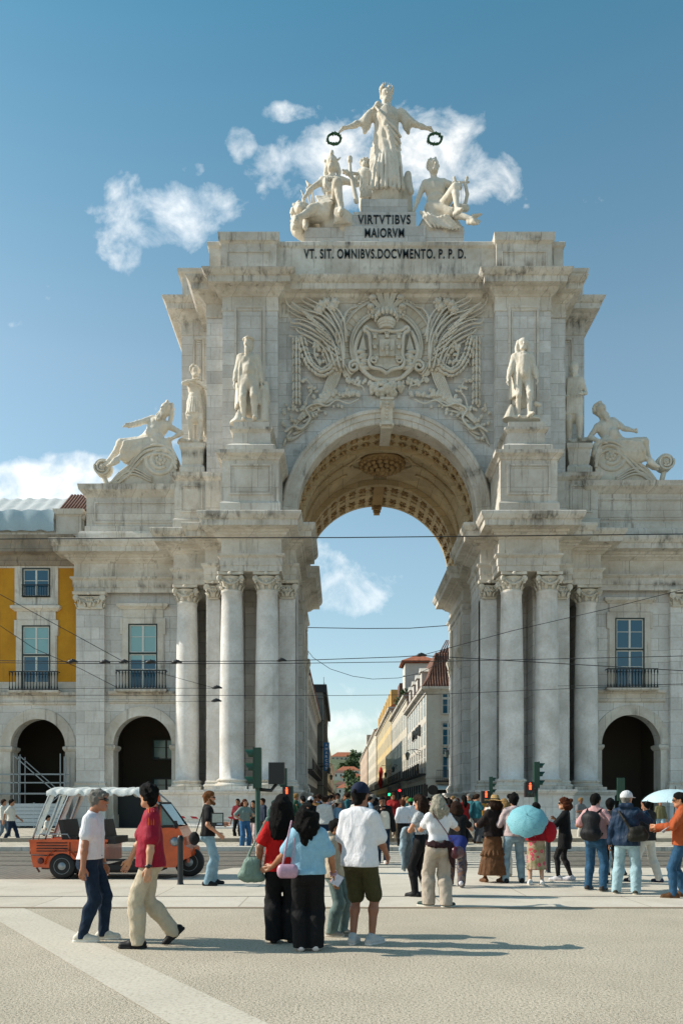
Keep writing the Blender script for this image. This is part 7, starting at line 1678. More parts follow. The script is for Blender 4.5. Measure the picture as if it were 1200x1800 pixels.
# 5 girl in light blue tee
e5, f5 = person('dark haired woman in light blue t-shirt and wide black trousers, seen from behind', 541, 1672, 2, dict(H=1.56, sex='f', build=1.08, lh=(-.42,.12,.98), rh=(.30,.10,.90), lp=(-.5,-.3,-1), rp=(.6,-.8,-.4), lf=(-.08,0,.085), rf=(.09,.0,.085), head=(-20,4,0), ld=dict(d=(-.9,.2,-.35), n=(0,1,-.3), curl=.25), rd=dict(curl=.9)), .0085, '#a06b4b', dict(mat=cloth('light_blue_cotton', '#84aec2', .8, .08), ease=.028, sleeve=.78, hem=.90, send=.035, flare=.01, wr=.011), dict(mat=bk, ease=.02, kn=.045, hem=.075, waist=.99, hip=.015, wr=.007), '#c4bdbb', dict(mat=hb, t=.012, len=.33, w=.085, r=.045, wr=.014, ws=1.3, wv=.8))
f = SDF(); f.cap((-.27,-.16,.83), (-.15,-.16,.83), .045, k=.02); f.cap((-.27,-.16,.89), (-.15,-.16,.89), .045, k=.03); f.cap((-.27,-.16,.86), (-.15,-.16,.86), .05, k=.02)
put_w('shoulder_bag', f, .009, plain('pink_leather', '#a9879a', .4), 'small pink box bag hanging beside the woman in light blue', 'handbag', e5)
f = SDF().chain([(-.26,-.16,.93),(-.22,-.14,1.15),(-.17,-.1,1.38)], [.011]*3, .003).chain([(-.15,-.17,.93),(-.15,-.15,1.0),(-.14,-.14,1.2)], [.009]*3, .003); put_w('bag_strap', f, .007, plain('pink_leather', '#a9879a', .4), 'pink strap running from the shoulder of the woman in light blue to her bag', 'strap', e5)
mb = MB(); p = to_world(e5, f5.wr[1]+(f5.wr[1]-f5.el[1]).normalized()*.09); mb.box(-.05,.05,-.008,.008,-.06,.06); o = mb.build('phone', plain('white_phone', '#b8c0d4', .3)); o.location = p+Vector((.03,-.03,.0)); o.rotation_euler = (.3,.5,.2); tag(o, 'pale phone in the right hand of the woman in light blue', 'phone')
for k_ in (0, 1): mb = MB(); q = f5.wr[1]+(f5.wr[1]-f5.el[1]).normalized()*(.01-.02*k_); d = (f5.wr[1]-f5.el[1]).normalized(); a1 = d.cross(Vector((0,1,0))).normalized(); a2 = d.cross(a1); mb.tube([q+a1*.034*math.cos(a*PI/6)+a2*.034*math.sin(a*PI/6) for a in range(12)], .007, 5, closed=True, up=d); mb.build('bangle', plain('pink_bangle', '#b08a98', .4), e5)
# 6 boy
person('boy in beige sweatshirt and grey-green jeans, facing right between the women and the man', 589, 1645, -112, dict(H=1.38, build=.98, lh=(-.2,.10,.85), rh=(.22,.08,.85), lf=(-.09,.08,.085), rf=(.1,-.02,.085), lfy=-10, head=(-8,-2,0)), .009, '#b5805c', dict(mat=cloth('beige_sweatshirt', '#aca08c', .85), ease=.03, sleeve=1.2, hem=.86, hood=1, cuff=.01, wr=.01, name='sweatshirt'), dict(mat=cloth('grey_green_denim', '#5d6f6c', .85, .3, 8), ease=.02, kn=.03, hem=.05, waist=.98), '#8d867c', dict(mat=hb, t=.006, fringe=1, wr=.005, ws=2), sole='#c0bab0')
# 7 man white tee, navy cap, shorts
def ex(e, fg):
    mb = MB(); p = fg.wr[0]+Vector((0,0,.01)); mb.tube([p+Vector((.033*math.cos(a*PI/6), .033*math.sin(a*PI/6), 0)) for a in range(12)], .012, 5, closed=True, up=(0,0,1)); mb.build('wristwatch', plain('black_watch', '#101214', .3), e)
person('man in white t-shirt, navy cap and olive shorts, seen from behind', 632, 1661, -28, dict(H=1.78, build=1.08, shw=1.0, lh=(-.22,.08,.86), rh=(.2,.26,.95), lf=(-.07,-.02,.085), rf=(.12,.05,.085), lfy=12, rfy=-14, head=(-4,2,0), ld=dict(curl=.8)), .0085, '#8e5b42', dict(mat=wt, ease=.026, sleeve=.8, hem=.84, send=.04, flare=.02, loose=.004, wr=.008), dict(kind='shorts', mat=cloth('olive_cotton', '#3d3a22', .85, .15), ease=.03, frac=.92, waist=.98, wr=.008, hip=.01), '#a9abab', dict(mat=hb, t=-.002, wr=.003), dict(kind='cap', mat=cloth('navy_cap', '#0f1b33', .8), gap=1), sole='#b9b9b6', extra=ex)
# 8 woman silver hair, beige trousers
e8, f8 = person('woman with silver blond hair, white t-shirt and wide beige trousers, facing away left', 770, 1595, 12, dict(H=1.70, sex='f', build=1.08, lh=(-.05,.34,1.28), rh=(.24,.30,1.30), lp=(-1,-.2,-1), rp=(1,-.3,-1), lf=(-.12,.1,.085), rf=(.10,-.08,.085), lfy=45, rfy=-60, head=(0,3,0)), .0095, '#b5825f', dict(mat=wt, ease=.02, sleeve=.6, hem=1.0, send=.02), dict(mat=cloth('beige_linen', '#a59a8c', .85, .1), ease=.022, kn=.05, hem=.08, waist=1.02, hip=.02, wr=.010), '#16302b', dict(mat=hsil, t=.004, len=.24, w=.078, r=.036, wr=.008, ws=1.8, wv=.15), sole='#c9c5b8')
f = SDF(); 
for i in range(16): a = 2*PI*i/16; f.cap((.165*math.cos(a), .145*math.sin(a), .97+.02*math.sin(i*2)), (.175*math.cos(a+.3), .155*math.sin(a+.3), .93+.02*math.cos(i*3)), .032, k=.02)
f.chain([(.14,-.12,.93),(.17,-.15,.75),(.18,-.14,.62)], [.05,.05,.02], .03); f.wr = wrinkle(.008, 1.3, 4); put('tied_jacket', f, .011, cloth('maroon_cloth', '#2a1519', .85), e8)
f = SDF(); f.cap((.20,-.18,.80), (.30,-.10,.80), .07, .06, k=.03); f.cap((.20,-.18,.86), (.30,-.10,.86), .06, k=.03); f.chain([(.2,-.17,.92),(.06,-.17,1.15),(-.12,-.1,1.42)], [.009]*3, .003); put_w('handbag', f, .010, plain('burgundy_leather', '#4a101c', .35), 'burgundy crossbody bag of the woman in beige trousers', 'handbag', e8)
# 9 woman in black with denim jacket over arm
e9, f9 = person('woman in black trousers and tall boots, patterned top, arms folded over a denim jacket', 740, 1577, 62, dict(H=1.70, sex='f', build=1.0, lh=(.02,.22,1.1), rh=(-.02,.24,1.12), lp=(-1,0,-.6), rp=(1,0,-.6), lf=(-.1,.06,.085), rf=(.09,-.06,.085), head=(0,6,0)), .0105, '#b98363', dict(mat=cloth('patterned_blouse', '#9fa3a5', .8, .5, 25), ease=.016, sleeve=.4, hem=1.05), dict(mat=bk, ease=.012, kn=.01, hem=.018, waist=1.1), '#0f0f10', dict(mat=hbr, t=.016, len=.18, wr=.014, ws=1.6, wv=1), sole='#0c0c0d')
f = SDF()
for i in range(8): f.chain([(-.14+.04*i,.25,1.12),(-.16+.045*i,.28,.8),(-.14+.04*i,.26+.02*math.sin(i),.50-.03*(i % 3))], [.05,.045,.028], .03)
f.wr = wrinkle(.01, 1.1, 9); put_w('denim_jacket', f, .012, cloth('washed_denim', '#8798a0', .85, .35, 14), 'washed light denim jacket draped over the arm of the woman in black', 'jacket', e9)
pat = Mat('patterned_fabric', .85); v = pat.co(); vo = pat.N.new('ShaderNodeTexVoronoi'); vo.inputs['Scale'].default_value = 9; pat.L.new(v, vo.inputs['Vector']); pat.col(pat.ramp(pat.noise(v, 7, 3, .6, 1), [(.3, '#1c2a3a'), (.42, '#6b4a30'), (.5, '#26324a'), (.6, '#7f6b58'), (.7, '#1f2228')]))
flo = Mat('flowered_fabric', .85); v = flo.co(); vo = flo.N.new('ShaderNodeTexVoronoi'); vo.inputs['Scale'].default_value = 9.5; flo.L.new(v, vo.inputs['Vector']); flo.col(flo.mix(flo.ramp(vo.outputs['Distance'], [(.30, 1.), (.40, 0.)]), flo.ramp(flo.noise(v, 6, 3), [(.4, '#7d7a52'), (.6, '#a8917a')]), flo.ramp(vo.outputs['Distance'], [(.06, '#3a1018'), (.12, '#c96a7a'), (.3, '#b01a38')])))
# 10..13
person('person in black top with blue cardigan round the waist and patterned trousers, bending forward', 800, 1560, -15, dict(H=1.62, sex='f', build=1.15, lean=14, lh=(-.12,.35,1.2), rh=(.12,.35,1.25), lp=(-1,0,-1), rp=(1,0,-1), lf=(-.12,.12,.085), rf=(.14,-.2,.12), rtp=25, head=(0,10,0)), .0115, '#a8765a', dict(mat=bk, ease=.02, sleeve=.6, hem=.98), dict(mat=pat.m, ease=.03, kn=.04, hem=.04, waist=1.0), '#c8c6ca', dict(mat=hbr, t=.016, len=.16, wr=.014, ws=1.5, wv=1), extra=lambda e, fg: put('cardigan', (lambda f: (f.cap(fg.P(-.08,-.03,-.02), fg.P(.08,-.03,-.02), .15, k=.04), f.cap(fg.P(-.1,-.1,-.1), fg.P(-.08,-.12,-.25), .11, .1, k=.05), f.cap(fg.P(.1,-.1,-.1), fg.P(.08,-.12,-.25), .11, .1, k=.05), f)[-1])(SDF()), .013, cloth('cobalt_cardigan', '#232f6b', .85), e))
strw = cloth('straw', '#a08458', .85, .2, 60)
person('woman in straw hat, dark brown blouse and long tiered brown skirt, seen from behind', 866, 1552, 20, dict(H=1.70, sex='f', build=1.1, lh=(-.2,.3,1.15), rh=(.2,.3,1.15), lf=(-.15,.05,.085), rf=(.15,-.1,.085), side=4, head=(10,0,0)), .0115, '#b07c5e', dict(mat=cloth('brown_lace', '#1c1210', .8, .3), ease=.03, sleeve=.95, hem=.92, send=.03, wr=.01), dict(kind='skirt', mat=cloth('tiered_brown', '#5c3f28', .85, .25, 10), len=.16, r=.30, tiers=(.35,.65,.92), waist=1.02), '#5a3a20', dict(mat=hbr, t=.006, len=.12), dict(kind='straw', mat=strw, brim=.2, band=bk2))
person('woman with blond ponytail, teal padded vest and cream trousers, seen from behind', 886, 1542, 5, dict(H=1.66, sex='f', build=1.08, lh=(-.2,.3,1.2), rh=(.2,.3,1.3), rp=(1,0,-1), lp=(-1,0,-1), head=(0,0,0)), .0125, '#b98363', dict(mat=cloth('teal_padding', '#28505a', .6, .2, 12), ease=.036, sleeve=.15, hem=.95, wr=.012, ws=1.4, name='vest'), dict(mat=wt2, ease=.02, kn=.03, hem=.05, waist=1.0), '#8a8478', dict(mat=hbl, t=.012, len=.14, wr=.008))
person('person in mid blue jeans standing behind the teal umbrella', 903, 1553, 0, dict(H=1.76, build=1.05, lh=(-.2,.25,1.1), rh=(.2,.25,1.15), lf=(-.16,.0,.085), rf=(.16,.04,.085), lfy=10, rfy=-10), .0115, '#9a6a4e', dict(mat=cloth('pale_pink_cotton', '#b9a6a4', .85), ease=.03, sleeve=1.2, hem=.9), dict(mat=jeanl, ease=.018, kn=.02, hem=.03, waist=.97), '#17191c', dict(mat=hb, t=.014, wr=.01, wv=1))
e14, f14 = person('person in flowered pink skirt with a red shawl, hidden behind the teal umbrella', 942, 1557, -4, dict(H=1.58, sex='f', build=1.1, lh=(-.2,.2,1.25), rh=(.2,.2,1.2), rp=(1,0,-1), lp=(-1,0,-1), lf=(-.12,0,.085), rf=(.12,.0,.085)), .0115, '#c09a80', dict(mat=cloth('red_shawl', '#8c1220', .8), ease=.03, sleeve=1.1, hem=.93, name='shawl'), dict(kind='skirt', mat=flo.m, len=.33, r=.2, fold=.012, waist=1.0), '#c8c6c2', dict(mat=hb, t=.008))
mb = MB(); mb.ball((0,0,0), .16, 12, (.9,.5,1.3)); o = mb.build('shoulder_bag', cloth('red_bag', '#a01020', .7)); o.location = to_world(e14, (.25,.0,1.02)); tag(o, 'red cloth bag beside the flowered skirt, under the teal umbrella', 'bag')
def umbrella(label, px, py, D, r, h, axis, mat, handle=.9, ribs=8):
    e = empty('umbrella', label, 'umbrella', W(px, py, D)); ax = Vector(axis).normalized(); Mx = ax.to_track_quat('Z', 'Y').to_matrix()
    mb = MB(); nr = 7; ns = ribs*6; vs = []
    for j in range(nr+1):
        t = j/nr
        for i in range(ns):
            a = 2*PI*i/ns; ph = abs(((i/ns*ribs) % 1)-.5)*2; rr = r*math.sin(t*1.2)/math.sin(1.2)*(1-.07*(1-ph)*t); z = h*(math.cos(t*1.25)-math.cos(1.25))/(1-math.cos(1.25))+.02*(1-ph)*t; vs.append(Mx@Vector((rr*math.cos(a), rr*math.sin(a), z-h*.4)))
    mb.add(vs, [(j*ns+i, j*ns+(i+1) % ns, (j+1)*ns+(i+1) % ns, (j+1)*ns+i) for j in range(nr) for i in range(ns)], True); cn = mb.build('canopy', mat, e)
    for k in range(ribs):
        a = 2*PI*(k+.5)/ribs*1.0; mb = MB(); mb.tube([Mx@Vector((r*math.sin(t*1.2)/math.sin(1.2)*math.cos(a)*.99, r*math.sin(t*1.2)/math.sin(1.2)*math.sin(a)*.99, h*(math.cos(t*1.25)-math.cos(1.25))/(1-math.cos(1.25))-h*.4-.012)) for t in (.05,.3,.6,.9,1.0)], .004, 4); mb.build('rib', M['steel'], e)
    mb = MB(); mb.tube([Mx@Vector((0,0,h*.62+.06)), Mx@Vector((0,0,h*.6)), Mx@Vector((0,0,-handle))], [.004,.008,.008], 6); mb.tube([Mx@Vector((0,0,-handle)), Mx@Vector((0,0,-handle-.1))], .016, 8); mb.build('handle', M['iron'], e); return e
tl = Mat('speckled_teal_fabric', .7); v = tl.co(); tl.col(tl.mix(tl.ramp(tl.noise(v, 55, 2), [(.56, 0.), (.64, .6)]), '#6fa9b2', '#3a6f7a'))
umbrella('teal speckled umbrella tilted towards the square, hiding two people', 926, 1440, 15.0, .39, .2, (-.2,-.78,.62), tl.m, .55)
umbrella('pale blue white umbrella held up at the right edge', 1186, 1402, 14.2, .56, .24, (.03,-.05,1), plain('pale_blue_fabric', '#a9c2c8', .6, var=.1), .5)
# 15 woman in black with auburn hair, pointing left
person('woman with auburn hair and sunglasses in black dress and leggings, stretching one hand left', 992, 1549, 68, dict(H=1.68, sex='f', lh=(-.18,.42,1.16), rh=(.12,.22,1.28), lp=(-.4,-.2,-1), rp=(1,0,-1), lf=(-.08,.12,.085), rf=(.08,-.12,.085), head=(8,0,0), ld=dict(curl=.2)), .011, '#c08a68', dict(mat=bk, ease=.028, sleeve=.95, hem=.66, flare=.03, name='dress'), dict(mat=bk2, ease=.004, hem=.0, waist=.9), '#c2c0c4', dict(mat=hau, t=.014, bun=1, len=.12, wr=.01, wv=1), glasses=True)
# 16 man pink shirt with backpack
e16, f16 = person('man in pink shirt and dark blue jeans wearing a black backpack, half turned right', 1046, 1567, -38, dict(H=1.74, build=1.05, lh=(-.22,.25,1.1), rh=(.26,.20,1.05), rp=(1,-.3,-1), lp=(-1,0,-1), lf=(-.15,.05,.085), rf=(.15,-.05,.085), head=(-10,6,0)), .010, '#9a6a4e', dict(mat=cloth('pink_shirt', '#b48d8d', .8, .1), ease=.024, sleeve=.75, hem=.93, collar=1), dict(mat=jean2, ease=.016, kn=.02, hem=.028, waist=.98), '#2a2622', dict(mat=hb, t=.004, wr=.005), sole='#8a8378')
f = SDF(); f.cap((-.08,-.22,1.02), (.08,-.22,1.02), .11, k=.05); f.cap((-.07,-.22,1.3), (.07,-.22,1.3), .10, k=.05); f.cap((0,-.22,1.05), (0,-.22,1.3), .15, .13, k=.05); f.cap((-.07,-.32,1.05), (.07,-.32,1.05), .05, k=.03)
for s_ in (-1, 1): f.chain([(s_*.1,-.17,1.4),(s_*.13,0,1.47),(s_*.14,.11,1.38),(s_*.16,.09,1.15),(s_*.15,-.12,1.0)], [.02]*5, .004)
put_w('backpack', f, .011, cloth('black_nylon', '#17171a', .6), 'black backpack on the man in the pink shirt', 'backpack', e16)
# 17 man navy jacket, white cap
e17, f17 = person('man in navy hooded jacket, white cap and very light jeans, seen from behind', 1101, 1573, -28, dict(H=1.76, build=1.18, lh=(-.28,.05,.86), rh=(.24,.32,1.36), rp=(1,0,-1), lf=(-.17,.0,.085), rf=(.14,.03,.085), head=(-28,0,0), rd=dict(d=(0,.2,1), curl=.5)), .0095, '#a57252', dict(mat=cloth('navy_nylon', '#10283f', .6, .15, 9), ease=.04, sleeve=1.2, hem=.82, hood=1, cuff=.012, wr=.013, ws=.9, name='jacket'), dict(mat=jeanp, ease=.022, kn=.03, hem=.05, waist=.95), '#3a382a', dict(mat=hgr, t=-.002), dict(kind='cap', mat=cloth('white_cap', '#c4c4c6', .8)), sole='#b0a998')
f = SDF(); f.cap((.12,-.2,1.0), (.28,-.14,1.02), .09, .1, k=.05); f.cap((.14,-.22,1.1), (.26,-.16,1.12), .07, k=.04); f.chain([(.1,-.2,1.12),(0,-.2,1.28),(-.1,-.14,1.42)], [.03,.026,.022], .01); put_w('sling_bag', f, .011, cloth('dark_khaki_nylon', '#1d1c16', .6), 'black sling bag across the back of the man in the navy jacket', 'bag', e17)
# 18 man orange jacket at right edge
person('man in rust orange jacket and jeans looking at his phone, at the right edge', 1196, 1579, 72, dict(H=1.75, build=1.1, lh=(-.14,.36,1.16), rh=(.12,.36,1.12), lp=(-1,-.3,-1), rp=(1,-.3,-1), lf=(-.12,.12,.085), rf=(.12,-.06,.085), head=(0,8,0)), .0095, '#b07a58', dict(mat=cloth('rust_jacket', '#9c4a26', .8, .1), ease=.038, sleeve=1.2, hem=.86, collar=1, cuff=.012, wr=.011, name='jacket'), dict(mat=jean2, ease=.014, kn=.012, hem=.02, waist=.96), '#4e3218', dict(mat=hb, t=0, wr=.003), glasses=True, sole='#5a4630')
o = MB().box(-.04,.04,-.006,.006,-.07,.07).build('phone', plain('silver_phone', '#8f9498', .3)); o.location = W(1170,1459,13.0); o.rotation_euler = (.9,.3,.8); tag(o, 'silver phone in the hands of the man in the rust orange jacket', 'phone')
# 19 behind 16/17
person('dark haired person in dark clothes standing between the pink shirt and navy jacket', 1072, 1555, -30, dict(H=1.66, lf=(-.12,.1,.085), rf=(.1,-.1,.085)), .013, '#9a6a4e', dict(mat=bk2, ease=.03, sleeve=1.2, hem=.85), dict(mat=bk, ease=.02, waist=.96), '#15151a', dict(mat=hb, t=.01))
person('child with light brown hair in blue jacket and light jeans, behind the navy jacket', 1083, 1540, 40, dict(H=1.42, lf=(-.12,.2,.085), rf=(.1,-.15,.1)), .013, '#c39272', dict(mat=cloth('sky_jacket', '#33597a', .8), ease=.03, sleeve=1.2, hem=.85), dict(mat=jeanl, ease=.02, hem=.03, waist=.96), '#17171a', dict(mat=cloth('light_brown_hair', '#5a3c22', .6), t=.01))
person('person in dark trousers and navy shoes half hidden behind the navy jacket', 1136, 1552, 30, dict(H=1.68, lf=(-.2,.2,.085), rf=(.2,-.15,.085)), .014, '#9a6a4e', dict(mat=bk2, ease=.03, sleeve=1.2, hem=.85), dict(mat=wt2, ease=.02, kn=.02, hem=.04, waist=.96), '#182236', dict(mat=hb, t=.01))
person('person with backpack walking in the shade of the right arcade', 1160, 1472, 170, dict(H=1.7, lf=(-.1,.15,.085), rf=(.1,-.15,.085)), .018, '#9a6a4e', dict(mat=cloth('olive_shirt', '#5c5a3e', .8), ease=.03, sleeve=1.1, hem=.85), dict(mat=jeanl, ease=.02, hem=.03, waist=.96), '#222222', dict(mat=hb, t=.01))
# 20-22 on the crossing
person('man in black and white track jacket walking towards us over the crossing, raising his phone', 672, 1520, 172, dict(H=1.74, build=1.05, lh=(-.28,.0,.86), rh=(.06,.24,1.36), rp=(1,0,-1), lf=(-.08,-.1,.12), rf=(.09,.22,.085), head=(0,8,0), ltp=20), .011, '#6e4630', dict(mat=wt2, ease=.034, sleeve=0, hem=.9, collar=1, name='jacket'), dict(mat=jean, ease=.02, kn=.015, hem=.03, waist=.97), '#c3bfb8', dict(mat=hb, t=.0), extra=lambda e, fg: put('jacket_sleeve', (lambda f: (fg.arms(f, .034, 1, .93, .01), f.cap(fg.P(-.15,0,.485), fg.P(.15,0,.485), .099, k=.04), f)[-1])(SDF()), .012, bk, e))
person('woman in white sweater and black trousers walking away over the crossing', 708, 1495, 8, dict(H=1.68, sex='f', build=1.1, lh=(-.25,.0,.9), rh=(.22,.1,1.0), lf=(-.1,.1,.085), rf=(.1,-.12,.1)), .013, '#b98363', dict(mat=wt, ease=.035, sleeve=1.2, hem=.92), dict(mat=bk, ease=.02, kn=.02, hem=.04, waist=.96), '#c8c6c2', dict(mat=hau, t=.012))
person('white haired man in cream shirt and trousers on the crossing', 691, 1482, 150, dict(H=1.7, lf=(-.1,.1,.085), rf=(.1,-.1,.085)), .014, '#b98363', dict(mat=wt2, ease=.03, sleeve=1.1, hem=.9), dict(mat=wt2, ease=.02, kn=.02, hem=.03, waist=.96), '#b8b0a0', dict(mat=hgr, t=.0))
person('man in green cap and white shirt, at the end of the crossing', 722, 1492, 10, dict(H=1.72, lh=(-.2,.25,1.1), lf=(-.1,.1,.085), rf=(.1,-.1,.085)), .014, '#a57252', dict(mat=wt, ease=.03, sleeve=.7, hem=.88), dict(mat=jean2, ease=.02, hem=.03, waist=.96), '#333333', dict(mat=hb, t=-.002), dict(kind='cap', mat=cloth('green_cap', '#1d7a3c', .8)))
# behind the family
person('man in white cap and black shirt seen between the two women', 546, 1497, 5, dict(H=1.76, build=1.15, lf=(-.1,0,.085), rf=(.1,0,.085), rh=(.15,.3,1.5), rp=(1,0,-1)), .012, '#a57252', dict(mat=bk, ease=.03, sleeve=.7, hem=.86), dict(mat=bk2, ease=.02, waist=.96), '#222222', dict(mat=hb, t=-.002), dict(kind='cap', mat=cloth('white_cap', '#c4c4c6', .8), gap=1))
person('person in grey bucket hat and blue shirt behind the boy', 594, 1500, -60, dict(H=1.66, lf=(-.1,0,.085), rf=(.1,0,.085), rh=(.1,.3,1.3), rp=(1,0,-1)), .012, '#b98363', dict(mat=cloth('chambray', '#5f7f96', .8), ease=.03, sleeve=1.1, hem=.88), dict(mat=jeanl, ease=.02, waist=.96), '#333333', dict(mat=hbr, t=-.002), dict(kind='bucket', mat=cloth('grey_hat', '#7b7468', .8), brim=.15))
person('person in pale straw hat standing right behind the navy cap', 628, 1492, -20, dict(H=1.8, lf=(-.1,0,.085), rf=(.1,0,.085)), .013, '#b98363', dict(mat=wt2, ease=.03, sleeve=.6, hem=.88), dict(mat=bk2, ease=.02, waist=.96), '#333333', dict(mat=hbr, t=.0), dict(kind='straw', mat=cloth('pale_straw', '#b5a47c', .8), brim=.16, band=bk2))
# left pavement
person('person in white shirt and blue jeans walking right on the far left pavement', 20, 1486, -85, dict(H=1.72, lf=(-.08,.28,.085), rf=(.08,-.28,.12), lh=(-.25,.25,.95), rh=(.25,-.2,.9)), .015, '#a57252', dict(mat=wt2, ease=.03, sleeve=.7, hem=.9), dict(mat=jean, ease=.02, waist=.96), '#2a2a2a', dict(mat=hb, t=.004))
person('person in white top and grey trousers at the very left edge of the pavement', 6, 1483, -85, dict(H=1.72, lf=(-.08,.25,.085), rf=(.08,-.25,.12)), .015, '#a57252', dict(mat=wt2, ease=.03, sleeve=1.1, hem=.9), dict(mat=cloth('steel_grey', '#5c6b78', .8), ease=.02, waist=.96), '#2a2a2a', dict(mat=hbr, t=.004))
person('child in white shirt sitting low by the kerb behind the tuk-tuk tail', 80, 1483, -80, dict(H=1.5, hipz=.45, lf=(-.08,.35,.085), rf=(.08,.32,.085), lh=(-.1,.3,.6), rh=(.15,.3,.6), lean=8), .014, '#a57252', dict(mat=wt2, ease=.03, sleeve=.7, hem=.4), dict(mat=cloth('beige_shorts', '#8f8068', .8), ease=.02, waist=.62), '#2a2a2a', dict(mat=hb, t=.006))
# around the left traffic light
person('woman in sage top and wide blue jeans, left of the large traffic light', 430, 1494, -150, dict(H=1.70, sex='f', lh=(-.22,.25,1.2), rh=(.17,.05,1.02), rp=(1,-.2,.2), lf=(-.14,0,.085), rf=(.12,.02,.085)), .013, '#b98363', dict(mat=cloth('sage_top', '#73847e', .8), ease=.024, sleeve=.9, hem=.98), dict(mat=cloth('blue_jeans', '#355f85', .85, .25), ease=.02, kn=.03, hem=.06, waist=1.02), '#c0bdb6', dict(mat=hau, t=.008, len=.1))
person('man in dark red shirt and black trousers beside the left pedestal', 418, 1482, 160, dict(H=1.74, lf=(-.12,0,.085), rf=(.1,.0,.085)), .014, '#8a5a40', dict(mat=cloth('dark_red', '#6b1420', .8), ease=.026, sleeve=.9, hem=.9), dict(mat=bk, ease=.016, waist=.96), '#222222', dict(mat=hb, t=.004))
person('woman in black top and pale pink trousers just left of the traffic light pole', 446, 1490, 150, dict(H=1.66, sex='f', lf=(-.12,0,.085), rf=(.1,.0,.085), lh=(-.1,.25,1.1), rh=(.1,.25,1.1)), .014, '#a57252', dict(mat=bk, ease=.03, sleeve=1.2, hem=.9), dict(mat=cloth('pale_pink', '#b7a3a0', .85), ease=.018, kn=.02, hem=.04, waist=.98), '#b0aca8', dict(mat=hb, t=.01, len=.2))
person('man in navy jacket behind the traffic light pole', 462, 1484, 120, dict(H=1.76, lf=(-.12,0,.085), rf=(.1,.0,.085)), .014, '#a57252', dict(mat=cloth('dull_navy', '#1a2638', .8), ease=.034, sleeve=1.2, hem=.85), dict(mat=bk, ease=.016, waist=.96), '#222222', dict(mat=hbr, t=.004))
person('person in dark green hooded top right beside the woman in red', 482, 1500, -30, dict(H=1.66, lf=(-.12,0,.085), rf=(.1,.0,.085)), .014, '#a57252', dict(mat=cloth('dark_green', '#1e4038', .8), ease=.04, sleeve=1.2, hem=.85, hood=1), dict(mat=jeanl, ease=.02, waist=.96), '#222222', dict(mat=cloth('dark_green_hood', '#1e4038', .8), t=.01))
# right group behind
person('man with arms raised and auburn hair near the right pedestal', 874, 1497, 10, dict(H=1.76, lh=(-.2,.3,1.5), rh=(.12,.3,1.55), lp=(-1,0,-1), rp=(1,0,-1), lf=(-.12,0,.085), rf=(.1,.0,.085)), .013, '#b98363', dict(mat=wt2, ease=.03, sleeve=.7, hem=.88), dict(mat=jean2, ease=.02, waist=.96), '#222222', dict(mat=hau, t=.002))
# ------------------------------------------------ the crowd in the street
def crowd_mesh(name, seed, sex, pose, hair_len, skirt=False, short=False):
    """one low-detail walking or standing figure, slots: skin, top, bottom, hair, shoes"""
    rn = random.Random(seed); fig = dict(H=1.70, sex=sex, build=rn.uniform(.98,1.15), head=(rn.uniform(-30,30),rn.uniform(0,8),0)); fig.update(pose); fg = Fig(**fig); vox = .026; Vs, Fs, mi = [], [], []; o = 0
    def addf(f, m):
        nonlocal o
        V, F = f.mesh(vox); Vs.append(V); Fs.append(F+o); mi.append(np.full(len(F), m)); o += len(V)
    f = SDF(); fg.arms(f); fg.legs(f); fg.hands(f, False); fg.head(f, False, False); f.clip((0,0,.03), (0,0,-1)); addf(f, 0)
    f = SDF(); fg.torso(f, .03); fg.arms(f, .028, *((.7,) if short else (1, .93))); f.cap(fg.P(-.06,0,.2), fg.P(-.07,0,-.02), .13, .14, k=.05); f.cap(fg.P(.06,0,.2), fg.P(.07,0,-.02), .13, .14, k=.05); f.clip((0,0,.86), (0,0,-1)); addf(f, 1)
    f = SDF()
    if skirt: f.cap(fg.pel, (0,0,.45), .17, .22, k=.04)
    else: fg.legs(f, .022, 1, .01, .02)
    f.cap(fg.P(-.07,-.02,0), fg.P(.07,-.02,0), .125, k=.04); f.clip((0,0,.06 if not skirt else .42), (0,0,-1)); addf(f, 2)
    f = SDF(); h = fg.hp; f.cap(h(0,-.03,.035), h(0,-.01,.045), .104, .1, k=.03); f.cap(h(0,.1,-.04), h(0,.14,-.06), .085, sub=True)
    if hair_len: f.chain([h(0,-.07,0), fg.hc+Vector((0,-.1,-hair_len*.6)), fg.hc+Vector((0,-.1,-hair_len))], [.09,.085,.05], .03)
    addf(f, 3); f = SDF(); fg.feet(f, .006); f.clip((0,0,0), (0,0,-1)); addf(f, 4)
    return mesh_np(name, np.concatenate(Vs), np.concatenate(Fs), True, np.concatenate(mi))
walk = dict(lf=(-.09,.2,.085), rf=(.09,-.2,.11), lh=(-.26,-.05,.88), rh=(.26,.2,.92)); walk2 = dict(lf=(-.09,-.22,.11), rf=(.09,.18,.085), lh=(-.26,.2,.9), rh=(.26,-.05,.88)); stand = dict(); phone = dict(rh=(.1,.26,1.38), rp=(1,0,-1), lh=(-.2,.15,1.0)); both = dict(lh=(-.08,.28,1.2), rh=(.1,.28,1.2), lp=(-1,0,-1), rp=(1,0,-1)); bagp = dict(lh=(-.2,.2,1.05), rh=(.28,0,.86), lf=(-.12,.08,.085), rf=(.1,-.05,.085))
CM = [crowd_mesh('person', i, s, p, h, sk, sh) for i, (s, p, h, sk, sh) in enumerate((('m',walk,0,0,1),('f',walk2,.2,0,0),('m',stand,0,0,0),('f',phone,.3,0,1),('m',both,0,0,1),('f',bagp,.12,1,0),('m',walk2,0,0,0),('f',walk,0,0,1),('f',both,.25,0,0),('m',phone,0,0,0)))]
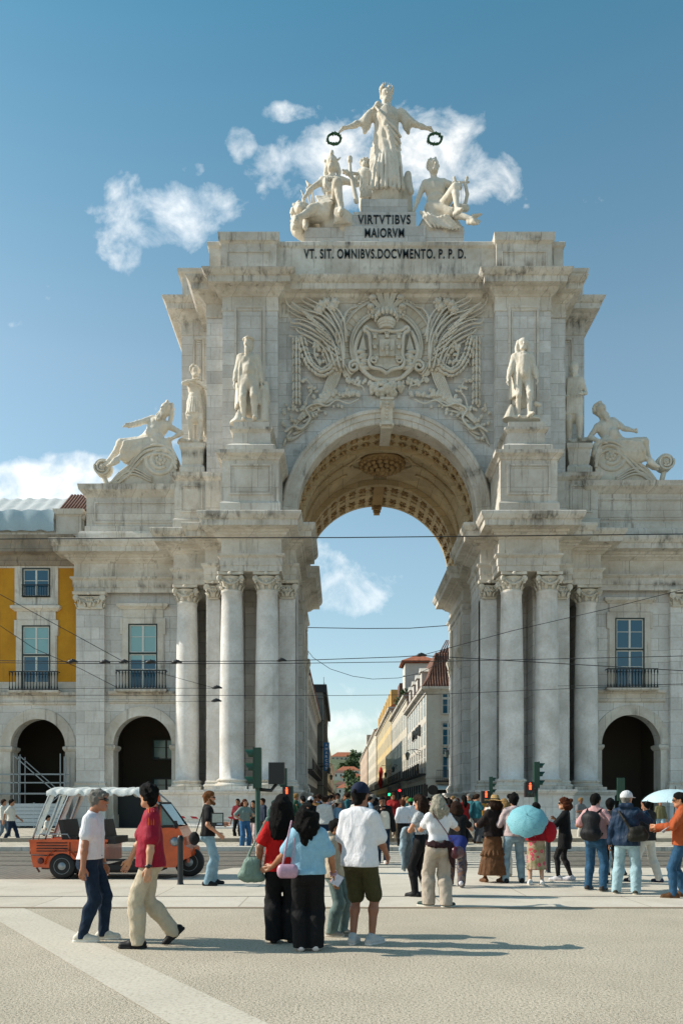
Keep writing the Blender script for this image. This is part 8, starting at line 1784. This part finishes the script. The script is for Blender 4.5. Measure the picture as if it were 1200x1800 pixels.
TOPS = {'white': '#c2c1bd', 'black': '#121214', 'navy': '#18233a', 'grey': '#6a6b6c', 'red': '#8a1c1c', 'beige': '#a3937a', 'light blue': '#7c9ab0', 'green': '#2f4d3a', 'pink': '#b08a8c', 'mustard': '#a07428', 'brown': '#4a3222', 'teal': '#235a62'}
BOTS = {'black': '#121214', 'dark blue': '#1c2c42', 'light blue': '#6d8797', 'beige': '#96886f', 'grey': '#4c4d50', 'white': '#b4b0a8'}
HAIR = {'black': '#0e0c0b', 'brown': '#2c1c12', 'blond': '#86683e', 'grey': '#76736d', 'auburn': '#46220f'}
SK = ['#b98363', '#a57252', '#8a5a40', '#c49476', '#6e4630']
for sl in range(5):
    for me in CM: me.materials.append(bk)
rn = random.Random(77); placed = []; cnt = {}
def crowd_at(x, y, yaw, near=False):
    px = 600+FPX*x/y; where = 'before' if y < 41 else 'under' if y < 60 else 'beyond'; side = 'left' if px < 625 else 'middle' if px < 690 else 'right'
    for _ in range(60):
        me = rn.choice(CM); tn = rn.choice(list(TOPS)); bn = rn.choice(list(BOTS)); hn = rn.choices(list(HAIR), [5,4,1,1,1])[0]
        lab = f'person in {tn} top and {bn} {"skirt" if me is CM[5] else "trousers"}, {hn} hair, {side} of crowd {where} arch'
        if lab not in cnt: break
    cnt[lab] = 1; o = bpy.data.objects.new('person', me); SC.collection.objects.link(o); s = rn.uniform(.93,1.07); o.scale = (s, s, s); o.location = (x, y, .0 if y < 25.9 else .135); o.rotation_euler = (0, 0, R(yaw))
    for i, m in enumerate((SKIN_OF(rn.choice(SK))[0], cloth('top_'+tn, TOPS[tn]), cloth('bottom_'+bn, BOTS[bn]), cloth('hair_'+hn, HAIR[hn], .6), cloth('shoes', rn.choice(['#c4c2bd', '#1a1a1c', '#4a3626'])))): o.material_slots[i].link = 'OBJECT'; o.material_slots[i].material = m
    px = 600+FPX*x/y; where = 'before' if y < 41 else 'under' if y < 60 else 'beyond'; side = 'left' if px < 625 else 'middle' if px < 690 else 'right'
    tag(o, lab, 'person', 'crowd in and before the arch'); placed.append((x, y)); return o
def free(x, y, d=.55): return all((x-a)**2+(y-b)**2 > d*d for a, b in placed)
for n_, x0, x1, y0, y1, d in ((18, -1.6, 2.8, 27.5, 34, .6), (12, 2.8, 6.8, 27.5, 36, .65), (40, -1.7, 6.6, 34, 46, .65), (44, -2.2, 7.0, 46, 62, .7), (60, -3.0, 8.0, 62, 100, .7), (34, -2.8, 7.8, 100, 170, .8)):
    t = 0; c = 0
    while c < n_ and t < n_*20:
        t += 1; x, y = rn.uniform(x0, x1), rn.uniform(y0, y1)
        if free(x, y, d): crowd_at(x, y, rn.choice([0,0,0,180,180,180,90,-90])+rn.uniform(-25,25)); c += 1
for px, py in ((838,1490),(852,1486),(866,1484),(895,1488),(815,1490),(800,1484),(782,1480),(828,1478),(762,1486),(1020,1483),(748,1500),(560,1490),(575,1484),(533,1484),(610,1488),(520,1482),(650,1484),(640,1490),(570,1500),(735,1484)):
    x, y = gpos(px, py); 
    if free(x, y, .35): crowd_at(x, y, rn.choice([0,180,90,-90])+rn.uniform(-25,25))
# white canopy of the tuk-tuks waiting in the crowd
for i, (a, b, y, D, lab) in enumerate(((548,597,1405,40,'long white canopy roof of a vehicle in the crowd left of the navy cap'),(636,671,1403,44,'white canopy roof of a second vehicle in the crowd right of the navy cap'))):
    x0, x1 = wx(a, D), wx(b, D); cx_ = (x0+x1)/2; w = (x1-x0)/2; e = empty('tourist_cart', lab, 'vehicle', (cx_, D, .13)); z = wz(y, D)-.13
    mb = MB(); mb.prism([(-w,z-.12),(-w*.9,z),(0,z+.06),(w*.9,z),(w,z-.1),(w*.9,z-.08),(-w*.9,z-.1)], 'y', -.7, 1.6); mb.build('canopy', wv, e)
    [MB().bar((s_*w*.8, yy, .5), (s_*w*.85, yy, z-.05), .04).build('canopy_post', M['steel'], e) for s_ in (-1,1) for yy in (-.6,1.5)]
    MB().box(-w*.85, w*.85, -.6, 1.5, .3, .8).build('cargo_body', plain('dull_red_paint', '#5a1a18', .5), e)
    for s_ in (-1, 1): MB().lathe([(.12,-.08),(.26,-.08),(.26,.08),(.12,.08)], (s_*w*.6, -.6, .26), 18, axis=(0,1,0)).build('wheel', blk_, e)

for o in SC.objects:
    if 'label' in o and not 4 <= len(o['label'].replace('-', ' ').split()) <= 16: print('LONG', len(o['label'].split()), o['label'])
